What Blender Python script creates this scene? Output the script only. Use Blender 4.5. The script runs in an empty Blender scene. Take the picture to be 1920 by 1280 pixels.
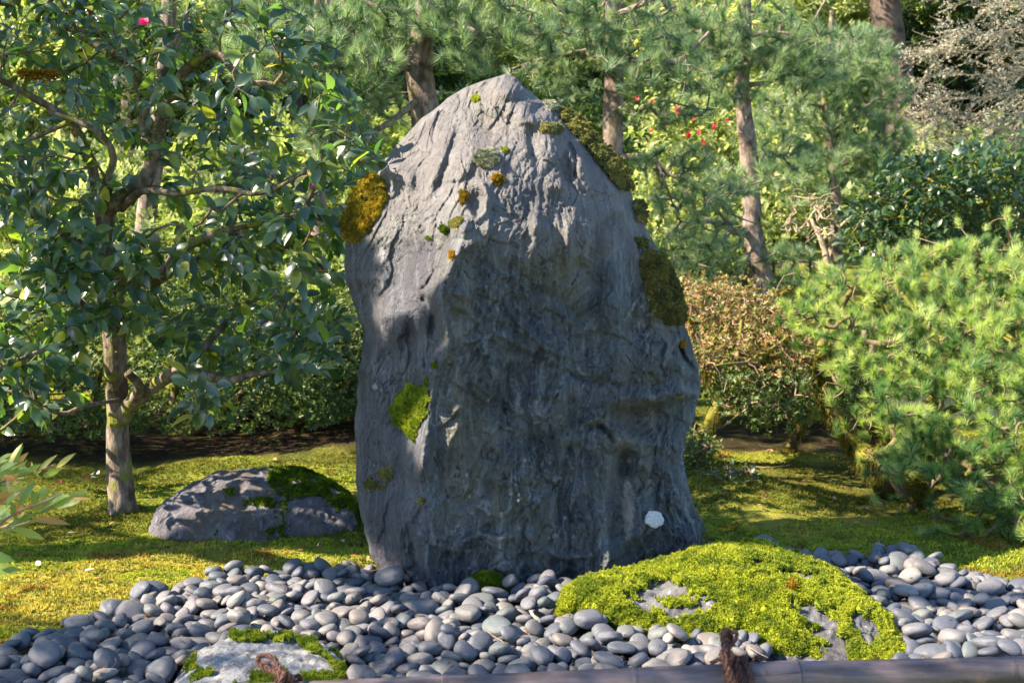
import bpy, math, time
import numpy as np
from mathutils import Matrix, Vector

T0 = time.time()
SC = bpy.context.scene
COL = SC.collection

# ------------------------------------------------------------------ camera, sky, sun, exposure
F = 2205.0                      # focal length in pixels of the 1920 wide photograph
PITCH = math.atan(191.0 / F)
CAM = np.array((0.0, 0.0, 1.5))
cam_data = bpy.data.cameras.new("camera")
cam_data.sensor_width = 36.0
cam_data.lens = F / 1920.0 * 36.0
cam_data.clip_start = 0.05
cam_data.clip_end = 600.0
cam_data.dof.use_dof = True
cam_data.dof.focus_distance = 5.0
cam_data.dof.aperture_fstop = 5.0
cam = bpy.data.objects.new("camera", cam_data)
COL.objects.link(cam)
cam.location = CAM
cam.rotation_euler = (math.pi / 2 - PITCH, 0, 0)
SC.camera = cam

SUN = np.array((-0.76, -0.19, 0.62)); SUN /= np.linalg.norm(SUN)
world = bpy.data.worlds.new("World")
SC.world = world
world.use_nodes = True
wn = world.node_tree.nodes
sky = wn.new("ShaderNodeTexSky")
sky.sky_type = 'NISHITA'
sky.sun_disc = False
sky.sun_elevation = math.asin(SUN[2])
sky.sun_rotation = math.atan2(SUN[0], SUN[1])
sky.air_density = 1.0
sky.dust_density = 0.3
sky.ozone_density = 4.0
wn["Background"].inputs["Strength"].default_value = 0.09
world.node_tree.links.new(sky.outputs[0], wn["Background"].inputs["Color"])
sun_data = bpy.data.lights.new("sun", 'SUN')
sun_data.energy = 5.0
sun_data.angle = math.radians(0.5)
sun_data.color = (1.0, 0.84, 0.65)
sun = bpy.data.objects.new("sun", sun_data)
COL.objects.link(sun)
sun.rotation_euler = Vector(SUN).to_track_quat('Z', 'Y').to_euler()
SC.view_settings.view_transform = 'Standard'
SC.view_settings.look = 'None'
SC.view_settings.gamma = 1.0
SC.view_settings.use_curve_mapping = False
SC.view_settings.exposure = 2.05
SC.render.engine = 'CYCLES'
cy = SC.cycles
cy.max_bounces = 7
cy.diffuse_bounces = 4
cy.glossy_bounces = 2
cy.transmission_bounces = 4
cy.transparent_max_bounces = 4
cy.caustics_reflective = False
cy.caustics_refractive = False
cy.sample_clamp_indirect = 6.0
cy.use_denoising = True

# ------------------------------------------------------------------ small maths
cp, sp = math.cos(PITCH), math.sin(PITCH)
FW = np.array((0, cp, -sp)); UP = np.array((0, sp, cp)); RT = np.array((1.0, 0, 0))

def rays(px, py):
    px = np.asarray(px, float); py = np.asarray(py, float)
    return (px[..., None] - 960) / F * RT + (640 - py[..., None]) / F * UP + FW

def at(px, py, Y):
    """world point seen near photograph position (px, py) at the distance Y in front of the camera"""
    d = rays(px, py)
    t = np.asarray(Y, float) / d[..., 1]
    return CAM + d * t[..., None]

def project(P):
    q = np.asarray(P, float) - CAM
    z = q @ FW
    z = np.where(np.abs(z) < 1e-6, 1e-6, z)
    return 960 + F * (q @ RT) / z, 640 - F * (q @ UP) / z, z

def sstep(a, b, x):
    t = np.clip((x - a) / (b - a), 0, 1)
    return t * t * (3 - 2 * t)

_pr = np.random.RandomState(7)
_perm = _pr.permutation(256); _perm = np.concatenate([_perm] * 3)
_grad = _pr.normal(size=(256, 3)); _grad /= np.linalg.norm(_grad, axis=1)[:, None]; _grad = _grad.astype(np.float32)

def perlin(p):
    p = np.asarray(p, np.float32)
    i = np.floor(p).astype(np.int32); f = p - i.astype(np.float32)
    u = f * f * f * (f * (f * 6 - 15) + 10)
    i &= 255
    out = 0
    U = (1 - u, u)
    for dx in (0, 1):
        for dy in (0, 1):
            for dz in (0, 1):
                h = _perm[_perm[_perm[(i[..., 0] + dx) & 255] + ((i[..., 1] + dy) & 255)] + ((i[..., 2] + dz) & 255)]
                g = _grad[h]
                w = U[dx][..., 0] * U[dy][..., 1] * U[dz][..., 2]
                out = out + w * (g[..., 0] * (f[..., 0] - dx) + g[..., 1] * (f[..., 1] - dy) + g[..., 2] * (f[..., 2] - dz))
    return out * 1.6

def fbm(p, octaves=4, gain=0.5, lac=2.03):
    p = np.asarray(p, float); a = 1.0; s = 0
    for k in range(octaves):
        s = s + a * perlin(p + 17.3 * k); p = p * lac; a *= gain
    return s

def ridged(p, octaves=4, gain=0.5):
    p = np.asarray(p, float); a = 1.0; s = 0
    for k in range(octaves):
        s = s + a * (1 - 2 * np.abs(perlin(p + 9.7 * k))); p = p * 2.1; a *= gain
    return s

def in_poly(px, py, poly):
    px = np.asarray(px, float); py = np.asarray(py, float)
    poly = np.asarray(poly, float)
    inside = np.zeros(px.shape, bool)
    x0, y0 = poly[:, 0], poly[:, 1]
    x1, y1 = np.roll(x0, -1), np.roll(y0, -1)
    for a, b, c, d in zip(x0, y0, x1, y1):
        if b == d: continue
        cross = ((b > py) != (d > py)) & (px < (c - a) * (py - b) / (d - b) + a)
        inside ^= cross
    return inside

def seg_dist(px, py, line):
    """distance to a polyline and the side it is on"""
    best = np.full(np.shape(px), 1e9); side = np.zeros(np.shape(px))
    line = np.asarray(line, float)
    for (ax, ay), (bx, by) in zip(line[:-1], line[1:]):
        dx, dy = bx - ax, by - ay
        L = dx * dx + dy * dy + 1e-9
        t = np.clip(((px - ax) * dx + (py - ay) * dy) / L, 0, 1)
        d = np.hypot(px - ax - t * dx, py - ay - t * dy)
        m = d < best
        best = np.where(m, d, best)
        side = np.where(m, np.sign(dx * (py - ay) - dy * (px - ax)), side)
    return best, side

def poly_edge(px, py, poly):
    return seg_dist(px, py, list(poly) + [poly[0]])[0]

def poly_sd(px, py, poly, margin=60.0):
    """signed distance to a polygon, positive inside; only worked out near it"""
    px = np.asarray(px, float); py = np.asarray(py, float); q = np.asarray(poly, float)
    out = np.full(px.shape, -margin)
    m_ = (px > q[:, 0].min() - margin) & (px < q[:, 0].max() + margin) & (py > q[:, 1].min() - margin) & (py < q[:, 1].max() + margin)
    if m_.any():
        out[m_] = np.maximum((in_poly(px[m_], py[m_], poly) * 2 - 1.0) * poly_edge(px[m_], py[m_], poly), -margin)
    return out

def line_sd(px, py, line, margin):
    q = np.asarray(line, float)
    d = np.full(px.shape, 1e9); s = np.ones(px.shape)
    m_ = (px > q[:, 0].min() - margin) & (px < q[:, 0].max() + margin) & (py > q[:, 1].min() - margin) & (py < q[:, 1].max() + margin)
    if m_.any(): d[m_], s[m_] = seg_dist(px[m_], py[m_], line)
    return d, s

def ellipse(cx, cy, rx, ry, n=14, rot=0.0):
    a = np.linspace(0, 2 * math.pi, n, endpoint=False)
    x, y = rx * np.cos(a), ry * np.sin(a)
    c, s = math.cos(rot), math.sin(rot)
    return list(zip(cx + c * x - s * y, cy + s * x + c * y))

# ------------------------------------------------------------------ objects
def props(o, label=None, cat=None, group=None, kind=None):
    if label: o['label'] = label
    if cat: o['category'] = cat
    if group: o['group'] = group
    if kind: o['kind'] = kind
    return o

def thing(name, loc, label, cat, group=None):
    o = bpy.data.objects.new(name, None)
    o.empty_display_size = 0.1
    COL.objects.link(o)
    o.location = loc
    return props(o, label, cat, group)

def raw_mesh(name, V, faces, mats, smooth=True, attrs=None, mat_index=None, sizes=None):
    """faces: (n,3) or (n,4) int array, or a list of such arrays"""
    V = np.ascontiguousarray(V, dtype=np.float32)
    fl = faces if isinstance(faces, list) else [faces]
    fl = [np.asarray(f, dtype=np.int32) for f in fl if len(f)]
    me = bpy.data.meshes.new(name)
    me.vertices.add(len(V)); me.vertices.foreach_set("co", V.ravel())
    loops = np.concatenate([f.ravel() for f in fl])
    cnt = np.concatenate([np.full(len(f), f.shape[1], np.int32) for f in fl])
    start = np.concatenate([[0], np.cumsum(cnt)[:-1]]).astype(np.int32)
    me.loops.add(len(loops)); me.loops.foreach_set("vertex_index", loops)
    me.polygons.add(len(cnt)); me.polygons.foreach_set("loop_start", start)
    me.polygons.foreach_set("loop_total", cnt)
    me.polygons.foreach_set("use_smooth", np.full(len(cnt), smooth))
    if mat_index is not None: me.polygons.foreach_set("material_index", np.asarray(mat_index, np.int32))
    for m in (mats if isinstance(mats, (list, tuple)) else [mats]):
        me.materials.append(m)
    for k, a in (attrs or {}).items():
        a = np.asarray(a, np.float32)
        if a.ndim == 1:
            at_ = me.attributes.new(k, 'FLOAT', 'POINT'); at_.data.foreach_set("value", a)
        else:
            at_ = me.attributes.new(k, 'FLOAT_COLOR', 'POINT'); at_.data.foreach_set("color", a.ravel())
    me.update(calc_edges=True)
    return me

def link(name, me, parent=None, loc=None, **kw):
    o = bpy.data.objects.new(name, me)
    COL.objects.link(o)
    if parent is not None: o.parent = parent
    if loc is not None: o.location = loc
    return props(o, **kw)

def part(name, V, faces, mat, parent, smooth=True, attrs=None, **kw):
    """a part built in world coordinates and parented to its thing (an empty without rotation)"""
    base = np.array(parent.matrix_basis.translation if parent.parent is None else
                    parent.parent.matrix_basis.translation + parent.matrix_basis.translation)
    me = raw_mesh(name, np.asarray(V) - base, faces, mat, smooth, attrs)
    return link(name, me, parent, **kw)

def tubes(lines, radii, sides=6, seed=0, rough=0.0, closed=True):
    """polylines -> joined tubes; returns V, F, v (0..1 along)"""
    VV, FF, off = [], [], 0
    ang = np.linspace(0, 2 * math.pi, sides, endpoint=False)
    for P, R in zip(lines, radii):
        P = np.asarray(P, float); R = np.broadcast_to(np.asarray(R, float), (len(P),))
        n = len(P)
        Tn = np.gradient(P, axis=0); Tn /= np.linalg.norm(Tn, axis=1)[:, None] + 1e-9
        ref = np.array((0.31, 0.87, 0.12)) if abs(Tn[0] @ (0.31, 0.87, 0.12)) < 0.85 else np.array((1.0, 0, 0))
        A = np.cross(Tn, ref); A /= np.linalg.norm(A, axis=1)[:, None] + 1e-9
        B = np.cross(Tn, A)
        ring = P[:, None] + R[:, None, None] * (np.cos(ang)[None, :, None] * A[:, None] + np.sin(ang)[None, :, None] * B[:, None])
        VV.append(ring.reshape(-1, 3))
        i = np.arange(n - 1)[:, None] * sides; j = np.arange(sides)[None]
        k = (j + 1) % sides
        q = np.stack([i + j, i + k, i + sides + k, i + sides + j], -1).reshape(-1, 4)
        FF.append(q + off)
        if closed:
            VV.append(P[[0, -1]])
            a = off + n * sides; jj = np.arange(sides); kk = (jj + 1) % sides
            c0 = np.stack([np.full(sides, a), off + kk, off + jj, np.full(sides, a)], -1)
            c1 = np.stack([np.full(sides, a + 1), off + (n - 1) * sides + jj, off + (n - 1) * sides + kk, np.full(sides, a + 1)], -1)
            FF.append(('t', c0[:, :3])); FF.append(('t', c1[:, :3]))
            off += 2
        off += n * sides
    V = np.concatenate(VV)
    quads = [f for f in FF if not isinstance(f, tuple)]
    tris = [f[1] for f in FF if isinstance(f, tuple)]
    return V, [np.concatenate(quads)] + ([np.concatenate(tris)] if tris else [])

def smooth_line(pts, vals, step):
    """Catmull-Rom resampling of a polyline with a value per point"""
    P = np.asarray(pts, float); R = np.asarray(vals, float)
    Q = np.vstack([2 * P[0] - P[1], P, 2 * P[-1] - P[-2]])
    RR = np.concatenate([[R[0]], R, [R[-1]]])
    oP, oR = [], []
    for i in range(len(P) - 1):
        p0, p1, p2, p3 = Q[i:i + 4]; r1, r2 = RR[i + 1], RR[i + 2]
        n = max(1, int(np.linalg.norm(p2 - p1) / step))
        for t in np.arange(n) / n:
            oP.append(0.5 * (2 * p1 + (p2 - p0) * t + (2 * p0 - 5 * p1 + 4 * p2 - p3) * t * t + (3 * p1 - p0 - 3 * p2 + p3) * t ** 3))
            oR.append(r1 + (r2 - r1) * t)
    oP.append(P[-1]); oR.append(R[-1])
    return np.array(oP), np.array(oR)

def bark_tube(pts, radii, sides=20, step=0.03, rough=0.12, freq=14.0, seed=0.0, flare=0.0):
    P, R = smooth_line(pts, radii, step)
    if flare:
        s = np.concatenate([[0], np.cumsum(np.linalg.norm(np.diff(P, axis=0), axis=1))])
        R = R * (1 + flare * np.exp(-s / 0.14))
    V, Fc = tubes([P], [R], sides)
    n = len(P) * sides
    C = np.repeat(P, sides, axis=0); D = V[:n] - C
    q = V[:n] * (freq, freq, freq * 0.35) + seed
    amp = 1 + rough * (fbm(q, 3) + 0.6 * fbm(V[:n] * 3.1 + seed, 2))
    if flare:
        a = np.tile(np.linspace(0, 2 * math.pi, sides, endpoint=False), len(P))
        s2 = np.repeat(np.concatenate([[0], np.cumsum(np.linalg.norm(np.diff(P, axis=0), axis=1))]), sides)
        amp += 0.35 * flare * np.exp(-s2 / 0.1) * np.cos(a * 4 + seed)
    V[:n] = C + D * amp[:, None]
    return V, Fc

def blades(P, N, k, length, width, spread, rng, droop=0.0):
    """k thin triangles from each point along its normal; returns V, F, rnd"""
    n = len(P)
    P = np.repeat(P, k, 0); N = np.repeat(N, k, 0)
    L = np.repeat(np.broadcast_to(length, (n,)), k) * rng.uniform(0.6, 1.3, n * k)
    D = N + spread * rng.normal(size=(n * k, 3)); D /= np.linalg.norm(D, axis=1)[:, None]
    S = np.cross(D, rng.normal(size=(n * k, 3))); S /= np.linalg.norm(S, axis=1)[:, None] + 1e-9
    W = np.broadcast_to(width, (n,)); W = np.repeat(W, k)[:, None]
    o = P + S * 0
    V = np.stack([o - S * W * 0.5, o + S * W * 0.5, o + D * L[:, None] - (0, 0, droop)], 1).reshape(-1, 3)
    Fc = np.arange(n * k * 3).reshape(-1, 3)
    rnd = np.repeat(np.clip(np.repeat(rng.rand(n), k) * 0.6 + 0.4 * rng.rand(n * k), 0, 1), 3)
    return V, Fc, rnd

def basis(D, U):
    """rotation columns (side, dir, normal) for leaf templates lying along +Y"""
    D = D / (np.linalg.norm(D, axis=1)[:, None] + 1e-9)
    S = np.cross(D, U); S /= np.linalg.norm(S, axis=1)[:, None] + 1e-9
    N = np.cross(S, D)
    return np.stack([S, D, N], -1)

def emit(parent, name, mass_name, templates, pos, rot, scl, mat, nobj, rng, smooth=True, weight=None, mass_kind='stuff'):
    """instances of leaf/needle templates: the nobj that show largest become parts of their own, the rest one joined part"""
    base = np.array(parent.matrix_basis.translation)
    n = len(pos)
    tid = rng.randint(0, len(templates), n)
    px, py, z = project(pos)
    vis = (px > -20) & (px < 1940) & (py > -20) & (py < 1300) & (z > 0.3)
    size = np.where(vis, scl / np.maximum(z, 0.1), 0)
    if weight is not None: size = size * weight
    order = np.argsort(-size)
    own = order[:min(nobj, int(vis.sum()))]
    rest = np.setdiff1d(np.arange(n), own)
    meshes = [raw_mesh(name, t[0], t[1], mat, smooth, {'rnd': t[2]}) for t in templates] if len(own) else []
    for i in own:
        o = bpy.data.objects.new(name, meshes[tid[i]])
        COL.objects.link(o); o.parent = parent
        M = np.eye(4); M[:3, :3] = rot[i] * scl[i]; M[:3, 3] = pos[i] - base
        o.matrix_basis = Matrix(M.tolist())
    if len(rest):
        VV, FF, RR, off = [], [], [], 0
        for k, t in enumerate(templates):
            ii = rest[tid[rest] == k]
            if not len(ii): continue
            v = np.einsum('nij,vj->nvi', rot[ii] * scl[ii][:, None, None], t[0]) + pos[ii][:, None]
            m = len(t[0])
            VV.append(v.reshape(-1, 3))
            FF.append((t[1][None] + (np.arange(len(ii)) * m)[:, None, None]).reshape(-1, t[1].shape[1]) + off)
            RR.append(((t[2][None] + rng.rand(len(ii))[:, None]) % 1.0).ravel())
            off += len(ii) * m
        part(mass_name, np.concatenate(VV), np.concatenate(FF), mat, parent, smooth, {'rnd': np.concatenate(RR)}, kind=mass_kind)

# ------------------------------------------------------------------ materials
class NT:
    def __init__(self, name):
        self.m = bpy.data.materials.new(name); self.m.use_nodes = True
        self.t = self.m.node_tree
        self.b = self.t.nodes["Principled BSDF"]; self.out = self.t.nodes["Material Output"]
    def n(self, typ, ins=None, **kw):
        x = self.t.nodes.new("ShaderNode" + typ)
        for k, v in kw.items(): setattr(x, k, v)
        for k, v in (ins or {}).items(): self.set(x.inputs[k], v)
        return x
    def set(self, sock, v):
        if isinstance(v, bpy.types.NodeSocket): self.t.links.new(v, sock)
        elif isinstance(v, bpy.types.Node): self.t.links.new(v.outputs[0], sock)
        else:
            if isinstance(v, tuple) and len(v) == 3 and sock.type == 'RGBA': v = v + (1,)
            sock.default_value = v
    def noise(self, scale, vec=None, detail=4.0, rough=0.55, dist=0.0):
        ins = {'Scale': scale, 'Detail': detail, 'Roughness': rough, 'Distortion': dist}
        if vec is not None: ins['Vector'] = vec
        return self.n('TexNoise', ins).outputs[0]
    def ramp(self, fac, stops):
        r = self.n('ValToRGB', {'Fac': fac}); e = r.color_ramp.elements
        while len(e) < len(stops): e.new(0.5)
        for el, (p, c) in zip(e, stops): el.position = p; el.color = tuple(c) + (1,) if len(c) == 3 else c
        return r.outputs[0]
    def mix(self, f, a, b, mode='MIX'):
        x = self.n('Mix', data_type='RGBA', blend_type=mode)
        self.set(x.inputs[0], f); self.set(x.inputs[6], a); self.set(x.inputs[7], b)
        return x.outputs[2]
    def math(self, op, a, b=0.0, c=0.0):
        x = self.n('Math', operation=op); self.set(x.inputs[0], a); self.set(x.inputs[1], b); self.set(x.inputs[2], c)
        return x.outputs[0]
    def rng(self, v, a, b, c=0.0, d=1.0, smooth=True):
        x = self.n('MapRange', {'Value': v, 'From Min': a, 'From Max': b, 'To Min': c, 'To Max': d})
        if smooth: x.interpolation_type = 'SMOOTHSTEP'
        return x.outputs[0]
    def attr(self, name):
        return self.n('Attribute', attribute_name=name)
    def obj(self):
        return self.n('TexCoord').outputs['Object']
    def pos(self):
        return self.n('NewGeometry').outputs['Position']
    def scalev(self, v, s):
        x = self.n('VectorMath', operation='MULTIPLY'); self.set(x.inputs[0], v); x.inputs[1].default_value = s
        return x.outputs[0]
    def bump(self, h, strength=0.5, dist=0.01, normal=None):
        ins = {'Height': h, 'Strength': strength, 'Distance': dist}
        if normal is not None: ins['Normal'] = normal
        return self.n('Bump', ins).outputs[0]
    def fin(self, col, rough=0.6, normal=None, spec=None):
        self.set(self.b.inputs['Base Color'], col); self.set(self.b.inputs['Roughness'], rough)
        if normal is not None: self.set(self.b.inputs['Normal'], normal)
        if spec is not None: self.set(self.b.inputs['Specular IOR Level'], spec)
        return self.m

def foliage_mat(name, stops, trans=0.35, rough=0.45, spec=0.5, tcol=None, patch=None):
    m = NT(name)
    v = m.math('FRACT', m.math('ADD', m.attr('rnd').outputs['Fac'], m.n('ObjectInfo').outputs['Random']))
    col = m.ramp(v, stops)
    if patch:
        n = m.noise(patch[0], m.pos(), 2.0)
        col = m.mix(m.rng(n, 0.42, 0.62), col, m.mix(1.0, col, patch[1], 'MULTIPLY'))
    m.fin(col, rough, spec=spec)
    tr = m.n('BsdfTranslucent')
    tc = m.mix(1.0, col, tcol or (1.6, 1.9, 0.7), 'MULTIPLY')
    m.set(tr.inputs['Color'], tc)
    mx = m.n('MixShader'); mx.inputs[0].default_value = trans
    m.t.links.new(m.b.outputs[0], mx.inputs[1]); m.t.links.new(tr.outputs[0], mx.inputs[2])
    m.t.links.new(mx.outputs[0], m.out.inputs[0])
    return m.m

def bark_mat(name, c0, c1, c2, moss=0.0, scale=18.0, mosscol=(0.11, 0.12, 0.015)):
    m = NT(name)
    p = m.pos()
    q = m.scalev(p, (1, 1, 0.35))
    a = m.noise(scale, q, 6.0, 0.65)
    b = m.noise(scale * 0.25, p, 3.0)
    col = m.mix(m.rng(a, 0.35, 0.68), c0, c1)
    col = m.mix(m.rng(b, 0.5, 0.68), col, c2)
    if moss:
        ms = m.noise(7.0, p, 5.0, 0.7)
        f = m.rng(ms, 0.66 - 0.3 * moss, 0.74 - 0.3 * moss)
        col = m.mix(f, col, m.mix(m.noise(60.0, p), mosscol, tuple(x * 1.9 for x in mosscol)))
    h = m.math('ADD', a, m.math('MULTIPLY', m.noise(scale * 4, q, 4.0), 0.4))
    return m.fin(col, 0.85, m.bump(h, 0.8, 0.012), 0.25)
# ------------------------------------------------------------------ ground
def ground_hit(px, py, z=0.0):
    d = rays(px, py); t = (z - CAM[2]) / d[..., 2]
    return CAM + d * t[..., None]

BED_PX = [(-260, 1400), (-160, 1262), (0, 1214), (90, 1185), (180, 1152), (240, 1125), (290, 1108), (400, 1086), (500, 1077), (600, 1068), (720, 1060),
          (900, 1040), (1330, 1024), (1450, 1036), (1560, 1042), (1690, 1050), (1800, 1070), (1920, 1098), (2050, 1120), (2250, 1200), (2400, 1400)]
_b = ground_hit(np.array([p[0] for p in BED_PX]), np.array([p[1] for p in BED_PX]))
BED = [(-2.6, 2.9)] + [(x, y) for x, y in _b[:, :2] if y > 3.3] + [(3.2, 2.9)]

def bed_dist(x, y):
    """signed distance to the pebble bed's edge, positive inside"""
    d = poly_edge(x, y, BED)
    return np.where(in_poly(x, y, BED), d, -d)

def pond(x, y):
    return np.hypot((x - 6.2) / 2.6, (y - 11.6) / 1.9)

def ground_z(x, y):
    x = np.asarray(x, float); y = np.asarray(y, float)
    p = np.stack([x, y, np.zeros_like(x)], -1)
    z = 1.02 * sstep(9.6, 14.5, y) + 0.055 * np.maximum(y - 14.5, 0) + 2.0 * sstep(30, 70, y)
    z = z + 0.09 * fbm(p * 0.55 + 3, 3) * sstep(5.2, 8, y)
    z = z + 0.024 * fbm(p * 2.6 + 1, 3) * sstep(-0.05, 0.25, -bed_dist(x, y))
    z = z + 0.16 * np.exp(-((x - 1.28) / 0.42) ** 2 - ((y - 6.75) / 0.5) ** 2)
    z = z + 0.10 * np.exp(-((x + 0.9) / 0.9) ** 2 - ((y - 9.0) / 0.5) ** 2)
    z = z - 0.085 * sstep(0.0, 0.16, bed_dist(x, y))
    w = sstep(1.35, 0.8, pond(x, y))
    z = z * (1 - w) + w * -0.42
    return z

def axis(lo, hi, c, fine, n):
    t = np.linspace(-1, 1, n)
    s = np.sign(t) * (fine * np.abs(t) + (1 - fine) * np.abs(t) ** 3.2)
    return np.where(s < 0, c + s * (c - lo), c + s * (hi - c))

gx = axis(-90, 90, 0.0, 0.055, 420); gy = axis(-8, 150, 6.4, 0.06, 420)
GX, GY = np.meshgrid(gx, gy)
GZ = ground_z(GX, GY)
nx, ny = len(gx), len(gy)
i = np.arange(ny - 1)[:, None] * nx + np.arange(nx - 1)[None]
gf = np.stack([i, i + 1, i + nx + 1, i + nx], -1).reshape(-1, 4)
# bare soil under the clipped azaleas and the pines, its dark colour also imitating their shade
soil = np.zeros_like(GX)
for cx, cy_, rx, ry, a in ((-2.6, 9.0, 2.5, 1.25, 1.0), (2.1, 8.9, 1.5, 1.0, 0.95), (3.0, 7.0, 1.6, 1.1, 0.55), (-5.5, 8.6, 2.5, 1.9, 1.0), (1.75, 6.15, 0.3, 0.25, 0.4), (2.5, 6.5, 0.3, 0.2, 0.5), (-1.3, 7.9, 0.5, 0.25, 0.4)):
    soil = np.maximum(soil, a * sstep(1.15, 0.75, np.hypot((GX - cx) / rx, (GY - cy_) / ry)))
def sun_patch_field(x, y):  # lawn areas whose golden colour stands in for sunlight
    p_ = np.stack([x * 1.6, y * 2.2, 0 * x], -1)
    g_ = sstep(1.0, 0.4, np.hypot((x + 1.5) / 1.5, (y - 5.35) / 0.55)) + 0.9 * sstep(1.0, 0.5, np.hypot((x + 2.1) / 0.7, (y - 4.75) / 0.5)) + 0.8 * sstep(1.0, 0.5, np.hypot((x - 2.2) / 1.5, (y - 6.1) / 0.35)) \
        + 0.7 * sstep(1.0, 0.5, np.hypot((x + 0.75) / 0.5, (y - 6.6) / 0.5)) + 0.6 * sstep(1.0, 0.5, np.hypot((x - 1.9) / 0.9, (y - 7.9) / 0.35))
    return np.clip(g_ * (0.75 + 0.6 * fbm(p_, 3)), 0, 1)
bedm = sstep(-0.02, 0.05, bed_dist(GX, GY))
m = NT("moss_lawn")
p = m.pos()
n1 = m.noise(2.2, p, 5.0, 0.65); n2 = m.noise(0.55, p, 3.0); n3 = m.noise(55.0, p, 4.0, 0.7); n4 = m.noise(9.0, p, 4.0, 0.6)
col = m.ramp(m.math('ADD', m.math('MULTIPLY', n1, 0.6), m.math('MULTIPLY', n3, 0.4)),
             [(0.25, (0.030, 0.052, 0.008)), (0.42, (0.085, 0.115, 0.016)), (0.55, (0.23, 0.24, 0.03)), (0.68, (0.38, 0.32, 0.06)), (0.8, (0.20, 0.12, 0.035))])
brown = m.mix(n3, (0.045, 0.028, 0.015), (0.13, 0.075, 0.03))
col = m.mix(m.math('MULTIPLY', m.rng(n4, 0.54, 0.68), 0.55), col, brown)
col = m.mix(m.rng(n2, 0.5, 0.66, 0, 0.5), col, (0.07, 0.10, 0.018))
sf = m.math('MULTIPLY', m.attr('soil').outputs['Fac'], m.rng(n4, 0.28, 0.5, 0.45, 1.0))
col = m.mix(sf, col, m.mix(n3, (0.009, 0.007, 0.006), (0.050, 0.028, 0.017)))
col = m.mix(m.attr('bed').outputs['Fac'], col, (0.035, 0.033, 0.032))
h = m.math('ADD', m.math('MULTIPLY', n3, 1.0), m.math('MULTIPLY', n4, 1.2))
col = m.mix(m.math('MULTIPLY', m.attr('sun_patch').outputs['Fac'], m.rng(n4, 0.3, 0.6, 0.35, 0.9)), col, m.mix(n3, (0.20, 0.17, 0.03), (0.52, 0.45, 0.10)))  # sunlit tone painted into the lawn colour
col = m.mix(m.attr('bed').outputs['Fac'], col, (0.035, 0.033, 0.032))
M_LAWN = m.fin(col, 0.95, m.bump(h, 0.9, 0.03), 0.1)
me = raw_mesh("ground", np.stack([GX, GY, GZ], -1).reshape(-1, 3), gf, M_LAWN, True, {'soil': soil.ravel(), 'bed': bedm.ravel(), 'sun_patch': sun_patch_field(GX, GY).ravel()})
link("ground", me, kind='structure')

def soil_at(x, y):
    s_ = np.zeros(np.shape(x))
    for cx, cy_, rx, ry, a in ((-2.6, 9.0, 2.5, 1.25, 1.0), (2.1, 8.9, 1.5, 1.0, 0.95), (3.0, 7.0, 1.6, 1.1, 0.5), (-5.5, 8.6, 2.5, 1.9, 1.0), (2.5, 6.5, 0.3, 0.2, 0.5), (-1.3, 7.9, 0.5, 0.25, 0.4)):
        s_ = np.maximum(s_, a * sstep(1.15, 0.75, np.hypot((x - cx) / rx, (y - cy_) / ry)))
    return s_

# pond glinting behind the low pine
m = NT("pond_water")
M_WATER = m.fin((0.05, 0.06, 0.06), 0.08, m.bump(m.noise(6.0, m.pos(), 3.0), 0.25, 0.02), 0.6)
a = np.linspace(0, 2 * math.pi, 64, endpoint=False)
wv = np.stack([6.2 + 3.2 * np.cos(a), 11.6 + 2.4 * np.sin(a), np.full(64, -0.2)], -1)
wv = np.vstack([wv, [(6.2, 11.6, -0.2)]])
wf = np.stack([np.full(64, 64), np.arange(64), (np.arange(64) + 1) % 64], -1)
link("pond_water", raw_mesh("pond_water", wv, wf, M_WATER), kind='structure')

# ------------------------------------------------------------------ where the photograph's sun reaches
LIT = [
    [(-300, 1030), (60, 1050), (170, 1010), (300, 990), (420, 1020), (700, 1040), (735, 1062), (760, 1118), (900, 1140), (960, 1150), (1080, 1190), (1040, 1210), (900, 1180), (740, 1172), (520, 1160), (380, 1130), (250, 1118), (120, 1118), (-300, 1120)],
    [(1050, 1160), (1080, 1090), (1250, 1060), (1400, 1020), (1470, 1030), (1560, 1075), (1680, 1170), (1660, 1240), (1500, 1260), (1300, 1200)],
    [(1590, 1190), (1700, 1150), (1800, 1165), (1920, 1130), (2100, 1150), (2100, 1260), (1900, 1245), (1700, 1250), (1620, 1240)],
    [(1560, 1105), (1620, 1085), (1760, 1075), (1860, 1105), (1800, 1125), (1620, 1120)],
    [(1480, 930), (1640, 985), (1780, 1020), (1960, 1050), (1960, 1075), (1760, 1048), (1580, 1000), (1440, 950)],
    [(1380, 850), (1520, 845), (1640, 880), (1600, 905), (1400, 880)],
    [(280, 940), (400, 885), (530, 890), (560, 960), (470, 1010), (300, 1000)],
    [(590, 895), (670, 890), (672, 960), (610, 930)],
    [(400, 835), (670, 800), (668, 880), (520, 880), (300, 885)],
    [(-100, 880), (130, 910), (180, 930), (-100, 950)],
]
def is_lit(px, py):
    r = np.zeros(np.shape(px), bool)
    for poly in LIT: r |= in_poly(px, py, poly)
    return r
ROCK_LIT = [  # on the standing stone
    [(600, 300), (700, 200), (948, 100), (1100, 200), (1250, 380), (1250, 700), (900, 700), (905, 800), (820, 700), (845, 650), (800, 560), (775, 500), (745, 440), (705, 420), (700, 330)],
    [(700, 560), (740, 570), (760, 620), (830, 560), (850, 640), (815, 700), (720, 640)],
   
    [(735, 715), (850, 700), (830, 800), (800, 840), (740, 800)],
]
def rock_lit(px, py):
    r = np.zeros(np.shape(px), bool)
    for poly in ROCK_LIT: r |= in_poly(px, py, poly)
    return r
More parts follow.
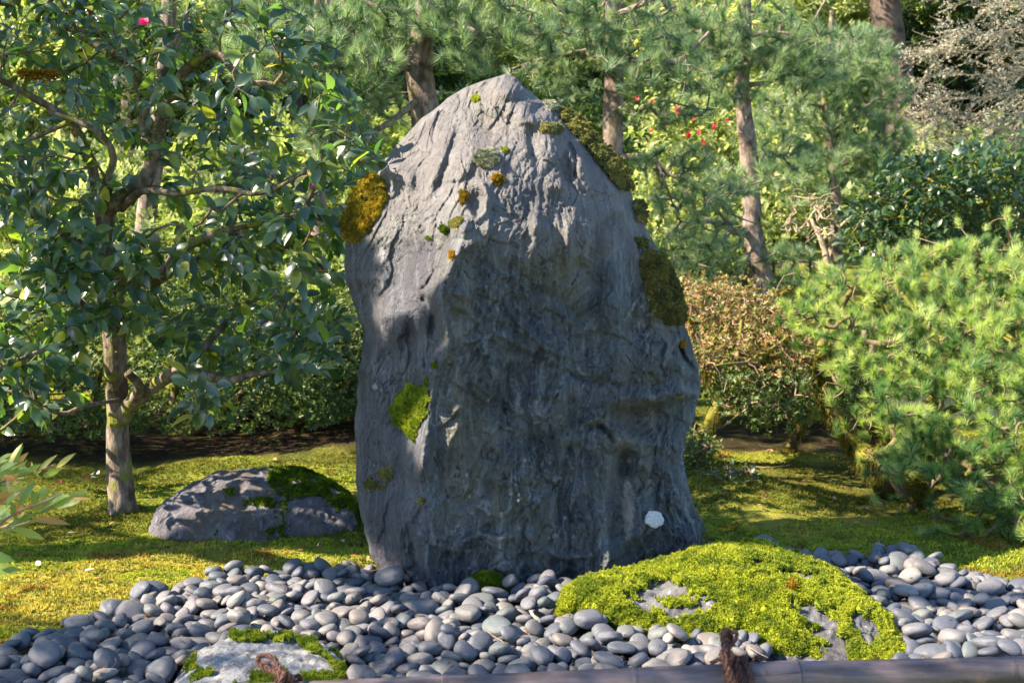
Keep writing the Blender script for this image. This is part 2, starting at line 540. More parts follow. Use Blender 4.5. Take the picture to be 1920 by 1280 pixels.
# ------------------------------------------------------------------ moss that grows on stones
def moss_mat(name, stops, trans=0.25):
    return foliage_mat(name, stops, trans, 0.85, 0.15, (1.5, 1.6, 0.6), (11.0, (0.50, 0.60, 0.7)))
MOSS_BRIGHT = moss_mat("bright_moss", [(0.0, (0.10, 0.15, 0.012)), (0.45, (0.27, 0.33, 0.022)), (0.8, (0.42, 0.45, 0.04)), (1.0, (0.46, 0.42, 0.09))])
MOSS_GREEN = moss_mat("green_moss", [(0.0, (0.05, 0.09, 0.008)), (0.5, (0.12, 0.19, 0.012)), (1.0, (0.24, 0.28, 0.02))])
MOSS_GOLD = moss_mat("golden_moss", [(0.0, (0.18, 0.10, 0.015)), (0.45, (0.40, 0.25, 0.03)), (0.8, (0.52, 0.38, 0.05)), (1.0, (0.34, 0.35, 0.03))])
MOSS_OLIVE = moss_mat("olive_moss", [(0.0, (0.08, 0.08, 0.03)), (0.5, (0.24, 0.23, 0.07)), (0.85, (0.42, 0.38, 0.16)), (1.0, (0.36, 0.25, 0.12))])
MOSS_ORANGE = moss_mat("orange_moss", [(0.0, (0.12, 0.05, 0.01)), (0.5, (0.38, 0.19, 0.02)), (1.0, (0.50, 0.36, 0.03))])
MOSS_CREAM = moss_mat("cream_lichen", [(0.0, (0.25, 0.24, 0.15)), (0.5, (0.45, 0.43, 0.30)), (1.0, (0.62, 0.60, 0.46))], 0.1)
MOSS_TAN = moss_mat("tan_moss", [(0.0, (0.14, 0.12, 0.04)), (0.5, (0.32, 0.29, 0.10)), (1.0, (0.48, 0.44, 0.22))], 0.1)

class Host:
    """a stone's surface grid, kept so that moss can be grown on it"""
    def __init__(self, P, wrap=False):
        self.P = P; self.n0, self.n1 = P.shape[:2]; self.wrap = wrap
        d0 = np.gradient(P, axis=0)
        if wrap:
            Q = np.concatenate([P[:, -1:], P, P[:, :1]], 1); d1 = np.gradient(Q, axis=1)[:, 1:-1]
        else: d1 = np.gradient(P, axis=1)
        N = np.cross(d1, d0); N /= np.linalg.norm(N, axis=2)[..., None] + 1e-12
        c = P.reshape(-1, 3).mean(0)
        if ((P - c) * N).sum(-1).mean() < 0: N = -N
        self.N = N
        self.px, self.py, _ = project(P)
    def faces(self):
        n0, n1 = self.n0, self.n1
        w = n1 if self.wrap else n1 - 1
        i = np.arange(n0 - 1)[:, None] * n1; j = np.arange(w)[None]; k = (j + 1) % n1
        return np.stack([i + j, i + k, i + n1 + k, i + n1 + j], -1).reshape(-1, 4)

def grow_moss(host, field, thick, parent, mat, rng, density=9000, length=0.011, width=0.006, name="moss_patch", label=None, lump=45.0, front=True, cap=60000):
    """field: 0..1 over the host grid (0 = no moss); a raised cushion plus thousands of leaflets"""
    P, N = host.P, host.N
    f = np.clip(field, 0, 1)
    lumps = np.full(f.shape, 0.75); nz_ = f > 0
    lumps[nz_] += 0.55 * fbm(P[nz_] * lump, 2)
    H = thick * np.sqrt(f) * lumps - 0.003
    Q = P + N * H[..., None] * (f[..., None] > 0)
    Fc = host.faces()
    fv = f.ravel()
    keep = (fv[Fc] > 0.001).sum(1) >= 4
    Fc = Fc[keep]
    if not len(Fc): return
    V = Q.reshape(-1, 3); Nn = N.reshape(-1, 3)
    used, inv = np.unique(Fc, return_inverse=True)
    Fq = inv.reshape(Fc.shape)
    Vq = V[used]
    A = V[Fc[:, 0]]; B = V[Fc[:, 1]]; D = V[Fc[:, 3]]
    area = np.linalg.norm(np.cross(B - A, D - A), axis=1)
    n = int(min(cap, area.sum() * density))
    pick = rng.choice(len(Fc), n, p=area / area.sum())
    u, v = rng.rand(n, 1), rng.rand(n, 1)
    S = A[pick] + u * (B[pick] - A[pick]) + v * (D[pick] - A[pick])
    SN = Nn[Fc[pick, 0]]
    if front:
        vis = (SN * (CAM - S)).sum(1) > -0.25 * np.linalg.norm(CAM - S, axis=1)
        S, SN = S[vis], SN[vis]
    SN = SN + np.array((0, 0, 0.35))
    bv, bf, br = blades(S, SN, 5, length, width, 0.55, rng)
    Vall = np.vstack([Vq, bv]); rn = np.concatenate([np.full(len(Vq), 0.15) , br])
    base = np.array(parent.matrix_basis.translation)
    me = raw_mesh(name, Vall - base, [Fq, bf + len(Vq)], mat, True, {'rnd': rn})
    o = link(name, me, parent)
    if label: o['label'] = label
    return o

# ------------------------------------------------------------------ stone materials
def stone_mat(name, base, dark, light, warm, scale=1.0, lichen=0.0, lich=(0.5, 0.5, 0.52), streak=False, bump=1.0):
    m = NT(name)
    p = m.pos()
    q = m.scalev(p, (1, 1, 0.28))
    a = m.noise(3.2 * scale, p, 6.0, 0.6, 0.8); b = m.noise(11 * scale, q, 6.0, 0.65, 1.2)
    c = m.noise(70 * scale, p, 5.0, 0.7); d = m.noise(260 * scale, p, 3.0, 0.7)
    col = m.mix(m.rng(a, 0.35, 0.62), dark, base)
    col = m.mix(m.rng(b, 0.48, 0.72, 0, 0.75), col, light)
    col = m.mix(m.rng(m.noise(2.1 * scale, m.scalev(p, (1.3, 1, 0.6)), 4.0), 0.47, 0.66, 0, 0.8), col, warm)
    if streak:
        s = m.noise(9.0, m.scalev(p, (1, 1, 0.07)), 4.0, 0.6, 0.4)
        col = m.mix(m.rng(s, 0.48, 0.64, 0, 0.8), col, dark)
        w = m.n('TexWave', {'Scale': 5.0, 'Distortion': 14.0, 'Detail': 5.0, 'Detail Scale': 1.6, 'Vector': m.scalev(p, (1, 1, 0.45))}).outputs['Fac']
        col = m.mix(m.rng(w, 0.86, 1.0, 0, 0.28), col, light)
        for sc_, th_, am_, vec_ in ((2.6, 0.012, 0.75, (1, 1, 0.55)), (6.5, 0.014, 0.5, (1, 1, 0.4)), (15.0, 0.02, 0.35, (1, 1, 0.7))):
            vn = m.noise(sc_, m.scalev(p, vec_), 5.0, 0.62, 0.5)
            vf = m.math('MULTIPLY', m.rng(m.math('ABSOLUTE', m.math('SUBTRACT', vn, 0.5)), th_, 0.0, 0, am_), m.rng(m.noise(sc_ * 0.9, p, 2.0), 0.48, 0.6))
            col = m.mix(vf, col, (0.23, 0.255, 0.27))
        vo = m.n('TexVoronoi', {'Scale': 26.0, 'Vector': p}).outputs['Distance']
        sp = m.math('MULTIPLY', m.rng(vo, 0.10, 0.05), m.rng(m.noise(4.0, p, 2.0), 0.50, 0.58))
        col = m.mix(m.math('MULTIPLY', sp, 0.55), col, (0.42, 0.43, 0.44))
    col = m.mix(m.rng(c, 0.40, 0.75, 0, 0.45), col, m.mix(1.0, col, (1.75, 1.7, 1.65), 'MULTIPLY'))
    col = m.mix(m.rng(d, 0.55, 0.72, 0, 0.5), col, m.mix(1.0, col, (0.5, 0.5, 0.5), 'MULTIPLY'))
    if lichen:
        l = m.noise(10 * scale, p, 7.0, 0.75)
        col = m.mix(m.rng(l, 0.62 - 0.25 * lichen, 0.68 - 0.25 * lichen, 0, 0.9), col, m.mix(c, tuple(x * 0.6 for x in lich), lich))
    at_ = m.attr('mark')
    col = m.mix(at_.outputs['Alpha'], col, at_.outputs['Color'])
    h = m.math('ADD', m.math('MULTIPLY', b, 0.9), m.math('ADD', m.math('MULTIPLY', c, 0.55), m.math('MULTIPLY', d, 0.18)))
    if streak:
        cr = m.n('TexVoronoi', {'Scale': 9.0, 'Vector': m.n('VectorMath', {0: m.scalev(p, (1, 1, 0.5)), 1: m.scalev(m.n('TexNoise', {'Scale': 5.0, 'Detail': 4.0}).outputs['Color'], (0.25, 0.25, 0.25))}, operation='ADD').outputs[0]}, feature='DISTANCE_TO_EDGE').outputs['Distance']
        h = m.math('ADD', h, m.math('MULTIPLY', m.rng(cr, 0.0, 0.03), 0.22))
    nrm = m.bump(h, 0.75 * bump, 0.014)
    return m.fin(col, m.rng(b, 0.3, 0.7, 0.5, 0.8), nrm, 0.38)

# ------------------------------------------------------------------ the standing stone
LEFT = [(948, 139), (905, 152), (870, 165), (838, 185), (815, 205), (790, 222), (772, 243), (745, 270), (722, 298), (703, 322), (690, 345), (676, 375), (664, 410), (655, 435), (648, 460), (645, 500), (650, 530), (659, 560), (671, 592),
        (681, 625), (680, 650), (672, 700), (668, 755), (664, 800), (668, 850), (668, 900), (673, 950), (684, 1000), (696, 1040), (716, 1080), (735, 1108), (748, 1124), (752, 1180)]
RIGHT = [(948, 139), (967, 146), (985, 165), (1010, 186), (1040, 203), (1070, 228), (1105, 265), (1130, 295), (1155, 325), (1178, 352), (1192, 385), (1213, 430), (1232, 465), (1252, 500), (1270, 550), (1281, 600), (1298, 650), (1311, 690),
         (1313, 730), (1303, 780), (1287, 820), (1281, 860), (1288, 900), (1300, 945), (1320, 980), (1327, 1015), (1323, 1045), (1300, 1075), (1270, 1100), (1255, 1124), (1250, 1180)]
NR, NCF, NCB = 440, 400, 60
t = np.linspace(0, 1, NR)
PYR = 139.5 + (1180 - 139.5) * (0.55 * t + 0.45 * t ** 1.6)
PYR = PYR[::-1].copy()
def ext(tab, y):
    tab = np.array(tab, float)
    return np.interp(y, tab[:, 1], tab[:, 0])
wob = np.array([np.zeros(NR), PYR, np.zeros(NR)]).T
xl = ext(LEFT, PYR) + 2.6 * fbm(wob * 0.035, 3) * sstep(139, 200, PYR)
xr = ext(RIGHT, PYR) + 2.6 * fbm(wob * 0.035 + 50, 3) * sstep(139, 200, PYR)
u = np.linspace(0, 1, NCF)
u = 0.5 - 0.5 * np.cos(math.pi * (0.06 + 0.88 * u)); u = (u - u[0]) / (u[-1] - u[0])
PX = xl[:, None] + (xr - xl)[:, None] * u[None]; PY = np.repeat(PYR[:, None], NCF, 1)
ridge_x = np.interp(PYR, [140, 200, 300, 380, 430, 470, 520, 560, 600, 650, 700, 760, 820, 900, 1000, 1110, 1180], [948, 925, 900, 890, 872, 862, 838, 828, 838, 836, 816, 806, 797, 792, 800, 812, 815])
ridge_y = np.interp(PYR, [140, 170, 230, 300, 380, 430, 480, 600, 800, 1000, 1110, 1180], [5.42, 5.30, 5.14, 4.98, 4.86, 4.80, 4.785, 4.81, 4.86, 4.93, 4.965, 4.98])
edgeL = np.interp(PYR, [140, 300, 500, 900, 1180], [5.46, 5.36, 5.32, 5.28, 5.25]); edgeR = edgeL - 0.02
RXc = ridge_x[:, None]
wl = np.clip((PX - xl[:, None]) / np.maximum(RXc - xl[:, None], 1), 0, 1)
wr = np.clip((PX - RXc) / np.maximum(xr[:, None] - RXc, 1), 0, 1)
left_prof = 1 - (1 - wl) ** 1.0 * 0.86 - 0.14 * (1 - np.sqrt(np.clip(1 - (1 - wl) ** 2, 0, 1)))
lower = sstep(380, 620, PYR)[:, None]
lin = 0.22 + 0.38 * lower
right_prof = 1 - (lin * wr + (1 - lin) * wr ** (3.4))
Y = np.where(PX < RXc, edgeL[:, None] + (ridge_y - edgeL)[:, None] * left_prof, edgeR[:, None] + (ridge_y - edgeR)[:, None] * right_prof)
# sculpted features: positive = towards the camera
D = np.zeros_like(Y)
def ridge(line, w, a, sharp=2.0):
    global D
    d, _ = line_sd(PX, PY, line, w * 3); D += a * np.exp(-(d / w) ** sharp)
def step_(line, w, a):
    """a ledge: one side stands out"""
    global D
    d, s = line_sd(PX, PY, line, w * 6); D += a * np.exp(-(d / (w * 2.2)) ** 2) * np.where(s > 0, 1, -0.3) * (1 - np.exp(-(d / 2.5) ** 2))
def blob(x, y, rx, ry, a, rot=0.0):
    global D
    c, s = math.cos(rot), math.sin(rot); dx, dy = PX - x, PY - y
    D += a * np.exp(-(((c * dx + s * dy) / rx) ** 2 + ((-s * dx + c * dy) / ry) ** 2) ** 1.4)
blob(925, 238, 38, 34, -0.055); blob(985, 215, 30, 22, 0.035, 0.6); blob(955, 172, 26, 16, 0.03); blob(1012, 205, 14, 10, -0.02)
blob(1030, 250, 22, 45, 0.03, -0.3); blob(1000, 280, 10, 36, -0.02, -0.2); blob(1085, 300, 16, 40, 0.035, -0.35); blob(1062, 322, 9, 30, -0.02, -0.2)
blob(1045, 345, 22, 16, 0.02); blob(870, 300, 20, 60, 0.02, 0.35); blob(845, 290, 9, 55, -0.018, 0.35); blob(820, 300, 14, 60, 0.02, 0.3)
blob(785, 355, 17, 33, -0.022); blob(785, 355, 26, 42, 0.012); blob(750, 330, 40, 22, 0.03, 0.5); blob(840, 400, 40, 45, 0.015)
blob(893, 385, 18, 26, -0.035); ridge([(875, 388), (892, 412), (906, 400), (914, 370), (905, 345)], 6, 0.02)
blob(1005, 420, 10, 24, 0.035); blob(1066, 438, 9, 20, 0.03); blob(1064, 470, 12, 22, 0.032); blob(1085, 500, 16, 16, -0.025)
ridge([(868, 425), (884, 452), (852, 478), (838, 520), (826, 560), (834, 592), (846, 640), (822, 682), (812, 720), (804, 765), (798, 820), (790, 885)], 13, 0.028)
ridge([(905, 455), (880, 500), (862, 540), (880, 580)], 10, 0.012); ridge([(815, 600), (810, 640), (800, 690)], 8, -0.02)
blob(735, 600, 34, 44, 0.045, -0.2); blob(770, 640, 22, 34, -0.03); blob(745, 500, 30, 60, -0.03); blob(700, 700, 26, 90, 0.02)
blob(765, 765, 42, 60, -0.045); blob(775, 860, 30, 34, 0.02); blob(725, 900, 40, 34, -0.025); blob(760, 985, 22, 60, 0.03, -0.1)
ridge([(795, 560), (812, 590), (806, 630)], 7, -0.018)
ridge([(868, 640), (898, 638), (906, 662), (921, 668), (905, 700), (888, 712), (905, 730), (922, 742)], 4.5, 0.011)
ridge([(873, 648), (895, 650), (897, 672), (884, 690)], 4, -0.009)
ridge([(932, 668), (944, 690), (940, 740), (930, 782), (945, 800), (968, 806)], 5, 0.014); ridge([(950, 690), (951, 740), (941, 785)], 5, -0.012)
for k, (dy, am) in enumerate(((0, 0.016), (14, -0.012), (26, 0.014), (40, -0.010), (52, 0.011))):
    ridge([(850, 548 + dy), (880, 556 + dy * 1.1), (910, 590 + dy), (960, 605 + dy * 1.3), (1010, 646 + dy * .6), (1070, 672 + dy * .8), (1120, 708 + dy * .3), (1170, 716 + dy * .4)], 6.5 + 2 * (k % 2), am * 0.42)
step_([(872, 745), (866, 800), (846, 830), (841, 872)], 6, 0.012)
blob(1010, 705, 40, 30, -0.028); blob(1010, 712, 24, 18, 0.016); ridge([(985, 680), (978, 712), (1000, 738), (1035, 742), (1060, 722)], 5, 0.012)
ridge([(1060, 700), (1110, 716), (1160, 722)], 6, -0.012)
blob(1050, 740, 20, 60, 0.02); ridge([(1052, 730), (1040, 790), (1052, 850), (1045, 900), (1000, 945)], 6, 0.012)
step_([(1045, 870), (1052, 905), (1020, 935), (990, 952)], 7, -0.014)
ridge([(1098, 800), (1118, 793), (1142, 812), (1150, 826)], 4, -0.022); ridge([(1100, 792), (1125, 786), (1150, 805)], 5, 0.014)
blob(1165, 820, 26, 24, 0.035); blob(1172, 868, 16, 26, -0.04); blob(1160, 960, 16, 80, -0.025); blob(1220, 860, 34, 46, 0.02)
blob(1225, 745, 70, 16, 0.05, -0.15); blob(1215, 790, 60, 24, -0.04, -0.1); blob(1150, 640, 26, 130, 0.03); blob(1110, 560, 20, 90, -0.02)
blob(1195, 560, 22, 120, -0.02); blob(1240, 680, 26, 50, 0.03); ridge([(1215, 700), (1232, 712), (1245, 704), (1240, 690), (1226, 692)], 4, -0.008)
ridge([(1276, 650), (1284, 672), (1300, 690), (1312, 706)], 4.5, -0.035); ridge([(1300, 745), (1296, 780), (1288, 800)], 5, -0.02)
ridge([(1068, 270), (1080, 300), (1078, 330)], 4, -0.02); ridge([(960, 500), (1000, 540), (1050, 560), (1090, 600)], 12, -0.014)
ridge([(850, 1110), (845, 1050), (868, 1015), (900, 1000), (930, 1012), (960, 1004)], 7, 0.018); blob(900, 1060, 40, 40, 0.02)
ridge([(990, 1000), (1020, 1035), (1060, 1045), (1110, 1040)], 6, 0.014); ridge([(1000, 1015), (1040, 1050), (1080, 1060)], 5, -0.014)
ridge([(745, 990), (752, 1040), (775, 1100)], 9, 0.02); ridge([(765, 985), (775, 1040), (800, 1105)], 6, -0.015); ridge([(790, 1000), (800, 1060), (826, 1110)], 8, 0.018)
blob(1150, 1060, 50, 40, 0.03); blob(1220, 1010, 40, 40, 0.02); blob(1290, 1010, 24, 30, 0.02); blob(970, 880, 30, 60, 0.015); blob(1100, 950, 30, 60, 0.018)
blob(860, 560, 20, 20, 0.02); blob(930, 540, 24, 20, 0.016); ridge([(905, 500), (930, 520), (960, 515), (985, 540)], 6, 0.012)
# rolling folds and pitted relief from warped noise
q = np.stack([PX / 100., PY / 100., np.zeros_like(PX)], -1)
warp = np.stack([fbm(q * 1.1 + 5, 3), fbm(q * 1.1 + 25, 3), np.zeros_like(PX)], -1)
fade = sstep(0, 0.05, u)[None] * sstep(1, 0.95, u)[None]
frontal = sstep(0.0, 0.12, wr) * lower
D *= 1.75
_D0 = D.copy()
D += (0.030 * fbm(q * 0.9 + 40, 2)) 
D += (0.012 * ridged(q * (1.5, 0.9, 1) + warp * 0.9, 2) - 0.008) * (0.5 + 0.6 * frontal)
for n_b, (fx, fy, wp, am, off) in enumerate(((1.55, 0.50, 0.62, 0.017, 0.0), (-0.7, 1.25, 0.55, 0.013, 31.0), (2.6, 1.0, 1.1, 0.013, 57.0), (4.2, 0.6, 1.6, 0.008, 91.0))):   # broken bedding: gentle rise, sharp drop
    s_ = q[..., 0] * fx + q[..., 1] * fy + wp * fbm(q * (0.8, 0.8, 1) + off, 2) + 0.05 * fbm(q * 5 + off, 2)
    fr = s_ - np.floor(s_)
    D += am * (fr - sstep(0.90, 1.0, fr)) * sstep(-0.15, 0.25, fbm(q * (0.9, 0.7, 1) + off + 11, 2))
s_ = q[..., 0] * 7.5 + q[..., 1] * 3.0 + 1.3 * warp[..., 0] + 0.3 * fbm(q * 6, 2); fr = s_ - np.floor(s_)
D += 0.0055 * (fr - sstep(0.8, 1.0, fr)) * sstep(0.0, 0.35, fbm(q * 1.3 + 140, 2))
fold = np.sin((q[..., 0] * 1.2 + q[..., 1] * 2.2) * 3.2 + warp[..., 0] * 9 + warp[..., 1] * 5)
patchy = sstep(-0.1, 0.45, fbm(q * 0.75 + 77, 2))
D += 0.0040 * fold * patchy * (0.25 + 0.75 * frontal)
D += 0.0050 * ridged(q * (6, 3.4, 1) + warp * 1.5, 3) * (0.4 + 0.6 * sstep(-0.2, 0.4, fbm(q * 1.3 + 9, 2)))
D += 0.0044 * fbm(q * (16, 11, 1) + warp * 1.5, 3)
_cr = np.abs(fbm(q * (1.6, 1.0, 1) + warp * 0.8 + 61, 3))          # thin cracks and seams
D -= 0.011 * np.exp(-(_cr / 0.022) ** 2) * sstep(-0.3, 0.3, fbm(q * 1.1 + 88, 2))
D = _D0 + (D - _D0) * (1.0 + 0.45 * frontal)
Y = Y - D * fade
front = at(PX, PY, Y)
# back half: rounded behind the same outline
bL, bR = front[:, 0], front[:, -1]
v = np.linspace(0, 1, NCB + 2)[1:-1]
back = bR[:, None] * (1 - v)[None, :, None] + bL[:, None] * v[None, :, None]
wid = np.linalg.norm(bR - bL, axis=1)
back[..., 1] += (np.minimum(0.42, wid * 0.42))[:, None] * np.sin(math.pi * v)[None] ** 0.6
back += 0.03 * fbm(back * 4, 3)[..., None] * (0, 1, 0)
RP = np.concatenate([front, back], 1)
HOST = Host(RP, wrap=True)
base = np.array((0.0, 5.12, -0.06))
stone = thing("standing_stone", base, "tall upright blue-grey garden stone with moss cushions standing on the pebble bed", "standing stone")
Fc = HOST.faces(); V = RP.reshape(-1, 3)
top_c = len(V); V = np.vstack([V, RP[-1].mean(0) + (0, 0, 0.002), RP[0].mean(0)])
j = np.arange(HOST.n1); k = (j + 1) % HOST.n1; o_ = (NR - 1) * HOST.n1
capf = np.vstack([np.stack([np.full(len(j), top_c), o_ + j, o_ + k], -1), np.stack([np.full(len(j), top_c + 1), k, j], -1)])
# stains and lichen with shapes of their own
mark = np.zeros((len(V), 4), np.float32)
mx, my = HOST.px.ravel(), HOST.py.ravel()
front_mask = (np.arange(HOST.n1) < NCF)[None].repeat(NR, 0).ravel()
nz = fbm(RP.reshape(-1, 3) * 60, 3); nzb = fbm(RP.reshape(-1, 3) * (14, 14, 6), 4)
def paint(polys, col, alpha, soft=4.0, noise=3.0):
    for poly in polys:
        d_ = poly_sd(mx, my, poly) + nz * noise
        w_ = sstep(-soft, soft, d_) * alpha * front_mask
        n = len(mx)
        mark[:n, :3] = mark[:n, :3] * (1 - w_[:, None]) + np.array(col) * w_[:, None]
        mark[:n, 3] = np.maximum(mark[:n, 3], w_)
# weathered faces: purple brown left, green grey right; the sunlit top is painted paler
n_ = len(mx)
wlit_top = front_mask * sstep(560, 330, my + 40 * nzb) * 0.6
wleft = front_mask * sstep(20, -20, mx - np.interp(my, PYR[::-1], ridge_x[::-1]) + 10 * nzb) * sstep(420, 480, my) * 0.5
wgreen = front_mask * sstep(-10, 30, mx - np.interp(my, PYR[::-1], ridge_x[::-1])) * sstep(430, 560, my) * sstep(-0.6, 0.5, nzb) * 0.35
mark[:n_, :3] = (0.074, 0.092, 0.090)
mark[:n_, 3] = wgreen
mark[:n_, :3] = np.where((wleft > wgreen)[:, None], np.array((0.074, 0.070, 0.090)), mark[:n_, :3]); mark[:n_, 3] = np.maximum(mark[:n_, 3], wleft)
mark[:n_, :3] = np.where((wlit_top > np.maximum(wleft, wgreen))[:, None], np.array((0.165, 0.152, 0.150)), mark[:n_, :3]); mark[:n_, 3] = np.maximum(mark[:n_, 3], wlit_top)
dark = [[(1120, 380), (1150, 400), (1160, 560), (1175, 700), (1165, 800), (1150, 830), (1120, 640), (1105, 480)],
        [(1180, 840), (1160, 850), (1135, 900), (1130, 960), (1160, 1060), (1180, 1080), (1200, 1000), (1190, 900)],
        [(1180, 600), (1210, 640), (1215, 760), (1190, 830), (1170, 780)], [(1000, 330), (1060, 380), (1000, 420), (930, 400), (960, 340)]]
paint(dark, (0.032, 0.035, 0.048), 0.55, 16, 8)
paint([[(1172, 892), (1182, 900), (1190, 925), (1188, 975), (1182, 1010), (1174, 1012), (1168, 985), (1166, 940)]], (0.30, 0.27, 0.25), 0.8, 3, 5)
paint([ellipse(717, 478, 6, 16), ellipse(723, 515, 5, 9), ellipse(720, 535, 4, 5)], (0.34, 0.34, 0.36), 0.75, 3, 5)
paint([[(845, 450), (868, 438), (884, 445), (878, 462), (850, 468)]], (0.30, 0.30, 0.33), 0.4, 6, 8)
rs = np.random.RandomState(5)
dots = [ellipse(1134, 973, 3, 3), ellipse(1133, 986, 3, 3), ellipse(984, 862, 4, 4), ellipse(1031, 867, 3, 3), ellipse(940, 965, 5, 7), ellipse(1059, 970, 4, 4), ellipse(958, 925, 4, 4), ellipse(880, 930, 4, 5),
        ellipse(1030, 1008, 3, 3), ellipse(1180, 862, 5, 7), ellipse(703, 725, 5, 6), ellipse(875, 890, 3, 4), ellipse(974, 990, 3, 3)]
for _ in range(80):
    dots.append(ellipse(rs.uniform(700, 1290), rs.uniform(640, 1090), *([rs.uniform(1.2, 2.6)] * 2), n=6))
paint(dots, (0.34, 0.36, 0.37), 0.8, 1.2, 0.5)
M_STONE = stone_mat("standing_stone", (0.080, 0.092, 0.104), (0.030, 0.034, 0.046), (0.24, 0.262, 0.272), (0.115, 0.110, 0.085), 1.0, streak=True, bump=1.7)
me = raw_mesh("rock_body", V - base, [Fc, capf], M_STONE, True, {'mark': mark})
link("rock_body", me, stone)

rng = np.random.RandomState(11)
N30 = fbm(HOST.P * 30, 3); N90 = fbm(HOST.P * 75, 2)
def on_stone(poly, thick, mat, density=16000, length=0.010, width=0.0045, label=None, noise=3.5, name="moss_patch"):
    d_ = poly_sd(HOST.px, HOST.py, poly) + noise * N30
    fr = (np.arange(HOST.n1) < NCF + 8)[None]
    core = poly_sd(HOST.px, HOST.py, poly)
    specks = (core > -13) & (core < 3) & (N90 > 0.42 + 0.035 * -core)
    d_ = np.where(specks, np.maximum(d_, 1.5), d_)
    dm = max(4.0, d_[:, :NCF].max() * 0.8)
    f = np.clip(d_ / dm, 0, 1) * fr
    if (f > 0).sum() < 8: return
    return grow_moss(HOST, f, thick, stone, mat, rng, density * 2.2, length * 0.9, min(width, 0.0045), name, label, 70.0)
on_stone([(704, 322), (724, 345), (728, 372), (715, 402), (700, 425), (683, 445), (668, 458), (645, 450), (640, 420), (655, 370), (675, 340)], 0.062, MOSS_GOLD, 30000, 0.012, 0.006, "golden brown moss cushion on the upper left edge")
on_stone([(722, 290), (722, 310), (704, 322), (696, 318), (705, 300)], 0.02, MOSS_TAN, 20000)
on_stone([(742, 745), (768, 720), (800, 722), (810, 745), (803, 778), (790, 800), (778, 832), (765, 818), (742, 798), (732, 770)], 0.055, MOSS_BRIGHT, 30000, 0.012, 0.006, "bright yellow-green moss cushion on the left face", 4)
on_stone([(1040, 190), (1070, 205), (1100, 245), (1140, 290), (1172, 325), (1188, 360), (1160, 356), (1130, 322), (1102, 285), (1072, 250), (1050, 222)], 0.055, MOSS_OLIVE, 26000, 0.012, 0.006, "long olive moss strip along the upper right edge")
on_stone([(1010, 183), (1040, 186), (1068, 205), (1060, 216), (1030, 208)], 0.028, MOSS_CREAM, 26000, 0.011, 0.005, "pale cream lichen tuft")
on_stone([(1184, 376), (1205, 380), (1220, 410), (1214, 428), (1196, 416), (1186, 396)], 0.05, MOSS_OLIVE, 26000)
on_stone([(1188, 445), (1215, 448), (1216, 466), (1196, 466)], 0.02, MOSS_OLIVE, 20000)
on_stone([(1196, 482), (1215, 468), (1245, 478), (1262, 505), (1280, 545), (1290, 600), (1272, 612), (1250, 608), (1222, 588), (1210, 555), (1200, 520)], 0.05, MOSS_OLIVE, 30000, 0.013, 0.006, "dark olive moss cushion on the right edge")
on_stone(ellipse(912, 299, 25, 17, rot=-0.1), 0.035, MOSS_CREAM, 30000, 0.012, 0.005, "pale cream lichen tuft in the middle of the top")
on_stone(ellipse(1034, 243, 22, 10, rot=0.1), 0.025, MOSS_TAN, 30000, 0.010, 0.005)
on_stone(ellipse(933, 338, 14, 12), 0.018, MOSS_ORANGE, 30000, label="small orange moss tuft", noise=5)
on_stone(ellipse(870, 371, 9, 14, rot=0.3), 0.018, MOSS_ORANGE, 30000, label="small orange moss tuft", noise=5)
on_stone(ellipse(892, 186, 10, 7), 0.015, MOSS_BRIGHT, 30000, noise=2)
on_stone(ellipse(947, 283, 7, 6), 0.012, MOSS_BRIGHT, 30000, noise=2)
on_stone(ellipse(855, 418, 15, 9, rot=-0.5), 0.02, MOSS_OLIVE, 30000)
on_stone(ellipse(835, 430, 10, 9), 0.022, MOSS_GREEN, 30000)
on_stone(ellipse(848, 480, 5, 11), 0.012, MOSS_ORANGE, 30000)
on_stone(ellipse(804, 447, 6, 5), 0.010, MOSS_GREEN, 30000, noise=1.5)
on_stone(ellipse(726, 887, 15, 15, rot=0.3), 0.026, MOSS_OLIVE, 26000)
on_stone(ellipse(696, 907, 13, 12), 0.024, MOSS_OLIVE, 26000)
on_stone(ellipse(715, 913, 12, 6), 0.014, MOSS_OLIVE, 22000)
on_stone(ellipse(790, 938, 12, 6, rot=0.7), 0.010, MOSS_OLIVE, 22000)
on_stone(ellipse(816, 684, 8, 5, rot=-0.6), 0.012, MOSS_GREEN, 26000, noise=1.5)
on_stone(ellipse(801, 714, 4, 11), 0.012, MOSS_GREEN, 26000, noise=1.5)
on_stone(ellipse(1220, 698, 7, 4), 0.008, MOSS_OLIVE, 26000, noise=1)
on_stone(ellipse(1272, 743, 9, 6), 0.010, MOSS_TAN, 22000, noise=2)
on_stone(ellipse(1322, 1010, 7, 16), 0.012, MOSS_OLIVE, 22000, noise=2)
on_stone([(1276, 635), (1288, 640), (1285, 655), (1276, 652)], 0.012, MOSS_ORANGE, 22000, noise=3)
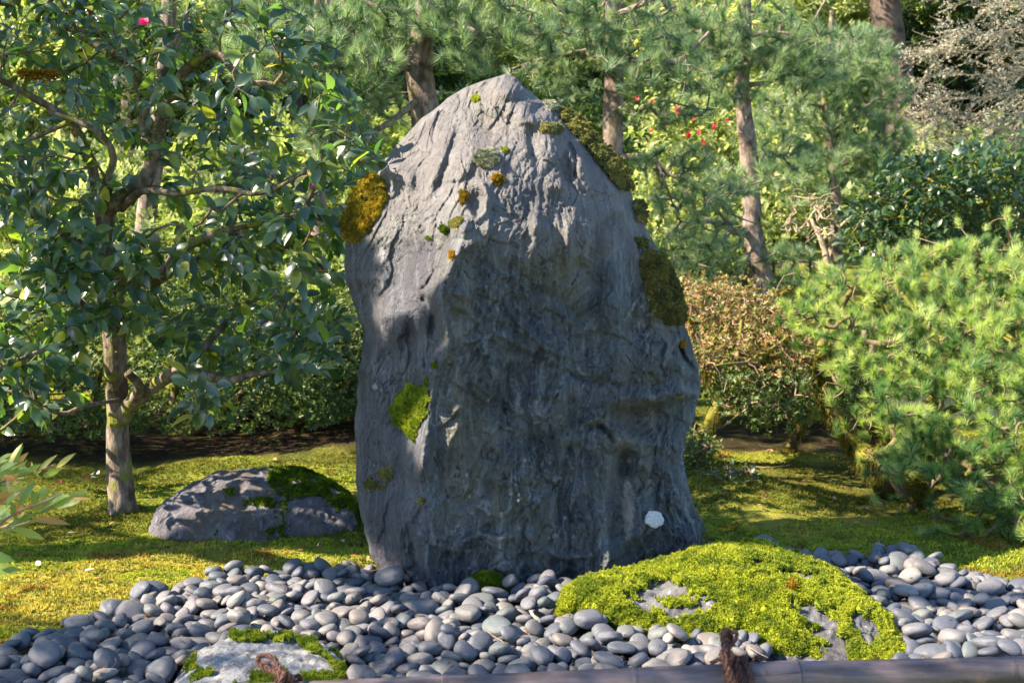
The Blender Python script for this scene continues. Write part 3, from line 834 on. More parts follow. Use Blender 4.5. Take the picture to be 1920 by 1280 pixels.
# the round white lichen
M_LICHEN = NT("white_lichen"); _m = M_LICHEN
M_LICHEN = _m.fin(_m.mix(_m.rng(_m.noise(160.0, _m.pos(), 5.0), 0.35, 0.6), (0.34, 0.34, 0.36), (0.62, 0.61, 0.63)), 0.9, _m.bump(_m.noise(220.0, _m.pos(), 3.0), 0.8, 0.004))
cx0, cy0 = 1227.0, 973.0
a = np.linspace(0, 2 * math.pi, 48, endpoint=False)
rr = 17.0 * (1 + 0.06 * np.sin(2 * a + 1) + 0.045 * np.sin(5 * a) + 0.035 * np.sin(9 * a + 2) + 0.02 * np.sin(17 * a))
iy = lambda X, Yp: np.array([HOST.P[np.argmin(np.abs(PYR - yy)), np.argmin(np.abs(HOST.px[np.argmin(np.abs(PYR - yy)), :NCF] - xx))][1] for xx, yy in zip(X, Yp)])
_A = np.stack([np.concatenate([rr * k_ * np.cos(a) for k_ in (0.3, 0.6, 1)]), np.concatenate([rr * k_ * np.sin(a) for k_ in (0.3, 0.6, 1)]), np.ones(144)], -1)
_y = iy(cx0 + _A[:, 0], cy0 + _A[:, 1]); _s = np.linalg.lstsq(_A, _y, rcond=None)[0]; _off = np.percentile(_A @ _s - _y, 90)
iy2 = iy
iy = lambda X, Yp: 1.0 * (_s[0] * (np.asarray(X) - cx0) + _s[1] * (np.asarray(Yp) - cy0) + _s[2] - _off - 0.003) + 0.0 * (iy2(X, Yp))
rings = []
for s_ in (1.0, 0.93, 0.6, 0.3):
    X = cx0 + rr * s_ * np.cos(a); Yp = cy0 + rr * s_ * np.sin(a)
    rings.append(at(X, Yp, iy(X, Yp) - (0.006 if s_ < 1 else -0.002) - (0.002 if s_ < 0.95 else 0)))
ctr = at(np.array([cx0]), np.array([cy0]), iy([cx0], [cy0]) - 0.008)
LV = np.vstack(rings + [ctr]); lf = []
for r_ in range(3):
    jj = np.arange(48); kk = (jj + 1) % 48
    lf.append(np.stack([r_ * 48 + jj, r_ * 48 + kk, (r_ + 1) * 48 + kk, (r_ + 1) * 48 + jj], -1))
jj = np.arange(48); kk = (jj + 1) % 48
part("lichen_disc", LV, [np.concatenate(lf), np.stack([3 * 48 + jj, 3 * 48 + kk, np.full(48, 192)], -1)], M_LICHEN, stone, label="round white lichen spot low on the right")

# ------------------------------------------------------------------ low boulders
def loaf(st, dback, nrow, ncol, seed, rough=0.02, fine=0.004, pf=2.2, sink=0.12):
    """stations along the boulder: (crest px, crest py, crest distance, front foot py, back reach)"""
    st = np.array(st, float)
    C = at(st[:, 0], st[:, 1], st[:, 2])
    Fy = ground_hit(st[:, 0], st[:, 3])[:, 1]
    s = np.linspace(0, 1, nrow); ss = np.linspace(0, 1, len(st))
    def ip(v):                                     # smooth interpolation between stations
        P, _ = smooth_line(np.stack([ss * 10, v, 0 * v], -1), np.zeros(len(st)), 0.12)
        return np.interp(s * 10, P[:, 0], P[:, 1])
    xc, yc, zc = ip(C[:, 0]), ip(C[:, 1]), ip(C[:, 2])
    yf = np.minimum(ip(Fy), yc - 0.02); yb = yc + np.maximum(ip(st[:, 4]), 0.02)
    tt = np.linspace(-1, 1, ncol)
    w = np.sign(tt) * np.abs(tt) ** 0.75
    Yg = np.where(w[None] < 0, yc[:, None] + (yc - yf)[:, None] * w[None], yc[:, None] + (yb - yc)[:, None] * w[None])
    prof = np.where(w < 0, (1 - np.abs(w) ** pf), (1 - np.abs(w) ** 2.4))
    Z = (zc + sink)[:, None] * prof[None] - sink
    Z = np.maximum(Z, -sink)
    X = np.repeat(xc[:, None], ncol, 1)
    mid = (xc[0] + xc[-1]) / 2
    P = np.stack([X, Yg, Z], -1)
    H = Host(P)
    n = rough * fbm(P * 5 + seed, 3) + 0.4 * rough * ridged(P * (9, 9, 14) + seed, 3) + fine * fbm(P * 38 + seed, 3)
    P = P + H.N * n[..., None]
    return Host(P)

def host_part(host, name, mat, parent, mark=None):
    V = host.P.reshape(-1, 3)
    if mark is None: mark = np.zeros((len(V), 4))
    return part(name, V, host.faces(), mat, parent, True, {'mark': mark})

# mossy boulder in front, right
st = [(1056, 1168, 4.50, 1168, .03), (1066, 1130, 4.56, 1172, .1), (1085, 1108, 4.64, 1180, .2), (1130, 1092, 4.7, 1192, .25), (1200, 1086, 4.75, 1202, .3), (1260, 1070, 4.78, 1208, .3), (1320, 1047, 4.8, 1216, .3), (1400, 1036, 4.8, 1230, .3),
      (1440, 1040, 4.78, 1238, .3), (1500, 1062, 4.74, 1246, .3), (1560, 1092, 4.66, 1250, .28), (1610, 1128, 4.55, 1250, .25), (1648, 1165, 4.42, 1246, .15), (1664, 1195, 4.33, 1236, .06), (1668, 1215, 4.28, 1222, .03)]
B1 = loaf(st, 0, 300, 200, 3.0, 0.026, 0.004, 2.6)
c = B1.P.reshape(-1, 3).mean(0); c[2] = 0
M_GREY = stone_mat("grey_boulder", (0.095, 0.10, 0.115), (0.045, 0.046, 0.055), (0.18, 0.185, 0.20), (0.09, 0.088, 0.07), 1.8, 0.12, (0.42, 0.42, 0.44))
bo = thing("mossy_boulder", c, "low boulder thickly covered in bright yellow-green moss on the pebbles in front of the stone", "boulder")
host_part(B1, "rock_body", M_GREY, bo)
nf = fbm(B1.P * (5, 7, 5) + 3, 4)
mossy = 0.95 + 0.9 * nf + 0.25 * fbm(B1.P * 30, 2)
bare = [[(1175, 1120), (1260, 1085), (1330, 1120), (1250, 1130), (1290, 1150), (1215, 1155)], [(1480, 1125), (1510, 1130), (1560, 1170), (1590, 1215), (1600, 1250), (1540, 1255), (1520, 1210), (1500, 1170)],
        [(1450, 1070), (1500, 1068), (1560, 1095), (1600, 1115), (1560, 1118), (1500, 1095)], [(1260, 1150), (1330, 1120), (1400, 1115), (1350, 1135), (1280, 1165)], [(1360, 1180), (1385, 1170), (1395, 1195), (1390, 1215), (1362, 1210)],
        [(1595, 1140), (1640, 1165), (1650, 1195), (1630, 1200), (1610, 1170)], [(1130, 1165), (1200, 1190), (1250, 1220), (1180, 1210), (1110, 1185)], [(1380, 1060), (1440, 1052), (1440, 1065), (1395, 1072)]]
for poly in bare:
    d_ = (in_poly(B1.px, B1.py, poly) * 2 - 1.0) * poly_edge(B1.px, B1.py, poly)
    mossy = mossy - 1.05 * sstep(-14, 12, d_ + 9 * fbm(B1.P * 25, 3))
base_h = sstep(-0.02, 0.03, B1.P[..., 2])
mossy = sstep(0.0, 0.6, mossy + 0.12 * fbm(B1.P * 70, 2)) * base_h
g = fbm(B1.P * 3 + 30, 2)
grow_moss(B1, mossy, 0.030, bo, MOSS_BRIGHT, rng, 70000, 0.011, 0.0045, "moss_cover", cap=85000, lump=60.0)
tuft = np.clip(1 - np.hypot((B1.px - 1482) / 22, (B1.py - 1104) / 14), 0, 1)
grow_moss(B1, tuft, 0.04, bo, MOSS_ORANGE, rng, 30000, 0.016, 0.005, "moss_patch", "rusty brown moss tuft")

# boulder on the moss at the left
st = [(291, 1003, 5.93, 1006, .03), (296, 975, 5.98, 1010, .15), (318, 940, 6.08, 1014, .3), (350, 912, 6.15, 1017, .35), (400, 894, 6.2, 1020, .4), (455, 886, 6.25, 1024, .4), (520, 880, 6.3, 1024, .4), (570, 890, 6.28, 1020, .4), (615, 908, 6.22, 1014, .35), (645, 930, 6.15, 1008, .3),
      (662, 955, 6.05, 1000, .15), (668, 985, 5.98, 994, .03)]
B2 = loaf(st, 0, 200, 130, 9.0, 0.022, 0.004, 2.4)
c = B2.P.reshape(-1, 3).mean(0); c[2] = 0
M_GREY2 = stone_mat("pale_boulder", (0.15, 0.144, 0.17), (0.06, 0.057, 0.07), (0.31, 0.30, 0.34), (0.13, 0.10, 0.075), 2.4, 0.1, (0.30, 0.30, 0.34), bump=2.0)
bo = thing("half_mossy_boulder", c, "rounded purple-grey boulder, moss on its right half, lying right of the camellia trunk", "boulder")
host_part(B2, "rock_body", M_GREY2, bo)
mo = 0.1 + 0.9 * fbm(B2.P * 6 + 13, 4)
mo = mo + 1.0 * in_poly(B2.px, B2.py, [(505, 860), (620, 880), (680, 940), (670, 1000), (600, 930), (560, 935), (520, 930), (500, 905)])
mo = mo + 0.5 * in_poly(B2.px, B2.py, [(410, 915), (480, 915), (500, 950), (440, 950)]) + 0.35 * in_poly(B2.px, B2.py, [(470, 930), (540, 930), (540, 1010), (490, 1000)])
mo = mo - 0.25 * (B2.py > 930)
mo = mo - 0.5 * in_poly(B2.px, B2.py, [(280, 900), (400, 880), (500, 880), (500, 900), (410, 920), (400, 990), (280, 1010)])
grow_moss(B2, sstep(0.45, 1.1, mo + 0.25 * fbm(B2.P * 34, 2)), 0.016, bo, MOSS_GREEN, rng, 24000, 0.012, 0.007, "moss_cover", cap=16000)

# lichen boulder at the bottom edge
st = [(322, 1300, 3.90, 1310, .03), (335, 1268, 3.94, 1330, .15), (365, 1236, 3.98, 1360, .25), (410, 1212, 4.02, 1400, .3), (455, 1201, 4.05, 1420, .3), (520, 1198, 4.05, 1430, .3), (570, 1208, 4.03, 1420, .3), (612, 1232, 3.98, 1400, .25), (640, 1262, 3.92, 1350, .15), (652, 1300, 3.88, 1310, .03)]
B3 = loaf(st, 0, 200, 150, 21.0, 0.018, 0.003, 2.4)
c = B3.P.reshape(-1, 3).mean(0); c[2] = 0
M_WHITE = stone_mat("lichen_boulder", (0.24, 0.245, 0.26), (0.10, 0.10, 0.11), (0.36, 0.365, 0.38), (0.20, 0.20, 0.18), 3.2, 0.6, (0.52, 0.53, 0.55), bump=1.2)
bo = thing("lichen_boulder", c, "small boulder crusted in white lichen with moss tufts, behind the rope loop", "boulder")
host_part(B3, "rock_body", M_WHITE, bo)
mo = -0.1 + 0.75 * fbm(B3.P * 9 + 5, 4)
mo = mo + 0.9 * in_poly(B3.px, B3.py, [(545, 1195), (580, 1200), (640, 1250), (665, 1300), (560, 1300), (560, 1262), (625, 1262), (600, 1235), (560, 1215)])
mo = mo + 0.9 * in_poly(B3.px, B3.py, [(470, 1262), (540, 1258), (535, 1300), (460, 1300)]) + 0.8 * in_poly(B3.px, B3.py, [(430, 1190), (550, 1190), (550, 1206), (430, 1206)])
grow_moss(B3, sstep(0.25, 0.6, mo), 0.02, bo, MOSS_BRIGHT, rng, 36000, 0.012, 0.006, "moss_cover", cap=16000)

# bright green moss clump at the foot of the stone
a = np.linspace(0, 2 * math.pi, 60, endpoint=False); ph = np.linspace(0.02, math.pi / 2, 24)
cc = at(np.array([913.]), np.array([1128.]), np.array([4.90]))[0]; cc[2] = -0.01
Pm = np.stack([cc[0] + 0.092 * np.sin(ph)[:, None] * np.cos(a)[None], cc[1] + 0.07 * np.sin(ph)[:, None] * np.sin(a)[None], cc[2] + 0.085 * np.cos(ph)[:, None] * np.ones(60)[None]], -1)
HM = Host(Pm, wrap=True)
mc = thing("moss_clump", (cc[0], cc[1], 0), "bright green moss clump growing among pebbles at the foot of the standing stone", "moss")
grow_moss(HM, np.ones(Pm.shape[:2]), 0.006, mc, MOSS_GREEN, rng, 60000, 0.022, 0.007, "moss_cushion")
# ------------------------------------------------------------------ pebbles, dropped one by one onto the bed
rng = np.random.RandomState(21)
GS = 0.007; X0, X1, Y0, Y1 = -2.5, 2.9, 3.35, 6.15
hx = np.arange(X0, X1, GS); hy = np.arange(Y0, Y1, GS)
HXX, HYY = np.meshgrid(hx, hy)
HH = ground_z(HXX, HYY)
HBED = bed_dist(HXX, HYY)
# stones already lying there
def block(host, zmin=-0.09):
    P = host.P.reshape(-1, 3); P = P[P[:, 2] < 0.2]
    ix = ((P[:, 0] - X0) / GS).astype(int); iy_ = ((P[:, 1] - Y0) / GS).astype(int)
    ok = (ix >= 1) & (iy_ >= 1) & (ix < len(hx) - 2) & (iy_ < len(hy) - 2)
    for dx in (-1, 0, 1):
        for dy in (-1, 0, 1):
            np.maximum.at(HH, (iy_[ok] + dy, ix[ok] + dx), P[ok, 2] + 0.0)
for h_ in (B1, B3):
    P_ = h_.P.reshape(-1, 3); P_ = P_[P_[:, 2] > 0.012]
    c_ = P_.mean(0); ang = np.arctan2(P_[:, 1] - c_[1], P_[:, 0] - c_[0]); r_ = np.hypot(P_[:, 0] - c_[0], P_[:, 1] - c_[1])
    bn = np.linspace(-math.pi, math.pi, 61); fp_ = []
    for b0, b1 in zip(bn[:-1], bn[1:]):
        s_ = (ang >= b0) & (ang < b1)
        if s_.any(): fp_.append(tuple(P_[s_][np.argmax(r_[s_])][:2]))
    HH[in_poly(HXX, HYY, fp_)] = 3.0
    block(h_)
_f = [tuple(gq[:2]) for gq in ground_hit(np.array([1440., 1560, 1690, 1690, 1560, 1440]), np.array([1228., 1228, 1215, 1247, 1262, 1262]))]
HH[in_poly(HXX, HYY, _f)] = 3.0
# the standing stone and clump footprints: keep pebbles out altogether
def footprint(P, lo, hi):
    P = P.reshape(-1, 3); P = P[(P[:, 2] > lo) & (P[:, 2] < hi)][:, :2]
    c = P.mean(0); ang = np.arctan2(P[:, 1] - c[1], P[:, 0] - c[0]); r = np.hypot(*(P - c).T)
    bins = np.linspace(-math.pi, math.pi, 73); out = []
    for b0, b1 in zip(bins[:-1], bins[1:]):
        s = (ang >= b0) & (ang < b1)
        if s.any():
            k = np.argmax(r[s]); out.append(P[s][k])
    return out
fp = footprint(RP, -0.06, 0.05)
fp = [((p_[0] - 0.03) * 0.985 + 0.03, (p_[1] - 5.1) * 0.985 + 5.1) for p_ in fp]
HH[in_poly(HXX, HYY, fp)] = 3.0
HH[in_poly(HXX, HYY, [(cc[0] + 0.07 * math.cos(t_), cc[1] + 0.05 * math.sin(t_)) for t_ in np.linspace(0, 6.2, 12)])] = 3.0

def rotm(yaw, tx, ty):
    cz, sz = math.cos(yaw), math.sin(yaw)
    Rz = np.array([[cz, -sz, 0], [sz, cz, 0], [0, 0, 1]])
    Rx = np.array([[1, 0, 0], [0, math.cos(tx), -math.sin(tx)], [0, math.sin(tx), math.cos(tx)]])
    Ry = np.array([[math.cos(ty), 0, math.sin(ty)], [0, 1, 0], [-math.sin(ty), 0, math.cos(ty)]])
    return Ry @ Rx @ Rz

PEB = []      # pos, R, (a,b,c)
def lower_upper(R, abc, x, y):
    A = R @ np.diag(1 / np.square(abc)) @ R.T
    a_ = A[2, 2]; b_ = 2 * (A[0, 2] * x + A[1, 2] * y); c_ = A[0, 0] * x * x + 2 * A[0, 1] * x * y + A[1, 1] * y * y - 1
    disc = b_ * b_ - 4 * a_ * c_
    ok = disc > 0
    s = np.sqrt(np.where(ok, disc, 0))
    return ok, (-b_ - s) / (2 * a_), (-b_ + s) / (2 * a_)

def drop(x, y, abc, tries=4, tilt=0.35, commit=True, R=None):
    r = max(abc); k = int(r / GS) + 1
    ix = int((x - X0) / GS); iy_ = int((y - Y0) / GS)
    if ix - k < 0 or iy_ - k < 0 or ix + k + 1 >= len(hx) or iy_ + k + 1 >= len(hy): return None
    sub = HH[iy_ - k:iy_ + k + 1, ix - k:ix + k + 1]
    g = np.arange(-k, k + 1) * GS
    lx, ly = np.meshgrid(g, g)
    best = None
    gx_, gy_ = 0, 0
    w = np.hypot(lx, ly) < r * 0.9
    hs = np.minimum(sub, 0.3)
    A_ = np.stack([lx[w], ly[w], np.ones(w.sum())], -1)
    sol = np.linalg.lstsq(A_, hs[w], rcond=None)[0]
    for t_ in range(tries):
        yaw = rng.uniform(0, math.pi)
        Rr = rotm(yaw, math.atan(np.clip(sol[1], -.6, .6)) + rng.normal() * tilt * 0.45, -math.atan(np.clip(sol[0], -.6, .6)) + rng.normal() * tilt * 0.2) if R is None else R
        ok, lo, up = lower_upper(Rr, abc, lx, ly)
        z = (sub[ok] - lo[ok]).max()
        if best is None or z < best[0]: best = (z, Rr, ok, up)
    z, Rr, ok, up = best
    z -= 0.009
    if z > 0.45: return None
    if commit:
        sub[ok] = np.maximum(sub[ok], z + up[ok])
        PEB.append((np.array((x, y, z)), Rr, np.array(abc)))
    return z

def size():
    a_ = np.clip(rng.lognormal(math.log(0.045), 0.22), 0.028, 0.078)
    return (a_, a_ * rng.uniform(0.68, 0.92), a_ * rng.uniform(0.36, 0.54))

def d_edge(x, y): return HBED[min(int((y - Y0) / GS), len(hy) - 1), min(int((x - X0) / GS), len(hx) - 1)]
# notable ones first
special = {}
def gp(px, py): return ground_hit(np.array([float(px)]), np.array([float(py)]))[0][:2]
for key, (px_, py_, abc) in {'big': (1026, 1126, (0.078, 0.062, 0.052)), 'upright': (1703, 1058, (0.036, 0.033, 0.052)), 'alone': (135, 1160, (0.032, 0.024, 0.012)), 'pair_right': (1370, 1034, (0.044, 0.038, 0.026)), 'pair_left': (1340, 1038, (0.036, 0.03, 0.022)), 'foot': (655, 1120, (0.05, 0.04, 0.03))}.items():
    x_, y_ = gp(px_, py_)
    z_ = drop(x_, y_, abc, 1, 0, True, np.eye(3))
    if z_ is not None and key != 'foot': special[len(PEB) - 1] = key
def sample_xy():
    while True:
        x, y = rng.uniform(X0, X1), rng.uniform(Y0, Y1)
        if y < 3.5 and rng.rand() < 0.5: continue
        d = HBED[min(int((y - Y0) / GS), len(hy) - 1), min(int((x - X0) / GS), len(hx) - 1)]
        if d > 0.03 or (d > 0.0 and rng.rand() < 0.3): return x, y
for i_ in range(3900):
    abc = size()
    if i_ > 2000: abc = tuple(q_ * 0.85 for q_ in abc)
    cand = []
    for _ in range(12 if i_ > 300 else 1):
        x, y = sample_xy()
        k = 2; ix = int((x - X0) / GS); iy_ = int((y - Y0) / GS)
        s_ = HH[max(iy_ - 3, 0):iy_ + 4, max(ix - 3, 0):ix + 4]
        cand.append((s_.mean() if s_.size else 9, x, y))
    h_, x, y = min(cand)
    if h_ > (0.0 if d_edge(x, y) > 0.2 else 0.010): continue
    drop(x, y, abc)

m = NT("pebble")
v = m.math('FRACT', m.math('ADD', m.attr('rnd').outputs['Fac'], m.n('ObjectInfo').outputs['Random']))
o_ = m.attr('ref').outputs['Vector']
col = m.ramp(v, [(0.0, (0.055, 0.068, 0.095)), (0.2, (0.085, 0.096, 0.122)), (0.42, (0.115, 0.120, 0.140)), (0.6, (0.165, 0.160, 0.168)), (0.76, (0.150, 0.135, 0.132)), (0.88, (0.085, 0.108, 0.120)), (1.0, (0.24, 0.225, 0.21))])
v2 = m.math('FRACT', m.math('MULTIPLY', v, 7.31)); v3 = m.math('FRACT', m.math('MULTIPLY', v, 23.7))
wv_ = m.n('TexNoise', {'Scale': 3.0, 'Detail': 5.0, 'Roughness': 0.6}); m.set(wv_.inputs['Vector'], m.n('VectorMath', {0: o_, 1: m.n('CombineXYZ', {0: m.math('MULTIPLY', v, 40.0)}).outputs[0]}, operation='ADD').outputs[0])
col = m.mix(m.rng(wv_.outputs[0], 0.42, 0.66, 0, 0.5), col, m.mix(1.0, col, (0.62, 0.64, 0.68), 'MULTIPLY'))
spk = m.noise(60.0, o_, 3.0, 0.7)
col = m.mix(m.math('MULTIPLY', m.rng(spk, 0.54, 0.66), m.rng(v2, 0.55, 0.9, 0.12, 0.75)), col, m.mix(1.0, col, (0.45, 0.45, 0.45), 'MULTIPLY'))
col = m.mix(m.math('MULTIPLY', m.rng(m.noise(28.0, o_, 5.0, 0.8), 0.57, 0.66), m.rng(v3, 0.6, 0.8, 0.1, 0.8)), col, (0.30, 0.29, 0.28))
M_PEB = m.fin(col, m.rng(wv_.outputs[0], 0.3, 0.7, 0.42, 0.66), m.bump(m.math('ADD', m.math('MULTIPLY', spk, 0.5), wv_.outputs[0]), 0.30, 0.012), 0.42)

def ico(sub):
    import bmesh
    bm = bmesh.new(); bmesh.ops.create_icosphere(bm, subdivisions=sub, radius=1.0)
    V = np.array([v_.co[:] for v_ in bm.verts]); Fq = np.array([[w.index for w in f_.verts] for f_ in bm.faces]); bm.free()
    return V, Fq
def pebble_templates(sub, n):
    V, Fq = ico(sub); out = []
    for k in range(n):
        e = rng.uniform(2.05, 2.7)
        W = V * (1 + 0.085 * fbm(V * 0.9 + k * 7.7, 2))[:, None] * (1 + 0.04 * perlin(V * 2.2 + k * 3))[:, None]
        W = np.sign(W) * np.abs(W) ** (2 / e) if e > 2 else W
        W[:, 0] *= 1 + 0.16 * rng.normal() * W[:, 1]
        W[:, 2] *= 1 + 0.10 * rng.normal() * W[:, 0]
        W /= np.abs(W).max(0)
        out.append((W, Fq, k / n))
    return out
T3 = pebble_templates(4, 18); T2 = pebble_templates(3, 10)
pos = np.array([p_[0] for p_ in PEB]); px_, py_, pz_ = project(pos)
sz = np.array([p_[2][0] for p_ in PEB])
# how much of each shows: topmost test on the height field
vis = (px_ > -15) & (px_ < 1935) & (py_ < 1292)
topm = np.array([HH[min(int((p_[0][1] - Y0) / GS), len(hy) - 1), min(int((p_[0][0] - X0) / GS), len(hx) - 1)] - p_[0][2] for p_ in PEB])
cov = topm < np.array([p_[2][2] for p_ in PEB]) * 1.35
score = np.where(vis, sz / pz_, 0) * np.where(cov, 1.0, 0.35)
for k_ in special: score[k_] = 9
own = np.argsort(-score)[:300]
meshes = []
for W, Fq, r_ in T3:
    meshes.append(raw_mesh("pebble", W, Fq, M_PEB, True, {'rnd': np.full(len(W), r_), 'ref': np.concatenate([W * 0.9 + r_ * 5, np.ones((len(W), 1))], 1)}))
ZONES = [('left', lambda x, y: x < 330, "smooth blue-grey pebble in the bed left of the lichen-crusted boulder"),
         ('mid', lambda x, y: x < 1180 and y > 1160, "smooth grey pebble lying between the lichen-crusted boulder and the mossy boulder"),
         ('foot', lambda x, y: x < 1180, "smooth grey pebble near the foot of the standing stone, upper part of the bed"),
         ('right', lambda x, y: True, "smooth grey pebble in the bed right of the mossy boulder and the standing stone")]
SPEC = {'big': "largest rounded pebble, brownish grey, leaning against the foot of the standing stone", 'upright': "dark pebble standing on end at the back edge of the bed",
        'alone': "small flat dark pebble lying alone on the moss left of the bed", 'pair_right': "dark rounded pebble just right of the stone's foot, right one of a pair", 'pair_left': "dark pebble touching the standing stone's right foot, left one of a pair"}
for i_ in own:
    P_, R_, abc = PEB[i_]
    o = bpy.data.objects.new("pebble", meshes[rng.randint(len(meshes))])
    COL.objects.link(o)
    M = np.eye(4); M[:3, :3] = R_ * abc[None]; M[:3, 3] = P_
    o.matrix_basis = Matrix(M.tolist())
    if i_ in special: props(o, SPEC[special[i_]], "pebble")
    else:
        for zn, test, lab in ZONES:
            if test(px_[i_], py_[i_]):
                props(o, lab, "pebble", "pebbles: " + zn + " part of the bed"); break
rest = [i_ for i_ in range(len(PEB)) if i_ not in set(own.tolist())]
VV, FF, RR, RF, off = [], [], [], [], 0
for i_ in rest:
    P_, R_, abc = PEB[i_]; W, Fq, r_ = T2[rng.randint(len(T2))]
    VV.append((W * abc) @ R_.T + P_); FF.append(Fq + off); off += len(W)
    RR.append(np.full(len(W), rng.rand())); RF.append(np.concatenate([W * 0.9 + rng.rand() * 9, np.ones((len(W), 1))], 1))
me = raw_mesh("pebbles", np.concatenate(VV), np.concatenate(FF), M_PEB, True, {'rnd': np.concatenate(RR), 'ref': np.concatenate(RF)})
link("pebbles", me, kind='stuff', label="smaller and half-buried grey pebbles filling the bed", cat="pebbles")
# pine needles and crumbs that have dropped onto the bed
_n = 1500; _x = rng.uniform(-2.4, 2.7, _n); _y = rng.uniform(3.6, 5.9, _n)
_h = HH[((_y - Y0) / GS).astype(int), ((_x - X0) / GS).astype(int)]
_k = (HBED[((_y - Y0) / GS).astype(int), ((_x - X0) / GS).astype(int)] > 0) & (_h < 0.15) & (fbm(np.stack([_x * 1.7, _y * 1.7, 0 * _x], -1), 2) > -0.1)
LITTER = np.stack([_x, _y, _h + 0.004], -1)[_k]
print("pebbles", len(PEB), "t", time.time() - T0)
# ------------------------------------------------------------------ leaf and needle templates
rng = np.random.RandomState(33)
def tpl_leaf(w=0.42, droop=0.16, fold=0.12, twist=0.0, seed=0):
    ys = np.array([0, 0.16, 0.36, 0.56, 0.76, 0.9, 1.0]); ws = np.array([0.02, 0.62, 0.97, 1.0, 0.68, 0.28, 0.0]) * w / 2
    V, Fq = [], []
    for y_, w_ in zip(ys, ws):
        z = -droop * y_ ** 2 + 0.05 * math.sin(y_ * 3)
        a_ = twist * y_
        for s_ in (-1, 0, 1):
            X, Z = s_ * w_, fold * abs(s_) * w_ / (w / 2) * w
            V.append((X * math.cos(a_) - Z * math.sin(a_), y_, z + X * math.sin(a_) + Z * math.cos(a_)))
    for i_ in range(6):
        for j_ in (0, 1):
            a = i_ * 3 + j_
            Fq += [(a, a + 1, a + 4), (a, a + 4, a + 3)]
    return np.array(V), np.array(Fq), np.full(len(V), (seed * 0.377) % 1)
LEAF_T = [tpl_leaf(0.43 + 0.05 * math.sin(k), 0.10 + 0.12 * ((k * 7) % 5) / 5, 0.10 + 0.1 * ((k * 3) % 4) / 4, 0.3 * math.sin(k * 2.1), k) for k in range(10)]

def tpl_needles(n, spread0, spread1, shoot, width, rng, curve=0.0):
    """needles of length 1 along a shoot that ends at the origin and points to +Y"""
    s = -shoot * rng.rand(n) ** 1.3
    th = np.radians(rng.uniform(spread0, spread1, n)) * (0.45 + 0.55 * np.clip(-s / max(shoot, 1e-3) * 1.6, 0, 1))
    ph = rng.uniform(0, 2 * math.pi, n)
    Dn = np.stack([np.sin(th) * np.cos(ph), np.cos(th), np.sin(th) * np.sin(ph)], -1)
    L = rng.uniform(0.75, 1.1, n)[:, None]
    S = np.cross(Dn, rng.normal(size=(n, 3))); S /= np.linalg.norm(S, axis=1)[:, None]
    o = np.stack([0 * s, s, 0 * s], -1)
    V = np.stack([o - S * width / 2, o + S * width / 2, o + Dn * L - (0, 0, curve)], 1).reshape(-1, 3)
    return V, np.arange(3 * n).reshape(-1, 3), np.repeat(rng.rand(n) * 0.22 + rng.rand() * 0.7, 3)
MUGO_T = [tpl_needles(150, 12, 68, 0.7, 0.044, rng) for _ in range(8)]
PINE_T = [tpl_needles(95, 10, 80, 0.75, 0.042, rng, 0.03) for _ in range(8)]

def tpl_whorl(n, L, w, up, rng):
    V, Fq, R = [], [], []
    for k in range(n):
        a = 2 * math.pi * (k + rng.uniform(-.3, .3)) / n; e = up + rng.uniform(-0.35, 0.35)
        d = np.array([math.cos(a) * math.cos(e), math.sin(e), math.sin(a) * math.cos(e)]); s = np.cross(d, (0, 1, 0)); s /= np.linalg.norm(s)
        l_ = L * rng.uniform(0.7, 1.15); b = len(V)
        nn = np.cross(s, d)
        V += [d * l_ * 0.05, d * l_ * 0.5 + s * w * l_ / 2 + nn * 0.08 * l_, d * l_, d * l_ * 0.5 - s * w * l_ / 2 + nn * 0.08 * l_]
        Fq += [(b, b + 1, b + 2), (b, b + 2, b + 3)]; R += [rng.rand()] * 4
    return np.array(V), np.array(Fq), np.array(R)
WHORL_T = [tpl_whorl(7, 1.0, 0.38, 0.5, rng) for _ in range(8)]
BROAD_T = [tpl_whorl(6, 1.0, 0.5, 0.15, rng) for _ in range(8)]
def tpl_cluster(n, rng, size=0.42, w=0.5):
    """leaves scattered in a ball of radius 1"""
    V, Fq, R = [], [], []
    for k in range(n):
        c_ = rng.normal(size=3); c_ *= rng.rand() ** 0.4 / np.linalg.norm(c_)
        d = rng.normal(size=3) + (0, 0, -0.3); d /= np.linalg.norm(d); s = np.cross(d, rng.normal(size=3)); s /= np.linalg.norm(s)
        l_ = size * rng.uniform(0.6, 1.2); b = len(V)
        V += [c_, c_ + d * l_ * 0.5 + s * w * l_ / 2, c_ + d * l_, c_ + d * l_ * 0.5 - s * w * l_ / 2]
        Fq += [(b, b + 1, b + 2), (b, b + 2, b + 3)]; R += [rng.rand()] * 4
    return np.array(V), np.array(Fq), np.array(R)
CLUSTER_T = [tpl_cluster(14, rng) for _ in range(8)]
def tpl_spray(n, rng):
    """a flat drooping conifer spray along +Y"""
    V, Fq, R = [], [], []
    for k in range(n):
        y0 = k / n * 0.9; sd = 1 if k % 2 else -1
        d = np.array([sd * 0.75, 0.75, -0.35 + rng.uniform(-.15, .15)]); d /= np.linalg.norm(d); s = np.array([0.5, -0.5 * sd, 0]); l_ = 0.42 * (1 - 0.55 * y0) * rng.uniform(.7, 1.2)
        o = np.array([0, y0, -0.35 * y0 * y0]); b = len(V)
        V += [o, o + d * l_ * 0.55 + s * 0.07, o + d * l_, o + d * l_ * 0.55 - s * 0.07]
        Fq += [(b, b + 1, b + 2), (b, b + 2, b + 3)]; R += [rng.rand()] * 4
    return np.array(V), np.array(Fq), np.array(R)
SPRAY_T = [tpl_spray(12, rng) for _ in range(8)]

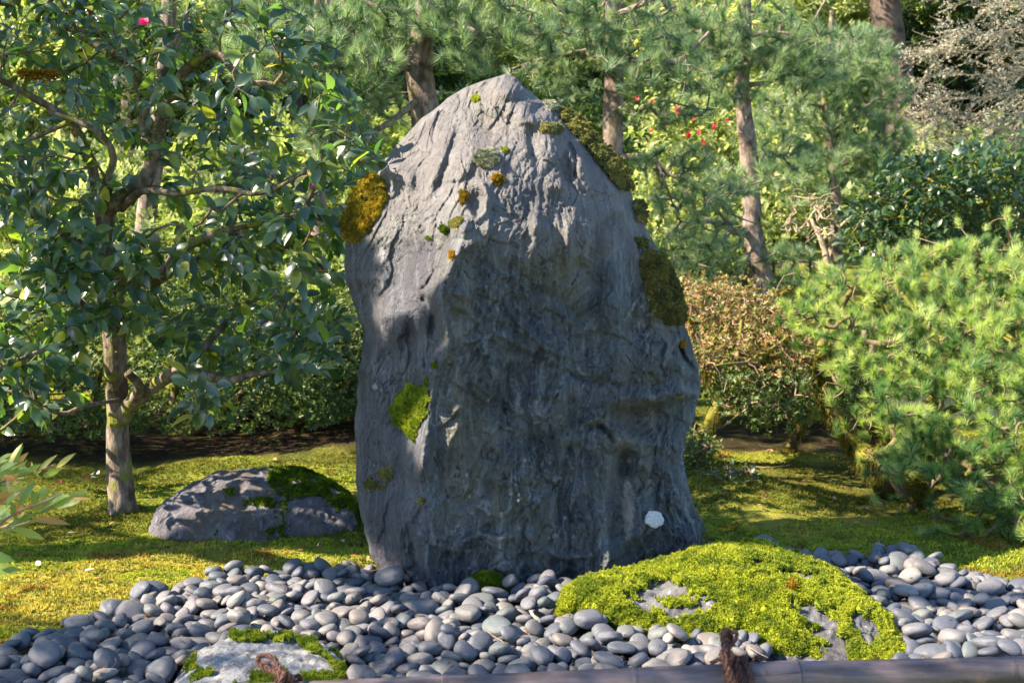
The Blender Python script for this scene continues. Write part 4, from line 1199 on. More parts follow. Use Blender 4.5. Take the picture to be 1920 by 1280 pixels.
# ------------------------------------------------------------------ growing twigs out of limbs
def grow(skel, targets, r_tip=0.003, r_max=0.02, wob=0.05, sag=0.0, power=0.42):
    """each target is joined to the nearest wood by a curved twig; returns lines, radii, directions at the tips"""
    S = np.asarray(skel, float); T = np.asarray(targets, float)
    n0 = len(S); P = np.zeros((n0 + len(T) * 5, 3)); P[:n0] = S; par = np.full(len(P), -1); cnt = np.zeros(len(P)); n = n0
    d0 = np.array([np.min(((S - t_) ** 2).sum(1)) for t_ in T]); order = np.argsort(d0)
    segs = [None] * len(T)
    for ti in order:
        t_ = T[ti]
        d = ((P[:n] - t_) ** 2).sum(1)
        j = int(np.argmin(d)); a = P[j]; L = math.sqrt(d[j])
        k = 1 if L < 0.08 else (3 if L < 0.35 else 4)
        idx = [j]; prev = j
        off = rng.normal(size=3) * wob * L * 2
        for q_ in range(1, k + 1):
            f = q_ / k
            b = a + (t_ - a) * f + off * math.sin(math.pi * f) + (0, 0, -sag * L * math.sin(math.pi * f))
            P[n] = b; par[n] = prev; idx.append(n); prev = n; n += 1
        segs[ti] = idx
    for ti in range(len(T)):
        j = segs[ti][-1]
        while j >= n0: cnt[j] += 1; j = par[j]
    lines, radii, dirs = [], [], np.zeros((len(T), 3))
    for ti, idx in enumerate(segs):
        L_ = P[idx]; r = r_tip * np.maximum(cnt[idx], 1) ** power
        if idx[0] < n0: r[0] = r[1] * 1.25
        else: r[0] = min(r[0], r[1] * 1.3)
        lines.append(L_); radii.append(np.minimum(r, r_max)); dirs[ti] = L_[-1] - L_[-2]
    dirs /= np.linalg.norm(dirs, axis=1)[:, None] + 1e-9
    return lines, radii, dirs

def pads(spec):
    """points inside image-guided foliage pads: (cx, cy, rx, ry, distance, depth spread, count)"""
    out = []
    for cx, cy_, rx, ry, D_, dD, n in spec:
        a = rng.uniform(0, 2 * math.pi, n); r = np.sqrt(rng.rand(n))
        out.append(at(cx + rx * r * np.cos(a), cy_ + ry * r * np.sin(a), D_ + dD * rng.uniform(-1, 1, n)))
    return np.concatenate(out)

def poly_points(poly, n, Dfun):
    q = np.array(poly, float); out = []
    while len(out) < n:
        x = rng.uniform(q[:, 0].min(), q[:, 0].max(), n); y = rng.uniform(q[:, 1].min(), q[:, 1].max(), n)
        k = in_poly(x, y, poly); out += list(zip(x[k], y[k]))
    o = np.array(out[:n]); return at(o[:, 0], o[:, 1], Dfun(o[:, 0], o[:, 1])), o

def limbs(root, specs, mat, names=("branch",), sides=12, step=0.05, rough=0.12):
    """specs: list of [(px, py, distance, radius), ...]; every limb is a part of its own; returns wood points"""
    pts = []
    for k, sp_ in enumerate(specs):
        a_ = np.array(sp_, float); P = at(a_[:, 0], a_[:, 1], a_[:, 2])
        nm = names[min(k, len(names) - 1)]
        V, Fq = bark_tube(P, a_[:, 3], sides if k else max(sides, 18), step, rough, 14.0, k * 3.3, 0.35 if nm == "trunk" else 0.0)
        part(nm, V, Fq, mat, root)
        Q, _ = smooth_line(P, a_[:, 3], 0.08); pts.append(Q)
    return np.concatenate(pts)

def twig_part(root, lines, radii, mat, sides=4):
    V, Fq = tubes(lines, radii, sides, closed=False)
    part("twigs", V, Fq, mat, root, kind='stuff')

def orient(dirs, up_mix, jitter, upv=(0, 0, 1)):
    D_ = dirs * (1 - up_mix) + np.array(upv) * up_mix + rng.normal(size=dirs.shape) * jitter
    return basis(D_, rng.normal(size=dirs.shape) * 0.4 + (0, 0, 1) + rng.normal(size=dirs.shape) * 0.01)

def plant(name, loc, label, cat, wood, wmat, wnames, targets, templates, lmat, size, part_name, mass_name, nobj=0, up=0.3, jit=0.35, per=1, spread=0.0, group=None, r_tip=0.0035, r_max=0.03, twigmat=None, sides=12, rough=0.12, twigs=True, smooth=True):
    root = thing(name, loc, label, cat, group)
    sk = limbs(root, wood, wmat, wnames, sides, 0.06, rough)
    if twigs:
        lines, radii, dirs = grow(sk, targets, r_tip, r_max)
        twig_part(root, lines, radii, twigmat or wmat)
    else:
        dirs = rng.normal(size=targets.shape)
    P = np.repeat(targets, per, 0) + rng.normal(size=(len(targets) * per, 3)) * spread
    D_ = np.repeat(dirs, per, 0)
    emit(root, part_name, mass_name, templates, P, orient(D_, up, jit), rng.uniform(size[0], size[1], len(P)), lmat, nobj, rng, smooth)
    return root

# ------------------------------------------------------------------ bark and leaf materials
BARK_CAM = bark_mat("camellia_bark", (0.085, 0.062, 0.045), (0.27, 0.22, 0.18), (0.06, 0.045, 0.028), 0.40, 26.0)
BARK_MOSSY = bark_mat("mossy_bark", (0.08, 0.055, 0.035), (0.17, 0.12, 0.08), (0.05, 0.035, 0.02), 0.85, 22.0, (0.10, 0.10, 0.012))
BARK_PINE = bark_mat("pine_bark", (0.13, 0.095, 0.078), (0.32, 0.26, 0.225), (0.06, 0.045, 0.036), 0.3, 26.0)
BARK_DARK = bark_mat("dark_bark", (0.07, 0.05, 0.04), (0.13, 0.095, 0.08), (0.035, 0.025, 0.02), 0.1, 12.0)
TWIG = bark_mat("twig_bark", (0.12, 0.09, 0.055), (0.20, 0.155, 0.10), (0.09, 0.08, 0.03), 0.35, 30.0)
TWIG_RED = bark_mat("reddish_twig_bark", (0.20, 0.13, 0.09), (0.32, 0.23, 0.17), (0.13, 0.08, 0.05), 0.1, 30.0)
L_CAM = foliage_mat("camellia_leaf", [(0.0, (0.016, 0.042, 0.028)), (0.35, (0.028, 0.064, 0.038)), (0.7, (0.050, 0.092, 0.042)), (0.93, (0.085, 0.130, 0.035)), (0.965, (0.26, 0.24, 0.03)), (1.0, (0.05, 0.10, 0.04))], 0.34, 0.30, 1.0, (5.5, 5.5, 1.0))
L_CAM_FAR = foliage_mat("glossy_shrub_leaf", [(0.0, (0.020, 0.050, 0.030)), (0.5, (0.040, 0.085, 0.042)), (1.0, (0.09, 0.15, 0.06))], 0.3, 0.35, 0.7, (2.2, 2.4, 1.0))
L_MUGO = foliage_mat("low_pine_needle", [(0.0, (0.06, 0.14, 0.06)), (0.3, (0.13, 0.23, 0.085)), (0.65, (0.29, 0.38, 0.12)), (1.0, (0.48, 0.52, 0.22))], 0.38, 0.45, 0.45, (1.8, 2.0, 0.8))
L_PINE = foliage_mat("pine_needle", [(0.0, (0.07, 0.13, 0.08)), (0.4, (0.135, 0.22, 0.115)), (0.75, (0.24, 0.32, 0.18)), (1.0, (0.30, 0.37, 0.21))], 0.35, 0.4, 0.5, (1.7, 1.9, 1.0))
L_AZA = foliage_mat("azalea_leaf", [(0.0, (0.030, 0.062, 0.018)), (0.5, (0.065, 0.115, 0.028)), (0.85, (0.12, 0.17, 0.045)), (1.0, (0.20, 0.22, 0.07))], 0.3, 0.5, 0.4, (1.7, 1.8, 0.8))
L_AZARED = foliage_mat("reddish_azalea_leaf", [(0.0, (0.05, 0.10, 0.03)), (0.35, (0.14, 0.20, 0.05)), (0.6, (0.34, 0.19, 0.10)), (0.85, (0.44, 0.25, 0.16)), (1.0, (0.36, 0.38, 0.12))], 0.35, 0.5, 0.4, (1.5, 1.5, 0.9))
L_BRIGHT = foliage_mat("backlit_forest_leaf", [(0.0, (0.06, 0.10, 0.03)), (0.45, (0.24, 0.31, 0.12)), (1.0, (0.50, 0.53, 0.30))], 0.55, 0.6, 0.3, (1.6, 1.6, 0.8))  # raised leaf colours stand in for backlit glow and haze
L_MID = foliage_mat("forest_leaf", [(0.0, (0.09, 0.14, 0.045)), (0.5, (0.20, 0.26, 0.09)), (1.0, (0.38, 0.40, 0.18))], 0.5, 0.6, 0.3, (1.6, 1.7, 0.8))
L_DARK = foliage_mat("dark_conifer_leaf", [(0.0, (0.018, 0.040, 0.016)), (0.5, (0.040, 0.075, 0.025)), (1.0, (0.08, 0.12, 0.035))], 0.3, 0.6, 0.3)
L_NAN = foliage_mat("nandina_leaf", [(0.0, (0.18, 0.28, 0.07)), (0.5, (0.36, 0.42, 0.09)), (0.78, (0.46, 0.40, 0.09)), (0.9, (0.50, 0.20, 0.08)), (1.0, (0.24, 0.30, 0.10))], 0.4, 0.4, 0.45, (1.4, 1.4, 0.9))
L_RED = foliage_mat("red_petal", [(0.0, (0.55, 0.02, 0.04)), (1.0, (0.75, 0.06, 0.10))], 0.4, 0.5, 0.3, (1.3, 1, 1))
L_PINK = foliage_mat("pink_petal", [(0.0, (0.80, 0.06, 0.22)), (1.0, (0.9, 0.12, 0.32))], 0.4, 0.5, 0.3, (1.2, 1, 1))
L_LICH = foliage_mat("lichen_tuft", [(0.0, (0.30, 0.31, 0.24)), (0.5, (0.45, 0.45, 0.36)), (1.0, (0.60, 0.58, 0.48))], 0.2, 0.8, 0.2, (1.1, 1.1, 1))
L_HANG = foliage_mat("hanging_moss", [(0.0, (0.05, 0.045, 0.012)), (0.5, (0.12, 0.11, 0.022)), (1.0, (0.24, 0.19, 0.035))], 0.35, 0.8, 0.15)

def moss_on_limb(root, spec, n, mat, length, hang=0.0, name="moss_growth"):
    """moss tufts growing on a limb; hang > 0 gives strands that hang from it"""
    a_ = np.array(spec, float); P = at(a_[:, 0], a_[:, 1], a_[:, 2]); Q, R = smooth_line(P, a_[:, 3], 0.02)
    i_ = rng.randint(0, len(Q), n); N = rng.normal(size=(n, 3)) + (0, 0, 0.5 if not hang else -0.6); N /= np.linalg.norm(N, axis=1)[:, None]
    S = Q[i_] + N * R[i_][:, None] * 0.9 + rng.normal(size=(n, 3)) * 0.006
    if hang: N = N * 0.15 + (0, 0, -1)
    V, Fq, r_ = blades(S, N, 4, length, 0.007, 0.5 if not hang else 0.14, rng)
    part(name, V, Fq, mat, root, True, {'rnd': r_}, kind='stuff')

MPOLY = [(1462, 572), (1500, 540), (1560, 500), (1640, 485), (1690, 458), (1800, 452), (1920, 448), (2080, 452), (2080, 1000), (1960, 1010), (1880, 990), (1860, 960), (1800, 930), (1760, 890), (1660, 880), (1645, 850), (1700, 820), (1700, 790), (1640, 780), (1600, 720), (1560, 690), (1550, 640), (1500, 620)]
def mdepth(x, y):
    return np.interp(y, [440, 520, 620, 760, 900, 1010], [8.3, 7.6, 6.9, 6.2, 5.85, 5.7]) + rng.uniform(-0.08, 0.12, len(x))
AZTOP = [(1255, 560), (1290, 535), (1380, 548), (1440, 560), (1500, 590), (1530, 640), (1520, 690), (1440, 700), (1360, 680), (1280, 700), (1255, 640)]
# a map, seen from the sun, of the spots that the photograph shows in the sun: crowns grow their gaps there
_u = np.cross(SUN, (0, 0, 1)); _u /= np.linalg.norm(_u); _v = np.cross(SUN, _u)
CELL = 0.045; NG = 640
def _cells(P):
    return np.clip(((P @ _u) / CELL + NG / 2).astype(int), 0, NG - 1), np.clip(((P @ _v) / CELL + NG / 2).astype(int), 0, NG - 1)
_gx, _gy = np.meshgrid(np.arange(-3.6, 3.8, 0.03), np.arange(3.6, 8.8, 0.03))
_G = np.stack([_gx, _gy, np.full_like(_gx, 0.04)], -1).reshape(-1, 3)
_px, _py, _ = project(_G)
_en = fbm(np.stack([_px / 50, _py / 20, 0 * _px], -1), 2)
_pts = [_G[is_lit(_px + 14 * _en, _py + 6 * _en)]]
_m = rock_lit(HOST.px, HOST.py) & ((HOST.N * SUN).sum(-1) > 0.03) & (np.arange(HOST.n1) < NCF)[None]
_pts.append(HOST.P[_m][::7])
for _h in (B1, B2):
    _m = is_lit(_h.px, _h.py) & ((_h.N * SUN).sum(-1) > 0.05); _pts.append(_h.P[_m][::5])
_pts.append(poly_points(MPOLY, 5000, mdepth)[0])
_pts.append(poly_points(AZTOP, 1500, lambda x, y: np.interp(y, [540, 700], [8.3, 7.3]))[0])
_pts.append(poly_points([(300, 560), (500, 520), (680, 560), (680, 640), (500, 620), (330, 640)], 700, lambda x, y: 9.3 + 0 * x)[0])
LITPTS = np.concatenate(_pts)
SUNMAP = np.full((NG, NG), -1e9)
_a, _b = _cells(LITPTS)
np.maximum.at(SUNMAP, (_a, _b), LITPTS @ SUN)
def _dilate(M):
    M = M.copy()
    for sx, sy in ((1, 0), (-1, 0), (0, 1), (0, -1)): M = np.maximum(M, np.roll(M, (sx, sy), (0, 1)))
    return M
SUNMAP1 = _dilate(SUNMAP); SUNMAP2 = _dilate(_dilate(SUNMAP1))
def sun_clear(P, keep, wide=False, gap=0.3):
    """True where foliage may stand without shading a spot that the photograph shows in the sun"""
    a_, b_ = _cells(P); m_ = (SUNMAP2 if wide else SUNMAP1)[a_, b_]
    return ~((m_ > -1e8) & (P @ SUN > m_ + gap)) | (rng.rand(len(P)) < keep)

# ------------------------------------------------------------------ camellia tree, left
CT = [(232, 962, 6.45, 0.082), (226, 900, 6.45, 0.076), (221, 830, 6.44, 0.070), (219, 740, 6.42, 0.070), (215, 650, 6.40, 0.066), (212, 570, 6.38, 0.074), (203, 500, 6.36, 0.066), (196, 440, 6.34, 0.055), (200, 392, 6.30, 0.045)]
CL = [CT,
      [(200, 392, 6.30, 0.042), (235, 368, 6.26, 0.040), (268, 345, 6.22, 0.034), (285, 300, 6.2, 0.028), (300, 235, 6.2, 0.026), (315, 190, 6.18, 0.024), (342, 140, 6.15, 0.022), (380, 108, 6.1, 0.019), (412, 103, 6.05, 0.017), (455, 150, 6.0, 0.013), (516, 158, 5.9, 0.009)],
      [(285, 300, 6.2, 0.026), (268, 225, 6.25, 0.023), (266, 184, 6.3, 0.022), (255, 148, 6.3, 0.02), (222, 112, 6.35, 0.017), (156, 72, 6.4, 0.013), (80, 20, 6.4, 0.01), (30, -40, 6.4, 0.007)],
      [(268, 225, 6.25, 0.018), (300, 150, 6.2, 0.014), (330, 90, 6.2, 0.012), (350, 30, 6.2, 0.010), (360, -60, 6.2, 0.008)],
      [(196, 440, 6.34, 0.03), (180, 350, 6.25, 0.024), (172, 312, 6.2, 0.022), (156, 273, 6.15, 0.020), (133, 227, 6.1, 0.018), (70, 188, 6.0, 0.015), (0, 150, 5.9, 0.011), (-90, 120, 5.8, 0.008)],
      [(199, 392, 6.30, 0.022), (200, 340, 6.1, 0.017), (213, 297, 6.05, 0.016), (191, 254, 6.0, 0.015), (145, 227, 6.0, 0.012), (90, 210, 6.0, 0.008)],
      [(205, 500, 6.36, 0.036), (150, 460, 6.3, 0.028), (125, 445, 6.28, 0.026), (85, 415, 6.2, 0.024), (50, 392, 6.15, 0.022), (0, 350, 6.1, 0.018), (-90, 310, 6.0, 0.012)],
      [(212, 600, 6.38, 0.042), (180, 595, 6.3, 0.036), (150, 575, 6.25, 0.034), (118, 540, 6.2, 0.030), (70, 515, 6.15, 0.022), (0, 505, 6.1, 0.018), (-100, 480, 6.0, 0.012)],
      [(228, 392, 6.28, 0.022), (266, 359, 6.1, 0.018), (332, 363, 6.0, 0.016), (385, 355, 5.9, 0.015), (430, 355, 5.8, 0.014), (488, 363, 5.75, 0.011), (560, 330, 5.7, 0.008), (640, 280, 5.7, 0.005)],
      [(214, 540, 6.36, 0.05), (240, 520, 6.3, 0.042), (285, 525, 6.2, 0.034), (318, 505, 6.1, 0.030), (330, 475, 6.05, 0.022), (400, 440, 5.95, 0.016), (480, 420, 5.8, 0.012), (560, 400, 5.7, 0.008)],
      [(224, 790, 6.42, 0.045), (246, 758, 6.36, 0.042), (290, 722, 6.25, 0.038), (345, 692, 6.12, 0.032), (375, 700, 6.05, 0.026), (430, 712, 5.95, 0.020), (480, 700, 5.85, 0.015), (560, 690, 5.75, 0.010), (630, 670, 5.7, 0.006)],
      [(246, 758, 6.36, 0.03), (262, 726, 6.2, 0.022), (240, 700, 6.1, 0.018)],
      [(220, 590, 6.2, 0.020), (165, 620, 5.95, 0.018), (140, 635, 5.85, 0.013), (70, 660, 5.7, 0.010), (0, 690, 5.6, 0.008), (-60, 720, 5.6, 0.006)],
      [(222, 750, 6.35, 0.010), (160, 760, 6.0, 0.009), (110, 775, 5.9, 0.008), (40, 740, 5.8, 0.007), (-40, 720, 5.8, 0.005)],
      [(340, 500, 6.1, 0.022), (420, 470, 6.3, 0.016), (500, 450, 6.5, 0.012), (570, 470, 6.5, 0.009), (620, 520, 6.4, 0.006)],
      [(345, 692, 6.12, 0.018), (420, 610, 6.3, 0.014), (480, 560, 6.4, 0.012), (540, 560, 6.4, 0.009), (620, 580, 6.3, 0.006)],
      [(133, 227, 6.1, 0.012), (60, 260, 6.2, 0.010), (0, 280, 6.2, 0.008), (-80, 260, 6.2, 0.006)]]
CL = [[(a_, b_, c_, d_ * (0.86 if k_ == 0 else (1.0 if k_ in (6, 7, 8, 10, 12) else 1.2))) for a_, b_, c_, d_ in w_] for k_, w_ in enumerate(CL)]
root = thing("camellia_tree", at(np.array([232.]), np.array([962.]), np.array([6.45]))[0], "camellia tree with glossy dark leaves, mossy trunk and one pink flower, left", "tree")
sk = limbs(root, CL, BARK_CAM, ("trunk", "branch"), 14, 0.04, 0.14)
for sp_ in (CL[1][3:6], CL[2][1:4], CL[0][4:7], CL[10][0:3], CL[6], CL[4][2:5]):
    moss_on_limb(root, sp_, 500, MOSS_OLIVE, 0.016)
moss_on_limb(root, [(338, 190, 6.1, 0.03), (335, 160, 6.1, 0.03)], 500, MOSS_OLIVE, 0.02)
moss_on_limb(root, [(40, 140, 6.0, 0.012), (105, 142, 6.0, 0.012)], 500, MOSS_ORANGE, 0.018)
CROWN = [(-160, -60), (540, -60), (590, 40), (640, 120), (690, 220), (725, 270), (690, 320), (640, 350), (640, 420), (632, 500), (655, 560), (668, 630), (664, 700), (610, 740), (540, 700), (440, 720), (420, 800), (340, 810), (300, 740), (200, 690), (150, 700), (110, 800), (20, 830), (-160, 830)]
def cdepth(x, y):
    c_ = 6.15 - 0.0011 * np.maximum(x - 220, 0) * 1.2
    return c_ + rng.uniform(-0.5, 0.9, len(x))
T_, o_ = poly_points(CROWN, 1120, cdepth)
dens = 1.0 - 0.2 * in_poly(o_[:, 0], o_[:, 1], [(250, 100), (620, 100), (620, 560), (250, 560)]) - 0.35 * (o_[:, 0] < 420) * (o_[:, 1] < 420) - 0.75 * in_poly(o_[:, 0], o_[:, 1], [(170, 640), (280, 620), (300, 760), (190, 760)]) - 0.72 * in_poly(o_[:, 0], o_[:, 1], [(225, 380), (330, 380), (330, 480), (225, 480)]) - 0.6 * in_poly(o_[:, 0], o_[:, 1], [(90, 220), (260, 250), (250, 340), (150, 340), (60, 270)]) \
    - 0.5 * in_poly(o_[:, 0], o_[:, 1], [(300, 540), (600, 520), (560, 590), (340, 600)]) - 0.45 * in_poly(o_[:, 0], o_[:, 1], [(-20, 440), (180, 470), (180, 520), (-20, 500)]) - 0.8 * in_poly(o_[:, 0], o_[:, 1], [(100, 640), (190, 660), (190, 800), (100, 800)]) \
    - 0.6 * in_poly(o_[:, 0], o_[:, 1], [(270, 680), (420, 640), (420, 700), (280, 740)]) - 0.35 * (o_[:, 1] > 700)
T_ = T_[rng.rand(len(T_)) < dens]
T2_ = np.stack([rng.uniform(-4.0, -1.5, 150), rng.uniform(5.3, 7.3, 150), rng.uniform(2.7, 3.9, 150)], -1)     # the crown above the frame
T3_ = np.stack([rng.uniform(-4.2, -3.0, 120), rng.uniform(5.4, 7.0, 120), rng.uniform(0.9, 2.8, 120)], -1)
T4_ = pads([(90, 560, 140, 80, 6.0, 0.5, 60), (60, 700, 110, 70, 5.9, 0.4, 34), (150, 480, 120, 50, 6.0, 0.5, 40), (60, 330, 90, 70, 6.0, 0.5, 30)])
T_ = np.vstack([T_, T2_, T3_])
T_ = T_[sun_clear(T_, np.where((T_[:, 2] > 2.7) | (T_[:, 0] < -3), 0.0, 0.15), False, 0.45)]
T_ = np.vstack([T_, T4_])
lines, radii, dirs = grow(sk, T_, 0.0026, 0.016, 0.06, 0.03)
twig_part(root, lines, radii, TWIG, 5)
per = 5
P = np.repeat(T_, per, 0); D_ = np.repeat(dirs, per, 0)
back_ = np.tile(np.linspace(0, 1, per), len(T_))
P = P - D_ * (back_ * 0.11)[:, None] + rng.normal(size=P.shape) * 0.006
side_ = rng.normal(size=P.shape); side_ -= (side_ * D_).sum(1)[:, None] * D_; side_ /= np.linalg.norm(side_, axis=1)[:, None]
LD = D_ * (1.0 - 0.7 * back_)[:, None] + side_ * (0.35 + 0.7 * back_)[:, None] + (0, 0, -0.28)
LU = np.array((-0.1, -0.75, 0.8)) + rng.normal(size=P.shape) * 0.42
emit(root, "leaf", "leaves", LEAF_T, P, basis(LD, LU), rng.uniform(0.08, 0.122, len(P)), L_CAM, 300, rng)
def flower(nm, px, py, D_, r, label, cat, parent, mat, petals=6):
    c_ = at(np.array([float(px)]), np.array([float(py)]), np.array([D_]))[0]
    V, Fq, R = tpl_whorl(petals, 1.0, 0.95, 0.35, rng)
    V2, F2, R2 = tpl_whorl(4, 0.6, 0.9, 0.9, rng)
    A = np.vstack([V, V2 + (0, 0.05, 0)]) * r; rot = np.array([[1, 0, 0], [0, -0.6, -0.8], [0, 0.8, -0.6]]).T
    part(nm, A @ np.array([[1, 0, 0], [0, -0.8, 0.6], [0, 0.6, 0.8]]) + c_, np.vstack([Fq, F2 + len(V)]), mat, parent, True, {'rnd': np.concatenate([R, R2])}, **({'label': label} if label else {}))
flower("flower", 270, 43, 5.5, 0.034, "pink camellia flower", None, root, L_PINK, 7)
flower("flower", 588, 350, 5.5, 0.018, None, None, root, L_PINK)
def bud(px, py, D_, r=0.012):
    c_ = at(np.array([float(px)]), np.array([float(py)]), np.array([D_]))[0]
    V, Fq = ico(2); V = V * (r * 0.8, r * 0.8, r * 1.3) + c_
    part("flower_bud", V, Fq, MOSS_TAN, root, True, {'rnd': np.full(len(V), 0.8)})
for b_ in ((472, 195, 5.6), (540, 20, 5.7), (538, 70, 5.7), (522, 112, 5.7), (604, 165, 5.6), (136, 487, 5.6), (550, 562, 5.6), (400, 45, 5.6), (445, 190, 5.7)): bud(*b_)

# ------------------------------------------------------------------ unseen evergreen left of the frame, crown clumps set along sun rays to cast shade
n = 8600
gxs = rng.uniform(-3.6, 3.6, n); gys = rng.uniform(2.3, 9.6, n)
_k = (gys < 7.6) | (gxs < -0.4); gxs, gys = gxs[_k], gys[_k]
G = np.stack([gxs, gys, gxs * 0 + 0.03], -1)
bx, by, _ = project(G)
edge_n = 14 * fbm(np.stack([bx / 60, by / 25, 0 * bx], -1), 2)
sh = ~is_lit(bx + edge_n, by + edge_n * 0.5)
holes = fbm(np.stack([gxs * 2.2, gys * 2.2, gxs * 0 + 5], -1), 2) > 0.62
G = G[sh & ~holes]
n2 = 4200
rx_ = np.stack([rng.uniform(-0.75, -0.15, n2), np.zeros(n2), rng.uniform(0.0, 1.75, n2)], -1); rx_[:, 1] = 5.3 - 0.45 * sstep(-0.8, -0.25, rx_[:, 0]) + rng.uniform(-0.05, 0.1, n2)
qx, qy, _ = project(rx_)
C_ = G + SUN * rng.uniform(5.0, 7.4, len(G))[:, None]
C_ = C_[sun_clear(C_, 0.0, True)]
G2 = rx_[~rock_lit(qx, qy)]
C2_ = G2 + SUN * rng.uniform(5.0, 7.0, len(G2))[:, None]
C2_ = C2_[sun_clear(C2_, 0.0)]
C3_ = np.stack([rng.uniform(-4.6, -0.5, 1500), 7.9 + 0 * rng.rand(1500), rng.uniform(0.1, 0.82, 1500)], -1) + SUN * rng.uniform(4.5, 6.5, 1500)[:, None]
C3_ = C3_[sun_clear(C3_, 0.0)]; C_ = np.vstack([C_, C3_])
nbig = len(C_); C_ = np.vstack([C_, C2_])
_k = C_[:, 0] < -0.7; csz = np.concatenate([rng.uniform(0.10, 0.17, nbig), rng.uniform(0.07, 0.10, len(C2_))])[_k]; C_ = C_[_k]
ST = [[(-4.6, 4.9, -0.05, 0.26), (-4.65, 4.9, 0.6, 0.21), (-4.6, 4.95, 1.4, 0.19), (-4.5, 4.95, 2.3, 0.17), (-4.4, 4.9, 3.0, 0.15)],
      [(-4.45, 4.95, 2.6, 0.10), (-3.9, 4.2, 3.5, 0.07), (-3.1, 3.5, 4.0, 0.05), (-2.2, 3.0, 4.3, 0.03)], [(-4.5, 4.95, 2.3, 0.10), (-4.9, 4.2, 3.3, 0.07), (-5.2, 3.4, 4.0, 0.04)],
      [(-4.4, 4.9, 3.0, 0.12), (-4.3, 5.2, 4.0, 0.08), (-4.1, 5.8, 4.8, 0.05)], [(-4.4, 4.9, 3.0, 0.10), (-5.2, 5.4, 4.0, 0.07), (-6.2, 6.0, 4.6, 0.04)], [(-4.4, 4.9, 3.0, 0.10), (-3.9, 4.0, 4.0, 0.07), (-3.2, 3.3, 4.5, 0.04)],
      [(-4.4, 4.9, 3.0, 0.09), (-5.6, 4.6, 3.8, 0.06), (-6.8, 4.4, 4.2, 0.035)]]
root = thing("shade_tree", (-4.6, 4.9, 0), "unseen evergreen tree outside the left edge, crown shaped to cast the dappled shade", "tree")
sk = []
for k, l_ in enumerate(ST):
    a_ = np.array(l_); V, Fq = bark_tube(a_[:, :3], a_[:, 3], 14, 0.08, 0.1, 9.0, k, 0.3 if k == 0 else 0)
    part("trunk" if k == 0 else "branch", V, Fq, BARK_CAM, root); sk.append(smooth_line(a_[:, :3], a_[:, 3], 0.15)[0])
sub_ = C_[rng.permutation(len(C_))[:500]]
lines, radii, dirs = grow(np.concatenate(sk), sub_, 0.004, 0.03)
twig_part(root, lines, radii, TWIG, 4)
emit(root, "leaf", "leaves", CLUSTER_T, C_, basis(rng.normal(size=C_.shape), rng.normal(size=C_.shape)), csz, L_CAM, 0, rng)

# ------------------------------------------------------------------ low spreading pine, right
MW = [[(1668, 905, 6.75, 0.085), (1640, 872, 6.72, 0.07), (1612, 838, 6.7, 0.062), (1585, 800, 6.7, 0.055), (1560, 765, 6.75, 0.05), (1548, 720, 6.8, 0.042), (1540, 660, 6.9, 0.034), (1560, 600, 7.1, 0.026), (1600, 540, 7.4, 0.018)],
      [(1640, 872, 6.72, 0.055), (1665, 840, 6.7, 0.048), (1710, 835, 6.6, 0.04), (1770, 850, 6.4, 0.03), (1830, 880, 6.2, 0.022), (1880, 930, 6.0, 0.014)],
      [(1585, 800, 6.7, 0.045), (1640, 790, 6.6, 0.04), (1700, 800, 6.6, 0.034), (1760, 780, 6.5, 0.028), (1830, 750, 6.4, 0.022), (1920, 760, 6.4, 0.015)],
      [(1668, 880, 6.75, 0.06), (1720, 800, 7.1, 0.05), (1780, 700, 7.3, 0.04), (1830, 600, 7.6, 0.03), (1880, 540, 7.8, 0.02), (1990, 520, 7.8, 0.012)],
      [(1780, 700, 7.3, 0.03), (1740, 620, 7.4, 0.022), (1700, 560, 7.6, 0.016), (1650, 520, 7.8, 0.012)],
      [(1710, 835, 6.6, 0.03), (1790, 860, 6.3, 0.03), (1880, 850, 6.2, 0.026), (1980, 830, 6.2, 0.02)],
      [(1560, 765, 6.75, 0.03), (1530, 700, 6.6, 0.02), (1550, 650, 6.5, 0.014), (1620, 620, 6.3, 0.01)],
      [(1830, 600, 7.6, 0.03), (1900, 640, 7.0, 0.022), (1960, 700, 6.6, 0.015)]]
T_, o_ = poly_points(MPOLY, 1600, mdepth)
hole = in_poly(o_[:, 0], o_[:, 1], [(1800, 790), (1840, 780), (1850, 830), (1800, 830)]) | in_poly(o_[:, 0], o_[:, 1], [(1870, 800), (1930, 800), (1930, 850), (1875, 850)]) | in_poly(o_[:, 0], o_[:, 1], [(1860, 620), (1910, 620), (1915, 690), (1860, 680)]) | in_poly(o_[:, 0], o_[:, 1], [(1660, 830), (1760, 835), (1760, 870), (1660, 860)])
pn = fbm(np.stack([o_[:, 0] / 90, o_[:, 1] / 38, 0 * o_[:, 0]], -1), 2)
T_[:, 1] += 0.45 * pn + 0.12 * rng.normal(size=len(T_)) * 0.6
T_ = T_[~hole & (pn > -0.34)]
Tin = T_ + np.array((0, 0.35, -0.12)) + rng.normal(size=T_.shape) * 0.15
Tlow = pads([(1765, 1000, 45, 14, 5.9, 0.1, 9), (1690, 870, 40, 30, 6.2, 0.15, 14), (1840, 990, 60, 22, 5.8, 0.1, 12)])
T_ = np.vstack([T_, Tin[::3], Tlow])
root = thing("low_pine", at(np.array([1668.]), np.array([905.]), np.array([6.75]))[0], "low spreading mountain pine with bright lime-green needle tufts and mossy branches, at the right", "pine tree")
MW = [[(a_, b_, c_ + 0.4 * min(1, k_ / 2), d_) for k_, (a_, b_, c_, d_) in enumerate(w_)] if n_ in (0, 1) else [(a_, b_, c_ + 0.6, d_) for a_, b_, c_, d_ in w_] for n_, w_ in enumerate(MW)]
sk = limbs(root, MW, BARK_MOSSY, ("trunk", "branch"), 12, 0.05, 0.18)
